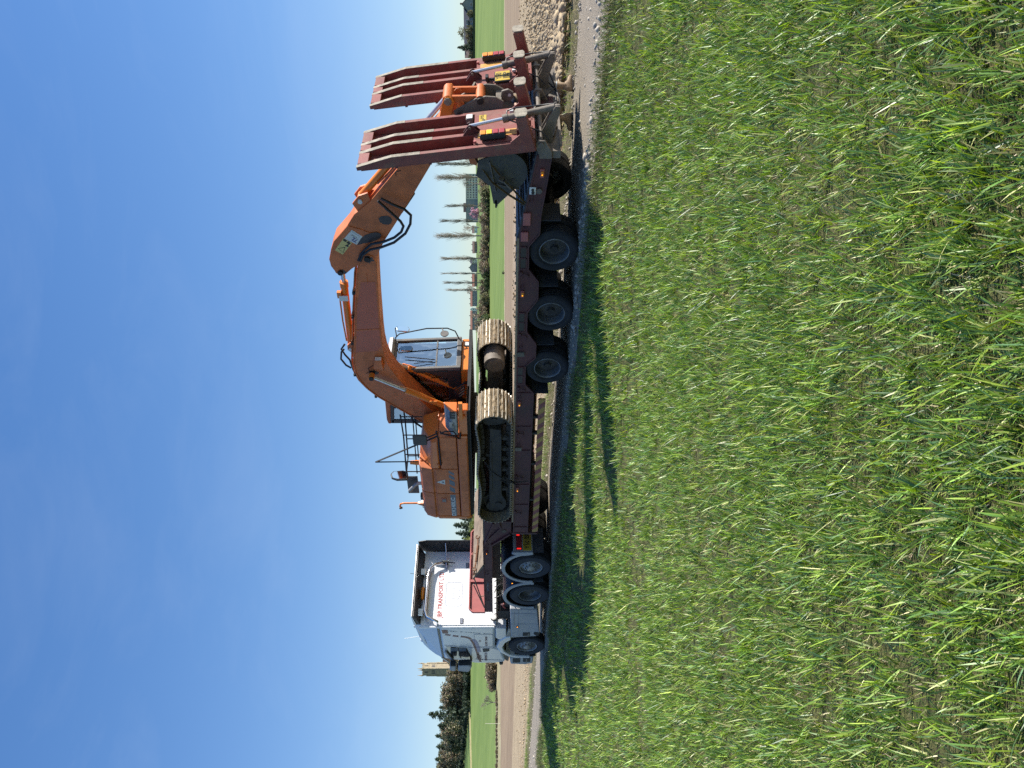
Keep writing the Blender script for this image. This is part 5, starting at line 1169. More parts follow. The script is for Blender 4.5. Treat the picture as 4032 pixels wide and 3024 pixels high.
ml = MB().box(-12.86, -12.80, -.003, .02, .79, .85).build('marker_lamp', M['black'], sk); MB().cyl((-12.83, -.004, .82), (-12.83, -.009, .82), .014, 10).build('lamp_glow', M['amber_lit'], sk)
MB().prism([(-11.90, .30), (-13.25, .185), (-13.42, .26), (-13.50, .99), (-11.86, 1.03)], KW-.45, KW-.015).build('side_skirt', M['whitegrey'], K, .03, 3)
MB().prism([(-13.54, .98), (-13.02, .99), (-12.98, 1.06), (-13.50, 1.14)], .03, .45).build('tank_step', M['silver'], K, .01, 1)
# cab shell ---------------------------------------------------------------
C0, C1 = .035, KW-.035
body = [(-12.93, 1.43), (-14.17, 1.43), (-14.30, 1.25), (-14.66, 1.19), (-14.95, 1.12), (-15.10, 1.15), (-15.18, 1.45), (-15.17, 2.02), (-14.98, 2.50), (-14.84, 2.95), (-12.93, 2.995)]
cab = MB().prism(body, C0, C1).build('cab_shell', M['white_shaded'], K, .075, 5)
roof = MB().add(*(lambda pr: ([(x, (.05 if z < 3.05 else .13+.05*(z-3.0)), z) for x, z in pr]+[(x, KW-(.05 if z < 3.05 else .13+.05*(z-3.0)), z) for x, z in pr],
    [tuple(range(len(pr))), tuple(range(2*len(pr)-1, len(pr)-1, -1))]+[(i, (i+1) % len(pr), len(pr)+(i+1) % len(pr), len(pr)+i) for i in range(len(pr))]))
    ([(-12.93, 3.0), (-14.80, 2.95), (-14.83, 3.02), (-14.72, 3.18), (-14.50, 3.36), (-14.2, 3.49), (-13.75, 3.59), (-13.3, 3.65), (-12.93, 3.68)])).build('cab_roof', M['white_shaded'], K, .06, 4)
MB().prism([(-12.94, 3.02), (-14.82, 2.965), (-14.82, 2.985), (-12.94, 3.045)], C0-.004, C0+.03).build('roof_seam', M['grey_ink'], roof)
# air-management collars: roof lip and side fairings standing back from the cab rear
MB().prism([(-12.95, 3.60), (-12.95, 3.685), (-12.45, 3.725), (-12.43, 3.70)], .12, KW-.12).build('roof_collar', M['white'], K, .01, 2)
MB().prism([(-12.94, 3.50), (-12.94, 3.598), (-12.47, 3.695), (-12.46, 3.66)], .14, KW-.14).build('collar_dark_underside', M['black'], K)  # black sheet added to make the roof collar's underside dark
for s in (0, 1):
    if s == 0: continue
    f = MB().prism([(-12.95, 1.6), (-12.95, 3.5), (-12.80, 3.66), (-12.40, 3.68), (-12.34, 3.45), (-12.34, 1.75)], KW-.075, KW-.045).build('side_collar', M['black'], K, .01, 2)
    lt = MB()
    for k in range(9): lt.bar((-12.93, KW-.08, 1.75+.14*k), (-12.36, KW-.08, 1.95+.14*k), .006, .01); lt.bar((-12.36, KW-.08, 1.75+.14*k), (-12.93, KW-.08, 1.95+.14*k), .006, .01)
    lt.build('collar_net', M['darksteel'], f)
nc = MB(); nc.prism([(-12.93, 1.45), (-12.93, 3.55), (-12.87, 3.55), (-12.86, 1.45)], .015, .05); nc.prism([(-12.93, 1.5), (-12.93, 3.0), (-12.85, 3.0), (-12.85, 1.5)], .075, .10); nc.build('side_collar', M['white'], K, .006, 1)
rb = MB().box(-12.93, -12.905, .09, KW-.09, 1.40, 3.50).build('cab_rear_wall', M['white'], K, .01, 2)
XR = -12.904
text('company_lettering', 'JBP TRANSPORT LTD', M['red_ink'], rb, (XR, 1.05, 2.975), .175, 'rear', .001, 1.45, .004)
def rrect(y0, y1, z0, z1, r, n=5):
    out = []
    for cy, cz_, a0 in ((y1-r, z1-r, 0), (y0+r, z1-r, 90), (y0+r, z0+r, 180), (y1-r, z0+r, 270)):
        for i in range(n+1): a = math.radians(a0+90*i/n); out.append((cy+r*math.cos(a), cz_+r*math.sin(a)))
    return out
pn = MB(); pts = rrect(.68, 1.43, 2.37, 2.83, .07); pn.tube([(XR, a, c) for a, c in pts+pts[:1]], .006, 5); pn.build('blanked_window', M['grey_ink'], rb)
sn = MB(); sn.tube([(XR, .10, 2.86), (XR, 1.95, 2.86)], .004, 4); sn.tube([(XR, .34, 2.25), (XR, .34, 2.83)], .004, 4); sn.tube([(XR, 1.70, 2.2), (XR, 1.70, 2.83)], .004, 4); sn.tube([(XR, .30, 3.13), (XR, 1.9, 3.10)], .004, 4); sn.build('wall_seam', M['grey_ink'], rb)
em = MB()
for k in range(7): em.tube([(XR, .93+.05*k, 2.56+.10*math.sin(k*.5)), (XR, .90+.055*k, 2.62+.07*math.cos(k))], .005, 4)
em.tube([(XR, .86, 2.50), (XR, 1.0, 2.44), (XR, 1.2, 2.45), (XR, 1.27, 2.50)], .006, 4); em.build('faded_emblem', M['grey_ink'], rb)
for y, z in ((.17, 2.36), (1.93, 2.24)):
    v = MB().box(XR, XR+.02, y-.04, y+.13, z-.045, z+.045).build('air_vent', M['black'], rb, .006, 1); g = MB()
    for k in range(2): g.box(XR+.02, XR+.024, y-.03+.075*k, y+.035+.075*k, z-.03, z+.03)
    g.build('vent_slat', M['grey_ink'], v)
ct = MB(); ct.tube([(XR+.02, .12, 3.02), (XR+.12, .15, 3.02), (XR+.16, .20, 3.18), (XR+.16, .27, 3.33), (XR+.16, .45, 3.385), (XR+.16, 1.55, 3.36), (XR+.16, 1.82, 3.31), (XR+.16, 1.93, 3.18), (XR+.14, 1.98, 3.0), (XR+.02, 2.0, 2.92)], .038, 12)
ct.build('chrome_light_bar', M['chrome'], K)
for y in (.40, 1.68):
    w_ = MB().box(XR+.10, XR+.19, y-.10, y+.10, 3.43, 3.57).build('work_lamp', M['chrome'], K, .012, 2); MB().box(XR+.191, XR+.20, y-.085, y+.085, 3.445, 3.555).build('lamp_lens', M['lamp'], w_, .004, 1)
bc = MB(); pts = [(XR+.15, .80+.035*i, 3.475) for i in range(12)]; bc.tube(pts, [.03, .045, .05, .055, .055, .055, .055, .055, .055, .05, .045, .03], 14); bc.build('amber_beacon', M['amber'], K)
MB().box(XR+.1, XR+.2, .80, 1.2, 3.405, 3.425).build('beacon_base', M['black'], K)
MB().tube([(XR+.15, .46, 3.42), (XR+.15, .8, 3.44)], .012, 6).build('beacon_bracket', M['chrome'], K)
sl_ = MB(); sl_.cyl((-12.84, .26, 1.47), (-12.76, .26, 1.47), .085, 20); sl_ = sl_.build('spot_lamp', M['black'], K); MB().lathe([(.0, .0), (.012, .05), (.0, .08)], (-12.755, .26, 1.47), 'x', 20).build('lamp_lens', M['lamp'], sl_)
MB().tube([(-12.86, .26, 1.32), (-12.84, .26, 1.40)], .02, 8).build('lamp_stem', M['black'], sl_)
ps = MB(); ps.tube([(-12.82, 1.85, 2.85), (-12.74, 2.05, 2.86), (-12.6, 2.3, 2.87), (-12.45, 2.46, 2.885)], .02, 8); ps.tube([(-12.74, 2.05, 2.78), (-12.74, 2.05, 2.96)], .014, 6); ps.build('collar_stay', M['chrome'], K)
st_ = MB(); st_.box(-12.88, -12.70, 1.98, 2.03, 2.80, 2.95); st_.tube([(-12.8, 2.0, 2.6), (-12.8, 2.06, 3.0)], .015, 6); st_.build('stay_bracket', M['black'], K)
an = MB(); an.tube([(-14.02, .35, 3.5), (-14.1, .30, 4.05)], .007, 5); an.tube([(-13.95, .35, 3.46), (-14.02, .35, 3.54)], .016, 6); an.build('aerial', M['offwhite'], K)
an = MB(); an.tube([(-12.9, 1.7, 3.70), (-12.95, 1.75, 3.9)], .006, 5); an.build('aerial', M['darksteel'], K)
sd_ = MB(); sd_.lathe([(-.08, .0), (-.08, .10), (-.02, .13), (.05, .10), (.09, .03), (.09, 0)], (-14.30, .42, 3.50), 'x', 20); sd_.build('air_horn', M['offwhite'], K)
rl_ = MB(); rl_.lathe([(0, .07), (.05, .08), (.12, .05), (.12, 0)], (-14.62, .40, 3.26), 'z', 18); rl_.build('roof_lamp', M['darkglass'], K)
rl_ = MB(); rl_.cyl((-13.85, .32, 3.52), (-13.85, .32, 3.58), .05, 14); rl_.build('orange_roof_lamp', M['amber'], K)
MB().box(-13.45, -13.32, .3, .5, 3.63, 3.73).build('roof_marker', M['offwhite'], K, .01, 1)
# near side: window, door lines, lettering, arch
WN = C0-.002
sw_ = MB().prism([(-14.05, 2.84), (-14.16, 2.25), (-14.85, 2.105), (-14.72, 2.78)], WN-.006, WN+.004).build('side_window', M['darkglass'], K, .01, 2)
MB().bar((-14.12, WN-.006, 2.50), (-14.79, WN-.006, 2.44), .012, .03).build('window_reveal', M['ink'], sw_)
MB().box(-14.35, -14.14, WN-.009, WN-.0065, 2.27, 2.72).build('seat_behind_glass', M['decal'], sw_)
qw = MB().prism([(-13.72, 2.84), (-13.60, 2.80), (-13.72, 2.28), (-14.02, 2.28), (-13.97, 2.84)], WN-.004, WN+.004).build('rear_quarter_panel', M['whitegrey'], K, .02, 3)
bpy.data.objects.remove(qw)
dl = MB(); dl.bar((-13.97, WN-.003, 2.88), (-14.08, WN-.003, 2.25), .006, .008); dl.bar((-14.12, WN-.003, 2.2), (-14.17, WN-.003, 1.46), .006, .008); dl.bar((-14.87, WN-.003, 2.02), (-14.96, WN-.003, 1.2), .006, .008); pts = rrect(-14.08, -13.32, 1.5, 2.02, .05)
dl.tube([(a, WN-.001, c) for a, c in pts+pts[:1]], .005, 4); dl.build('panel_line', M['grey_ink'], K)
hd = MB().prism([(-14.42, 1.78), (-14.20, 1.80), (-14.20, 1.60), (-14.36, 1.60)], WN-.008, WN+.004).build('door_handle', M['ink'], K, .006, 1)
text('phone_lettering', 'TEL:', M['brown_ink'], K, (-13.72, WN-.001, 1.86), .085, 'side', .001, .15)
text('phone_lettering', '01789 730401', M['brown_ink'], K, (-13.74, WN-.001, 1.68), .10, 'side', .001, .58, .001)
text('company_lettering', 'JBP', M['brown_ink'], K, (-14.72, WN-.001, 1.90), .20, 'side', .001, .42, .003)
text('company_lettering', 'TRANSPORT LTD', M['brown_ink'], K, (-14.72, WN-.001, 1.70), .11, 'side', .001, .52, .001)
for i, ch_ in enumerate('PLANT & TIPPER HIRE'):
    if ch_ != ' ': text('side_lettering', ch_, M['grey_ink'], K, (-13.10-.012*i, WN-.001, 2.80-.0715*i), .09, 'side', .001)
sg = [(-14.78, 3.10), (-14.55, 3.16), (-14.62, 3.05), (-14.40, 3.2), (-14.36, 3.06), (-14.22, 3.22), (-14.18, 3.08), (-14.02, 3.10), (-13.96, 3.26), (-13.92, 3.08), (-13.7, 3.14)]
MB().tube([(a, .118, c+.02) for a, c in sg], .007, 5).build('script_lettering', M['grey_ink'], roof)
MB().tube([(-13.62, .125, 3.05), (-13.45, .12, 3.1), (-13.45, .135, 3.42), (-13.6, .14, 3.46), (-14.1, .14, 3.40)], .005, 5).build('panel_outline', M['grey_ink'], roof)
# swoosh: dark band and lilac band running from the roof seam down to the wheel arch
def ribbon(pts, w0, w1, name, mt, y):
    b = MB(); n = len(pts); L_, R_ = [], []
    for i in range(n):
        a, c = pts[max(i-1, 0)], pts[min(i+1, n-1)]; d = Vector((c[0]-a[0], c[1]-a[1])).normalized(); w_ = (w0+(w1-w0)*i/(n-1))/2
        L_.append((pts[i][0]-d.y*w_, pts[i][1]+d.x*w_)); R_.append((pts[i][0]+d.y*w_, pts[i][1]-d.x*w_))
    for i in range(n-1): b.prism([L_[i], L_[i+1], R_[i+1], R_[i]], y, y+.002)
    return b.build(name, M[mt], K)
for i, (x0, x1) in enumerate(((-13.05, -13.26),)): MB().prism([(x0, 2.92), (x1, 2.90), (x1-.01, 2.74), (x0-.01, 2.75)], WN-.002, WN).build('stripe_block', M['brown_ink'], K)
ribbon([(-13.33, 2.83), (-13.37, 2.68)], .075, .075, 'stripe_block', 'brown_ink', WN-.002); ribbon([(-13.40, 2.62), (-13.44, 2.46)], .075, .08, 'stripe_block', 'brown_ink', WN-.002)
ribbon([(-13.45, 2.40), (-13.48, 2.28), (-13.53, 2.18), (-13.60, 2.12)], .08, .09, 'swoosh_stripe', 'brown_ink', WN-.002)
ribbon([(-13.63, 2.10), (-13.85, 2.04), (-14.15, 1.99), (-14.45, 1.95), (-14.80, 1.91), (-15.05, 1.87)], .10, .07, 'swoosh_stripe', 'brown_ink', WN-.002)
ribbon([(-13.63, 2.04), (-13.85, 1.965), (-14.15, 1.92), (-14.42, 1.89)], .10, .10, 'swoosh_stripe', 'lilac_ink', WN-.0025)
# front wheel arch, bumper, steps, visor, mirrors
ar = [(XF+.66, .99), (XF+.62, 1.13), (XF+.40, 1.32), (XF+.05, 1.40), (XF-.32, 1.28), (XF-.58, 1.05), (XF-.66, .80), (XF-.68, .42), (XF-.60, .42), (XF-.57, .75), (XF-.47, 1.0), (XF-.27, 1.16), (XF, 1.22), (XF+.28, 1.14), (XF+.46, .98)]
wa = MB().prism(ar, .0, .5).build('wheel_arch', M['white_shaded'], K, .03, 3)
MB().prism([(XF+.62, .40), (XF+.46, 1.0), (XF+.2, 1.2), (XF-.2, 1.2), (XF-.5, 1.0), (XF-.6, .4), (XF-.62, .95), (XF-.3, 1.25), (XF+.05, 1.36), (XF+.4, 1.28), (XF+.66, .95)], .06, .6).build('arch_liner', M['black'], K)
MB().prism(ar, KW-.5, KW).build('wheel_arch', M['white_shaded'], K, .03, 3)
MB().prism([(-12.95, 1.42), (-13.55, 1.42), (-13.66, 1.30), (-13.52, 1.12), (-13.0, 1.12)], .03, .5).build('cab_lower_panel', M['white_shaded'], K, .02, 2)
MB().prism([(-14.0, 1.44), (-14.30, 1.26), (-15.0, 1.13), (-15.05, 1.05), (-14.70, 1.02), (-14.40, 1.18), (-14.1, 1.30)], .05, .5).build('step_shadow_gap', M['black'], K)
bp = MB().prism([(-14.76, .31), (-15.18, .33), (-15.26, .55), (-15.22, .98), (-14.80, 1.02), (-14.74, .8)], .03, KW-.03).build('front_bumper', M['whitegrey'], K, .04, 3)
MB().box(-15.06, -14.82, .022, .035, .40, .62).build('entry_step', M['darksteel'], bp, .01, 2); MB().box(-15.10, -14.82, .022, .035, .70, .92).build('entry_step', M['darksteel'], bp, .01, 2); MB().bar((-15.08, .01, .52), (-14.82, .01, .52), .02, .03).build('step_tread', M['rim'], bp)
MB().box(-14.73, -14.70, .05, .5, .25, .55).build('front_flap', M['rubber'], K)
MB().prism([(-14.99, 2.49), (-15.17, 2.03), (-15.185, 2.06), (-15.0, 2.52), (-14.86, 2.93), (-14.845, 2.92)], .12, KW-.12).build('windscreen', M['darkglass'], K)
MB().prism([(-14.84, 2.96), (-15.14, 2.78), (-15.16, 2.82), (-14.86, 3.02)], .06, KW-.06).build('sun_visor', M['darkglass'], K, .01, 2)
wd = MB().prism([(-14.30, 2.90), (-14.62, 2.82), (-14.86, 2.70), (-14.84, 2.64), (-14.58, 2.74), (-14.28, 2.84)], -.03, .03).build('wind_deflector', M['whitegrey'], K, .012, 2)
mr1 = MB().prism([(-14.66, 2.10), (-14.98, 2.17), (-15.03, 2.26), (-14.96, 2.52), (-14.62, 2.50), (-14.60, 2.20)], -.30, -.09).build('main_mirror', M['whitegrey'], K, .04, 3)
MB().add([(-14.595, -.28, 2.14), (-14.595, -.11, 2.14), (-14.605, -.11, 2.49), (-14.605, -.28, 2.49)], [(0, 1, 2, 3)]).build('mirror_glass', M['mirror_dark'], mr1)
mr2 = MB().prism([(-14.66, 2.57), (-14.92, 2.56), (-14.97, 2.66), (-14.90, 2.76), (-14.64, 2.74)], -.30, -.09).build('wide_mirror', M['whitegrey'], K, .035, 3)
MB().add([(-14.63, -.28, 2.58), (-14.63, -.11, 2.58), (-14.63, -.11, 2.73), (-14.63, -.28, 2.73)], [(0, 1, 2, 3)]).build('mirror_glass', M['mirror_dark'], mr2)
ma = MB(); ma.bar((-14.86, -.15, 2.16), (-14.92, .05, 2.14), .05, .06); ma.bar((-14.84, -.15, 2.70), (-14.88, .05, 2.72), .04, .05); ma.build('mirror_arm', M['black'], K)
MB().prism([(-15.10, 1.20), (-15.2, 1.22), (-15.2, 1.30), (-15.1, 1.32)], .0, .08).build('corner_camera', M['black'], K, .01, 1)
# person standing at the far rear corner of the trailer, mostly hidden by the ramps: boots and lower legs show
def skin_person():
    PX = thing('person', 'person in tan work boots and brown trousers standing behind the trailer ramps', 'person', (1.18, 2.76, 0))
    hip = Vector((1.14, 2.80, .93)); f1 = Vector((1.40, 2.93, 0)); f2 = Vector((.96, 2.62, 0))
    tgt = Vector((.35, .72, 0)).normalized()   # toe direction
    V = {}; E_ = []
    def add(k, p, r): V[k] = (Vector(p), r)
    add('pelvis', hip, .15); add('waist', hip+Vector((-.02, .03, .18)), .135); add('chest', hip+Vector((-.03, .10, .40)), .16); add('neck', hip+Vector((-.02, .16, .60)), .06)
    for s, f in ((1, f1), (-1, f2)):
        o = Vector((.10*s, .05*s, 0))
        add(f'hip{s}', hip+o+Vector((0, 0, -.06)), .105); add(f'knee{s}', Vector((f.x*.6+(hip+o).x*.4, f.y*.6+(hip+o).y*.4-.02, .50)), .068); add(f'calf{s}', f+Vector((.0, .02, .33)), .062); add(f'ank{s}', f+Vector((0, 0, .20)), .052)
        add(f'sho{s}', hip+Vector((.20*s-.02, .10*s+.10, .50)), .065); add(f'elb{s}', hip+Vector((.26*s-.05, .12*s-.02, .24)), .048); add(f'wri{s}', hip+Vector((.12*s-.05, -.14, .10)), .034)
        E_ += [('pelvis', f'hip{s}'), (f'hip{s}', f'knee{s}'), (f'knee{s}', f'calf{s}'), (f'calf{s}', f'ank{s}'), ('chest', f'sho{s}'), (f'sho{s}', f'elb{s}'), (f'elb{s}', f'wri{s}')]
    E_ += [('pelvis', 'waist'), ('waist', 'chest'), ('chest', 'neck')]
    def skin(name, verts, edges, root, m, parent, sub=2):
        keys = list(verts); me = bpy.data.meshes.new(name); me.from_pydata([verts[k][0] for k in keys], [(keys.index(a), keys.index(b)) for a, b in edges], [])
        o = put(name, me, m, parent); md = o.modifiers.new('skin', 'SKIN'); md.use_smooth_shade = True
        for i, k in enumerate(keys):
            sv = me.skin_vertices[0].data[i]; sv.radius = (verts[k][1],)*2; sv.use_root = (k == root)
        sb = o.modifiers.new('sub', 'SUBSURF'); sb.levels = sub; sb.render_levels = sub
        return o
    body = skin('body', V, E_, 'pelvis', M['trouser'], PX)
    jk = {k: (v[0], v[1]*1.12) for k, v in V.items() if k in ('waist', 'chest', 'neck', 'sho1', 'sho-1', 'elb1', 'elb-1', 'wri1', 'wri-1')}
    skin('jacket', jk, [e for e in E_ if e[0] in jk and e[1] in jk], 'chest', M['shirt'], PX)
    hd = MB(); c = V['neck'][0]+Vector((0, .05, .17))
    hd.lathe([(-.13, .0), (-.125, .04), (-.08, .07), (0, .088), (.06, .09), (.10, .07), (.128, .0)], c, 'z', 18); hd.lathe([(-.02, .0), (.02, .014), (.05, 0)], c+Vector((-.03, -.09, -.02)), 'z', 8); hd.cyl(V['neck'][0], c-Vector((0, 0, .08)), .055, 12)
    for s in (-1, 1): hd.cbox(c+Vector((.088*s, .0, -.01)), (.02, .04, .06))
    hd = hd.build('head', M['skin'], PX)
    h = MB(); h.lathe([(-.02, .094), (.05, .098), (.10, .078), (.136, 0)], c+Vector((0, .012, 0)), 'z', 18); h.build('hair', M['hair'], PX)
    for s in (1, -1):
        w = V[f'wri{s}'][0]; d = Vector((0, -1, -.25)).normalized(); hv = {'w': (w, .03), 'p': (w+d*.07, .036)}; he = [('w', 'p')]
        for i in range(4): a = w+d*.11+Vector((.018*(i-1.5), 0, 0)); hv[f'a{i}'] = (a, .0095); hv[f'b{i}'] = (a+d*(.03+.006*(i in (1, 2)))+Vector((0, 0, -.02)), .008); he += [('p', f'a{i}'), (f'a{i}', f'b{i}')]
        hv['t'] = (w+d*.06+Vector((-.035*s, -.01, 0)), .011); hv['t2'] = (w+d*.09+Vector((-.05*s, -.01, -.01)), .009); he += [('p', 't'), ('t', 't2')]
        skin('hand', hv, he, 'p', M['skin'], PX, 1)
    for s, f in ((1, f1), (-1, f2)):
        t = tgt if s == 1 else Vector((-.75, -.35, 0)).normalized()
        b = MB(); sd2 = Vector((-t.y, t.x, 0))
        secs = [(-.09, .0, .11, .037), (-.05, .0, .19, .046), (.0, .0, .20, .05), (.06, .0, .15, .05), (.12, .0, .095, .05), (.18, .0, .085, .046), (.215, .01, .06, .03)]
        n = 12; vs = []
        for a, z0, z1, w in secs:
            for k in range(n):
                an = 2*math.pi*k/n; vs.append(f+t*a+sd2*(math.cos(an)*w)+Vector((0, 0, .022+(z0+z1)/2+math.sin(an)*(z1-z0)/2)))
        b.add(vs, [(i*n+k, i*n+(k+1) % n, (i+1)*n+(k+1) % n, (i+1)*n+k) for i in range(len(secs)-1) for k in range(n)]+[tuple(range(n)), tuple(range(len(vs)-n, len(vs)))], True)
        b.tube([f+Vector((0, 0, .15)), f+Vector((0, .005, .30))], [.056, .064], 14)
        bt2 = b.build('boot', M['boot'], PX)
        so = MB(); so.prism([tuple((f+t*a+sd2*w_*q)[:2]) for a, w_, q in [(-.10, .035, -1), (-.02, .046, -1), (.1, .053, -1), (.19, .045, -1), (.235, .0, 1), (.19, .045, 1), (.1, .053, 1), (-.02, .046, 1), (-.10, .035, 1)]], .0, .03, 'z'); so.build('boot_sole', M['sole'], bt2, .004, 1)
        MB().tube([f+Vector((0, .006, .30)), f+Vector((0, .01, .37))], [.068, .072], 14).build('trouser_cuff', M['sock'] if s == 1 else M['trouser'], PX)
skin_person()
# ================================================================== BACKGROUND: trees, scrub, houses, church
M['bark'] = mat('grey_bark', (.22, .195, .165), .95, 0, .3, 3)
M['twig'] = mat('bare_twigs', (.31, .265, .22), .95, 0, .25, 2)
M['twig_r'] = mat('reddish_twigs', (.30, .22, .175), .95, 0, .25, 2)
def leaf_cloud(name, pts, size, cols, wts, parent, up=0.0):
    """one small bent quad per point, random facing"""
    n = len(pts); a = RNG.normal(size=(n, 3)); a /= np.linalg.norm(a, axis=1)[:, None]
    b = np.cross(a, RNG.normal(size=(n, 3))); b /= np.linalg.norm(b, axis=1)[:, None]
    s = (size*RNG.uniform(.6, 1.4, n))[:, None]
    V = np.stack([pts-a*s-b*s*.5, pts+a*s-b*s*.6, pts+a*s*.7+b*s*.6, pts-a*s*.8+b*s*.5], 1).reshape(-1, 3).astype(np.float32)
    me = bpy.data.meshes.new(name); me.vertices.add(n*4); me.vertices.foreach_set('co', V.ravel()); me.loops.add(n*4); me.loops.foreach_set('vertex_index', np.arange(n*4, dtype=np.int32))
    me.polygons.add(n); me.polygons.foreach_set('loop_start', np.arange(0, n*4, 4, dtype=np.int32)); me.update(calc_edges=True)
    ca = me.color_attributes.new('tint', 'FLOAT_COLOR', 'POINT'); c = pick(cols, wts, n); c4 = np.repeat(np.concatenate([c, np.ones((n, 1))], 1), 4, 0).astype(np.float32); ca.data.foreach_set('color', c4.ravel())
    return put(name, me, M['leaf'], parent)
def proto(name, cat):
    o = thing(name, 'x', cat, (0, 0, 0), None, True); return o
def poplar(seed, nb=190, gap=0.0, wide=1.0, lean=0.0):
    random.seed(seed); o = proto('poplar_tree', 'tree'); H = 22
    t = MB(); t.tube([(0, 0, -.5), (.1, 0, 5), (-.05, .1, 12), (0, 0, H*.93)], [.30, .24, .14, .04], 8); t.build('trunk', M['bark'], o)
    c = MB()
    for i in range(nb):
        z0 = random.uniform(3.2, H*.86); z0 += gap*2.5*math.sin(z0*1.1+seed); a = random.uniform(0, 6.28); ln = random.uniform(2.2, 5.0)*(1-.5*(z0/H)**2); sp = random.uniform(.16, .42)*wide*(1+.3*math.sin(z0*.8+seed*2)*math.cos(a+seed))
        dx, dy = math.cos(a), math.sin(a); p = [(0, 0, z0)]; 
        for k in (.3, .65, 1): p.append((dx*ln*sp*(k**.7)+random.uniform(-.12, .12), dy*ln*sp*(k**.7)+random.uniform(-.12, .12), z0+ln*k*.95))
        c.tube(p, [.05, .036, .028, .012], 3, False, False)
        for j in range(5):
            q = V3(p[random.choice((1, 2, 3))]); l2 = random.uniform(.8, 2.0); b2 = a+random.uniform(-1.4, 1.4)
            c.tube([q, q+V3((math.cos(b2)*l2*.26, math.sin(b2)*l2*.26, l2*.9))], [.024, .010], 3, False, False)
    c.build('crown', M['twig'], o); return o
def bare_tree(seed, H=9.0, mt='twig', spread=1.0, name='bare_tree', r0=.02):
    random.seed(seed); o = proto(name, 'tree'); t = MB(); c = MB()
    def grow(p, d, ln, r, lev):
        q = p+d*ln; m_ = (p+q)/2+V3((random.uniform(-1, 1), random.uniform(-1, 1), 0))*ln*.06
        (t if lev == 0 else c).tube([p, m_, q], [r, r*.85, r*.68], 6 if lev < 2 else 3, False, lev < 2)
        if lev >= 5: return
        for k in range(3 if lev else 4):
            nd = (d+V3((random.uniform(-1, 1), random.uniform(-1, 1), random.uniform(-.25, .65)))*(.62*spread)).normalized()
            grow(p+(q-p)*random.uniform(.7, 1), nd, ln*random.uniform(.62, .82), max(r*.6, r0), lev+1)
    grow(V3((0, 0, -.2)), V3((0, 0, 1)), H*.26, H*.028, 0)
    t.build('trunk', M['bark'], o); c.build('crown', M[mt], o); return o
def clumps(n_cl, per, rx, rz, z0, seed, cone=False):
    random.seed(seed); P = []
    for i in range(n_cl):
        while 1:
            p = np.array([random.uniform(-1, 1) for _ in range(3)])
            if np.linalg.norm(p) < 1 and np.linalg.norm(p) > .35: break
        c = np.array([p[0]*rx, p[1]*rx, z0+rz+p[2]*rz]); r = random.uniform(.16, .32)*rx
        P.append(c+RNG.normal(0, r*.55, (per, 3)).clip(-r*.95, r*.95))
    return np.concatenate(P)
def bush(seed, name, cols, wts, rx, rz, n_cl=26, per=42, size=.16, cat='bush', stem=.06, twigs=None):
    o = proto(name, cat); s = MB(); random.seed(seed)
    for k in range(6):
        a = random.uniform(0, 6.28); s.tube([(0, 0, -.2), (math.cos(a)*rx*.3, math.sin(a)*rx*.3, rz*.7), (math.cos(a)*rx*.6, math.sin(a)*rx*.6, rz*1.5)], [stem, stem*.7, stem*.3], 4, False)
    if twigs:
        for k in range(90):
            a = random.uniform(0, 6.28); b_ = random.uniform(.2, 1.0); p = V3((math.cos(a)*rx*.5*b_, math.sin(a)*rx*.5*b_, rz*random.uniform(.3, 1.5))); s.tube([p, p+V3((math.cos(a)*rx*.35, math.sin(a)*rx*.35, rz*random.uniform(.2, .6)))], [.03, .01], 3, False, False)
    s.build('stem', M['bark'] if not twigs else M[twigs], o)
    leaf_cloud('foliage', clumps(n_cl, per, rx, rz, .05*rz, seed), size, cols, wts, o); return o
def conifer(seed, H, R, cols, wts, name='conifer_tree', gaps=.0):
    o = proto(name, 'tree'); random.seed(seed); MB().tube([(0, 0, -.3), (0, 0, H)], [H*.02, H*.003], 7).build('trunk', M['bark'], o); P = []
    n = 24
    for i in range(n):
        z = H*(.10+.88*i/n); rr = R*(1-(i/n))**.8*random.uniform(.75, 1.12)+.15
        for k in range(max(4, int(9*(1-i/n)+3))):
            if random.random() < gaps: continue
            a = random.uniform(0, 6.28); m_ = 26
            t = RNG.uniform(.12, 1, m_); ln = rr*random.uniform(.7, 1.15)
            P.append(np.stack([np.cos(a)*ln*t, np.sin(a)*ln*t, z-.18*ln*t+.10*ln*t*t*2], 1)+RNG.normal(0, .05*R, (m_, 3)))
    leaf_cloud('crown', np.concatenate(P), H*.016, cols, wts, o); return o
GRN = [(.075, .11, .045), (.11, .15, .05), (.05, .08, .04)]
OLV = [(.17, .17, .085), (.22, .20, .11), (.13, .145, .07), (.27, .225, .14)]
BRN = [(.24, .19, .13), (.30, .24, .16), (.18, .15, .105), (.17, .17, .09)]
DRK = [(.055, .08, .05), (.08, .105, .065), (.035, .055, .038)]
LGR = [(.19, .22, .07), (.24, .26, .10), (.14, .17, .06)]
PNK = [(.50, .30, .36), (.58, .38, .43), (.42, .24, .30)]
used = set()
def plant(pr, u, d, label, group=None, s=1.0, sz=None, sink=0.0):
    x, y, z = gat(u, d); rz = random.uniform(0, 6.28); scl = (s, s, sz if sz else s)
    if pr.name not in used:
        used.add(pr.name); pr.location = (x, y, z-sink); pr.rotation_euler = (0, 0, rz); pr.scale = scl; r = pr
    else: r = copy_tree(pr, (x, y, z-sink), rz, scl)
    r['label'] = label
    if group: r['group'] = group
    return r
PP = [poplar(3, 190, .0, .8), poplar(8, 230, .1, 1.0), poplar(14, 130, .2, .65), poplar(19, 170, .15, .8), poplar(23, 150, .25, .85)]
random.seed(31)
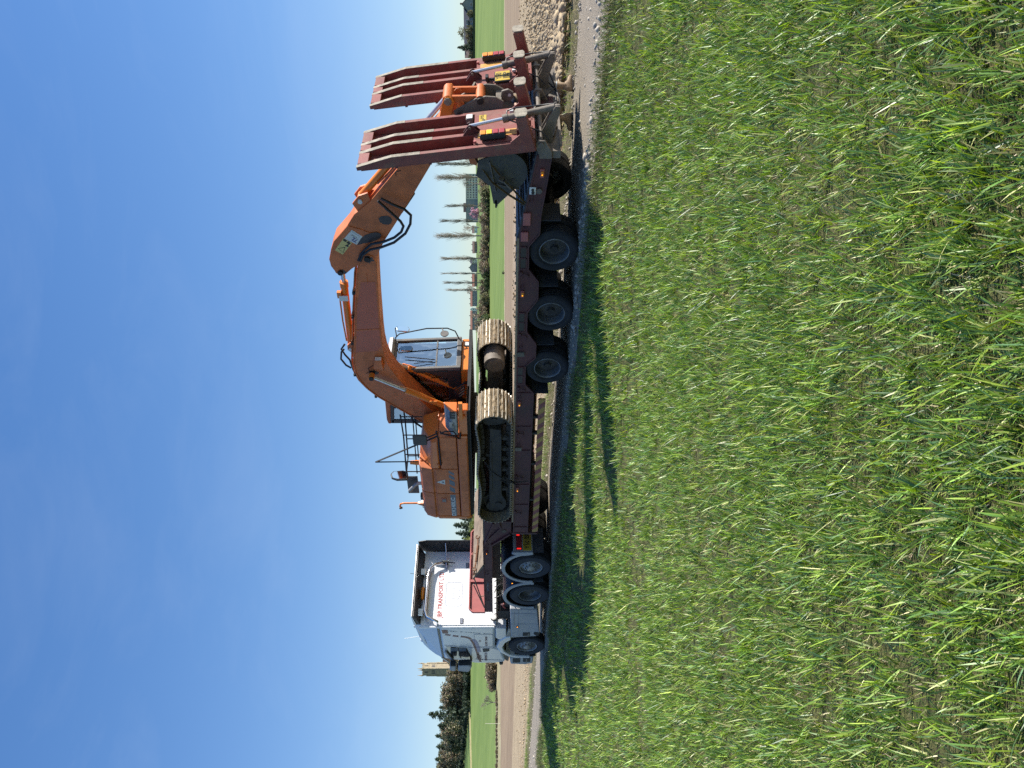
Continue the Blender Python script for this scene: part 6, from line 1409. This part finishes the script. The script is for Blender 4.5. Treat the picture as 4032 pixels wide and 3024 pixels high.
for i, (u, vt, d) in enumerate(((2378, 1713, 395), (2325, 1709, 400), (2213, 1751, 410), (2154, 1722, 405), (2095, 1707, 400), (2006, 1730, 405), (1947, 1734, 400), (1911, 1737, 400), (1882, 1755, 405))):
    x, y, z = gat(u, d); H = (1968-vt)/FPX*d+1.3-z
    w_ = (1.0, 1.25, 1.0, .85, 1.15, 1.1, .7, .8, .85)[i]
    lab = ('tall bare poplar next to the grey bucket, rightmost of the row', 'broad bare poplar beside the grey bucket, second from the right', 'bare poplar in front of the dark end of the flats', 'bare poplar just left of the pink blossom tree', 'tallest bare poplar left of the flats', 'full bare poplar in front of the cream house', 'thin bare poplar right of the red-brown bungalow', 'thin bare poplar left of the thinnest one in the row', 'shortest bare poplar, leftmost of the row')[i]
    plant(PP[(0, 1, 3, 4, 1, 0, 2, 4, 3)[i]], u, d, lab, 'bare poplars in a row across the field', H/22*w_, H/22)
bt1 = bare_tree(5, 9); bt2 = bare_tree(9, 9, 'twig_r')
for u, d, s, l in ((2300, 640, 1.9, 'round bare tree standing behind the lit front of the flats'), (2128, 640, 1.9, 'round bare tree between two poplars left of the flats'), (1884, 640, 1.6, 'round bare tree behind the leftmost poplar'), (1782, 900, 1.2, 'small round bare tree rising above the terrace roofs'), (2405, 560, 1.6, 'bare tree showing between the near ramp and the bucket')):
    plant(bt1 if s > 1.65 else bt2, u, d, l, None, s)
bA = bush(11, 'scrub_bush', OLV, [3, 3, 3, 2], 2.0, 1.15, 26, 42, .17, twigs='twig'); bB = bush(12, 'scrub_bush', BRN, [3, 3, 3, 2], 2.3, 1.3, 26, 36, .17, twigs='twig_r'); bC = bush(13, 'scrub_bush', GRN+OLV[:1], [3, 2, 3, 2], 1.7, 1.0, 26, 44, .16)
random.seed(4)
SL = {'a': 'olive scrub bush in the hedge below the poplars', 'b': 'brown scrub bush in the hedge below the poplars', 'c': 'dark green scrub bush in the hedge below the poplars'}
for i in range(64):
    u = 2400-11.2*i+random.uniform(-8, 8); d = 338+random.uniform(-10, 12)-(0 if u > 1900 else 14*(1900-u)/200); k = random.choice('aabbcc')
    s = random.uniform(.9, 1.5)*(1.35 if 1690 < u < 1800 else 1)
    plant({'a': bA, 'b': bB, 'c': bC}[k], u, d, SL[k], 'scrub bushes along the hedge below the poplars', s)
bs = bush(41, 'blossom_tree', PNK, [3, 3, 2], 4.2, 3.4, 30, 46, .34, 'tree', .14); plant(bs, 2185, 620, 'pink blossom tree in front of the dark flats')
bg_ = bush(42, 'small_bush', GRN, [2, 3, 2], .5, .35, 14, 26, .06); plant(bg_, 1950, 222, 'lone small dark bush on the edge of the bare soil')
# wood on the left hill
cA = conifer(51, 17, 5.6, DRK, [3, 3, 2]); cB = conifer(52, 19, 6.0, DRK, [3, 3, 3], gaps=.35)
bD = bush(53, 'broadleaf_tree', BRN+DRK[1:2], [2, 2, 3, 3, 2], 6.0, 7.2, 46, 60, .42, 'tree', .3, 'twig_r'); bE = bush(54, 'broadleaf_tree', OLV+DRK[:1], [3, 2, 3, 1, 2], 5.5, 6.4, 46, 60, .40, 'tree', .3, 'twig')
random.seed(61)
W1 = 'dark conifer in the wood below the church'; W2 = 'brown leafless tree in the wood below the church'; W3 = 'olive green tree in the wood below the church'
GW = 'trees of the wood on the left hill'
plant(cB, 212, 432, 'tallest spruce with open branches rising above the wood', None, 1.17)
for u, d, k, s in ((498, 450, 'E', .8), (470, 440, 'D', .8), (440, 446, 'E', .75), (410, 436, 'D', .72), (380, 440, 'E', .80), (352, 432, 'D', .85), (330, 440, 'E', .9), (300, 436, 'D', 1.0), (268, 440, 'D', 1.02), (240, 444, 'A', .95), (192, 430, 'E', .98), (168, 440, 'A', .98), (150, 432, 'D', 1.0), (128, 440, 'A', 1.02), (104, 432, 'E', 1.0), (86, 446, 'A', .96), (62, 434, 'D', .98), (36, 440, 'A', .97), (10, 432, 'D', 1.0), (-16, 440, 'A', .98), (-50, 432, 'D', 1.0), (-90, 440, 'E', 1.0), (-130, 436, 'A', 1.0), (-180, 440, 'D', 1.0), (-240, 440, 'E', 1.0), (-300, 440, 'D', 1.0)):
    k2 = 1+max(0, 250-u)/250*.33; d *= k2; s *= k2*.93 if u < 200 else 1
    plant({'A': cA, 'D': bD, 'E': bE}[k], u, d, {'A': W1, 'D': W2, 'E': W3}[k], GW, s*1.02)
uB = bush(55, 'undergrowth_bush', DRK, [3, 2, 3], 3.2, 1.9, 26, 40, .28)
for i in range(42):
    u = 520-18*i; plant(uB, u, 424*(1+max(0, 250-u)/250*.33)+random.uniform(-3, 3), 'dark low bush at the foot of the wood', 'low bushes at the foot of the wood', random.uniform(.8, 1.15))
fb = bare_tree(66, 15, 'twig_r', .62); plant(fb, 297, 470, 'pale brown bare tree standing out above the wood', None, 1.35)
lt_ = bare_tree(71, 3.6, 'bark', 1.25, 'bare_tree', .012); plant(lt_, 258, 151, 'small leafless tree alone at the foot of the left green field')
bh = bush(72, 'hedge_bush', BRN, [3, 3, 3, 3], 2.0, .85, 30, 50, .13, twigs='twig_r')
for i, (u, s) in enumerate(((402, .95), (374, 1.0), (346, .9), (322, .62))): plant(bh, u, 149, 'brown bramble clump on the bank beyond the white cab', 'bramble clumps on the left bank', s)
for i in range(34):
    u = 300-i*17; plant(bh, u, 146, 'low dry tuft on the pale bank past the soil', 'dry tufts along the pale bank', random.uniform(.14, .24))
ps_ = MB().cyl((0, 0, -.2), (0, 0, 2.5), .035, 8).build('marker_post', mat('pale_post', (.55, .55, .42), .8), None); ps_.location = gat(175, 141); tag(ps_, 'pale thin post standing on the bank below the left green field', 'post')
wl = MB()
rows_ = [gat(u, 428-(262-u)*.10) for u in range(262, -420, -20)]
for p, q in zip(rows_[:-1], rows_[1:]): wl.bar((p[0], p[1], p[2]+.3), (q[0], q[1], q[2]+.3), .5, .9)
tag(wl.build('field_wall', G_STRIP, None), 'pale field wall running below the wood at the top of the left green field', 'wall')
# church -------------------------------------------------------------------
M['stone'] = mat('warm_church_stone', (.32, .265, .19), .9, 0, .2, .6, (.25, .2, .14), .35, .4); M['slate'] = mat('dark_slate_roof', (.07, .07, .08), .8, 0, .2, 1); M['rooftile'] = mat('red_roof_tile', (.25, .115, .075), .85, 0, .2, .5)
M['browntile'] = mat('brown_roof_tile', (.16, .11, .085), .85, 0, .2, .5); M['render_c'] = mat('cream_render', (.62, .58, .47), .85, 0, .08, .5); M['render_w'] = mat('white_render', (.75, .75, .73), .85, 0, .05, .5); M['render_g'] = mat('grey_render', (.24, .25, .26), .9, 0, .1, .5)
M['brick'] = mat('dull_brick', (.24, .155, .12), .9, 0, .2, .5); M['win'] = mat('house_window', (.03, .04, .05), .15, 0, .1, 1, spec=.8); M['wframe'] = mat('white_window_frame', (.7, .7, .7), .6)
def base(name, u, d, label, cat, yaw=0, group=None):
    x, y, z = gat(u, d); o = thing(name, label, cat, (x, y, z), group, True); o.rotation_euler = (0, 0, YAW-math.atan((u-1512)/FPX)+yaw); return o
ch_ = base('church_tower', 390, 650, 'tall stone church tower with corner pinnacles rising above the wood', 'church', math.radians(-38))
MB().box(-3.3, 3.3, -3.3, 3.3, -2, 30.5).build('tower_wall', M['stone'], ch_)
for sx in (-1, 1):
    for sy in (-1, 1):
        b = MB(); b.box(sx*3.3-.55, sx*3.3+.55, sy*3.3-.55, sy*3.3+.55, -2, 20); b.box(sx*3.3-.4, sx*3.3+.4, sy*3.3-.4, sy*3.3+.4, 20, 28); b.build('buttress', M['stone'], ch_)
        b = MB(); b.box(sx*3.2-.38, sx*3.2+.38, sy*3.2-.38, sy*3.2+.38, 30.5, 32.2); b.tube([(sx*3.2, sy*3.2, 32.2), (sx*3.2, sy*3.2, 35.2)], [.45, .05], 6); b.build('pinnacle', M['stone'], ch_)
for z in (20.0, 26.0, 29.8): MB().box(-3.45, 3.45, -3.45, 3.45, z, z+.35).build('string_course', M['stone'], ch_)
for ax in (0, 1):
    for sgn in (-1, 1):
        for k in range(5):
            c = -2.6+1.3*k; b = MB()
            if ax == 0: b.box(c-.4, c+.4, sgn*3.3-.15, sgn*3.3+.15, 30.5, 31.3)
            else: b.box(sgn*3.3-.15, sgn*3.3+.15, c-.4, c+.4, 30.5, 31.3)
            b.build('merlon', M['stone'], ch_)
        for z0 in (21.2, 26.6):
            for c in (-.95, .95) if z0 < 25 else (0,):
                pr = [(c-.55, z0), (c+.55, z0), (c+.55, z0+2.2), (c, z0+3.0), (c-.55, z0+2.2)]
                MB().prism(pr, sgn*3.3-.06, sgn*3.3+.06, 'y' if ax == 0 else 'x').build('belfry_window', M['slate'], ch_)
nv = base('church_nave', 425, 655, 'stone church nave with low gable roof beside the tower', 'church', math.radians(-38))
MB().box(-4, 9, -3.6, 3.6, -2, 11).build('nave_wall', M['stone'], nv); MB().prism([(-4.2, 10.9), (0, 15.5), (4.2, 10.9)], -4.2, 9.2, 'x').build('nave_roof', M['browntile'], nv)
# houses --------------------------------------------------------------------
def house(name, label, u, d, W, D, H, RH, wall, roof, yaw=0, cols=3, rws=2, gable_front=False, chim=1, group=None, frame=True):
    o = base(name, u, d, label, 'house', yaw, group)
    MB().box(-W/2, W/2, -D/2, D/2, -2, H).build('wall', M[wall], o)
    if gable_front:
        r = MB(); r.add([(-W/2-.3, -D/2-.3, H-.2), (0, -D/2-.3, H+RH), (W/2+.3, -D/2-.3, H-.2), (-W/2-.3, D/2+.3, H-.2), (0, D/2+.3, H+RH), (W/2+.3, D/2+.3, H-.2)], [(0, 1, 4, 3), (1, 2, 5, 4)])
        r.add([(-W/2-.3, -D/2-.3, H-.05), (0, -D/2-.3, H+RH+.18), (W/2+.3, -D/2-.3, H-.05), (-W/2-.3, D/2+.3, H-.05), (0, D/2+.3, H+RH+.18), (W/2+.3, D/2+.3, H-.05)], [(0, 1, 4, 3), (1, 2, 5, 4)])
        MB().prism([(-W/2, H), (W/2, H), (0, H+RH-.1)], -D/2, D/2).build('gable', M[wall], o)
    else:
        r = MB().prism([(-D/2-.4, H-.1), (0, H+RH), (D/2+.4, H-.1)], -W/2-.3, W/2+.3, 'x')
    rf_ = r.build('roof', M[roof], o)
    for k in range(chim): MB().box(-W/2+W*(k+.5)/max(1, chim)-.45, -W/2+W*(k+.5)/max(1, chim)+.45, -.35, .35, H+RH-.8, H+RH+1.1).build('chimney', M['brick'], rf_)
    for i in range(cols):
        for j in range(rws):
            x = -W/2+W*(i+.5)/cols; z = .9+(H-.6)/rws*j; wd = min(1.3, W/cols*.5)
            f = MB().box(x-wd/2-.12, x+wd/2+.12, -D/2-.05, -D/2-.005, z-.12, z+1.25).build('window', M['wframe'], o)
            MB().box(x-wd/2, x+wd/2, -D/2-.08, -D/2-.052, z, z+1.15).build('pane', M['win'], f)
    return o
fl_ = base('apartment_block', 2240, 830, 'four-storey block of flats with a dark end wall and a lit front of windows', 'building', math.radians(38))
MB().box(-23, 0, -.0, 14, -3, 11.6).build('end_wing_wall', M['render_g'], fl_); MB().box(0, 24.5, .02, 13.9, -3, 11.5).build('front_wing_wall', M['render_c'], fl_)  # walls are flush: grey paints the shaded face, cream the sunlit one
fl_.rotation_euler[2] = YAW-math.atan((2240-1512)/FPX)+math.radians(0)
for o in list(fl_.children): pass
MB().box(-13, -4, 3, 9, 11.6, 14.6).build('plant_room', M['brick'], fl_)
MB().box(-23.2, 24.7, -.2, 14.2, 11.61, 11.95).build('roof_edge', M['render_g'], fl_)
for r_ in range(4):
    for c_ in range(10):
        x0 = .8+2.38*c_; f = MB().box(x0, x0+1.75, -.05, .015, .6+2.8*r_, 2.3+2.8*r_).build('window', M['wframe'], fl_); MB().box(x0+.12, x0+1.63, -.08, -.052, .75+2.8*r_, 2.15+2.8*r_).build('pane', M['win'], f)
    for c_ in range(6):
        x0 = -21+3.4*c_; f = MB().box(x0, x0+1.1, -.06, -.005, .7+2.8*r_, 2.0+2.8*r_).build('window', M['wframe'], fl_); MB().box(x0+.12, x0+.98, -.09, -.062, .85+2.8*r_, 1.88+2.8*r_).build('pane', M['win'], f)
house('terrace_house', 'long grey terrace with red roof left of the shortest poplar', 1848, 950, 17.5, 8, 5.6, 2.4, 'render_g', 'rooftile', 0, 8, 2, chim=3)
house('terrace_house', 'long dull terrace with red roof directly right of the cab mirror', 1762, 950, 22, 8, 5.6, 2.4, 'render_g', 'rooftile', 0, 9, 2, chim=2)
house('gabled_house', 'small white gabled house between the two red-roofed terraces', 1806, 930, 3.4, 8, 5.5, 2.4, 'render_w', 'browntile', 0, 1, 2, True, 0)
house('gabled_house', 'grey gable-fronted house between two poplars', 1970, 950, 10.5, 9, 5.8, 3.0, 'render_g', 'slate', 0, 3, 2, True, 1)
house('cream_house', 'sunlit cream house beside the grey gable', 1995, 945, 4.6, 8, 5.8, 2.2, 'render_c', 'slate', 0, 2, 2, False, 1)
house('brick_bungalow', 'red-brown low house behind the thin poplars', 1920, 940, 14, 8, 3.2, 2.8, 'brick', 'rooftile', 0, 4, 1, chim=2)
house('brick_bungalow', 'low brown house right of the broad poplar', 2050, 945, 13, 8, 3.2, 2.4, 'brick', 'browntile', 0, 4, 1, chim=2)
house('cottage', 'small white cottage with brown roof behind the pink-twigged tree', 2120, 945, 8, 8, 3.4, 2.6, 'render_w', 'browntile', 0, 2, 1, chim=1)
house('white_house', 'white-fronted house seen under the excavator body', 1085, 1150, 12, 9, 5.5, 2.2, 'render_w', 'slate', 0, 4, 2)
house('gabled_house', 'tan gable-fronted house with white windows seen below the excavator rear', 1036, 1120, 10.5, 9, 6.2, 4.0, 'brick', 'slate', 0, 3, 2, True, 0)
house('grey_house', 'grey house with white window frames left of the tan gable', 1003, 1150, 14, 9, 5.8, 3.0, 'render_g', 'slate', 0, 3, 2, False, 1)
house('white_house', 'small bright white gabled house just right of the cab rear', 881, 900, 4.5, 8, 10.0, 3.0, 'render_w', 'slate', 0, 2, 2, True, 0)
house('grey_house', 'grey house behind the conifers at the cab rear', 893, 910, 8, 9, 9.5, 3.0, 'render_g', 'slate', 0, 2, 2, False, 0)
for u, d, s in ((925, 660, 1.12), (957, 650, 1.2), (985, 670, .98), (905, 680, .85)): plant(cA, u, d, 'dark conifer between the cab and the excavator', 'conifers behind the trailer neck', s)
lg = bush(81, 'light_bush', LGR, [3, 3, 2], 4.5, 3.2, 30, 46, .34)
for u, d, s in ((946, 600, 1.15), (968, 590, .9), (1000, 600, .7), (876, 640, 1.7)): plant(lg, u, d, 'pale yellow-green bush behind the trailer neck', 'pale bushes behind the trailer neck', s)
# right-hand houses
house('long_bungalow', 'long grey-roofed bungalow at the top of the right green field', 2926, 440, 18.0, 8, 2.6, 3.0, 'render_g', 'slate', 0, 6, 1, chim=0)
house('gabled_house', 'grey gabled house at the right end of the bungalow', 3008, 432, 6.5, 9, 3.4, 3.0, 'render_g', 'slate', math.radians(-4), 1, 1, True, 1)
house('white_house', 'white gable end between the bungalow and the grey gabled house', 2990, 437, 2.6, 7, 3.0, 2.6, 'render_w', 'slate', 0, 1, 1, True, 0)
house('brown_cottage', 'brown-roofed cottage behind the dark pointed conifer', 2826, 446, 7.5, 8, 2.6, 2.6, 'brick', 'browntile', 0, 3, 1, False, 1)
dm_ = base('dormer_window', 2936, 435.6, 'white dormer set in the long bungalow roof', 'dormer'); MB().box(-1.2, 1.2, -.3, 1.5, 3.3, 4.4).build('dormer_wall', M['render_w'], dm_); MB().box(-1.0, 1.0, -.34, -.305, 3.45, 4.25).build('dormer_pane', M['win'], dm_)
c3 = conifer(91, 9.2, 2.7, DRK, [3, 3, 2]); plant(c3, 2836, 425, 'dark pointed conifer left of the long bungalow')
p3 = bush(92, 'pale_tree', [(.26, .25, .16), (.30, .29, .2), (.2, .2, .12)], [3, 3, 2], 3.0, 3.6, 26, 36, .22, 'tree', .12, 'twig'); plant(p3, 2893, 446, 'pale round tree rising behind the bungalow roof', None, 1.15)
for u, s, k in ((2905, .95, bE), (2880, .8, bD), (2860, .7, bE), (2968, .75, bE), (2848, .45, bD), (2815, .5, bE), (2800, .6, bE)):
    plant(k, u, 424, 'garden shrub in front of the right-hand bungalows', 'garden shrubs by the bungalows', s*.42)
hw = MB()
q = [gat(u, 421) for u in range(2640, 3300, 20)]
for a, b in zip(q[:-1], q[1:]): hw.bar((a[0], a[1], a[2]+.4), (b[0], b[1], b[2]+.4), .8, 1.5)
tag(hw.build('low_hedge', mat('clipped_dark_hedge', (.035, .05, .025), .95, 0, .4, 3), None), 'low dark hedge along the top of the right green field', 'hedge')

# each look-alike gets its own place in the row, counted from the right of the picture
ORD = ['rightmost', 'second', 'third', 'fourth', 'fifth', 'sixth', 'seventh', 'eighth', 'ninth', 'tenth', 'eleventh', 'twelfth', 'thirteenth', 'fourteenth', 'fifteenth', 'sixteenth', 'seventeenth', 'eighteenth', 'nineteenth', 'twentieth']
def ordinal(i):
    if i < 20: return ORD[i]
    t = {2: 'twenty', 3: 'thirty', 4: 'forty', 5: 'fifty', 6: 'sixty'}[(i+1)//10]; k = (i+1) % 10
    return (t[:-1]+'ieth') if k == 0 else t+'-'+['first', 'second', 'third', 'fourth', 'fifth', 'sixth', 'seventh', 'eighth', 'ninth'][k-1]
def screen_u(o):
    d = o.location-CAM; return d.dot(RGT)/max(1e-3, d.dot(FWD))
groups = {}
for o in list(sc.objects):
    if o.parent is None and o.get('label') and o.get('group'): groups.setdefault((o['group'], o['label']), []).append(o)
for (g_, l_), os_ in groups.items():
    if len(os_) < 2: continue
    os_.sort(key=screen_u, reverse=True)
    for i, o in enumerate(os_): o['label'] = l_ + (', rightmost one' if i == 0 else f', {ordinal(i)} from the right')
for o in sc.objects:
    if o.type == 'MESH' and o.parent is not None and o.name.split('.')[0] in ('hand_hole', 'wheel_nut', 'panel_line', 'wall_seam', 'collar_net', 'neck_flange', 'pipe_clamp', 'suzi_coil', 'faded_emblem', 'caution_figure', 'stripe_decal', 'edge_flange', 'pocket'): o['kind'] = 'stuff'
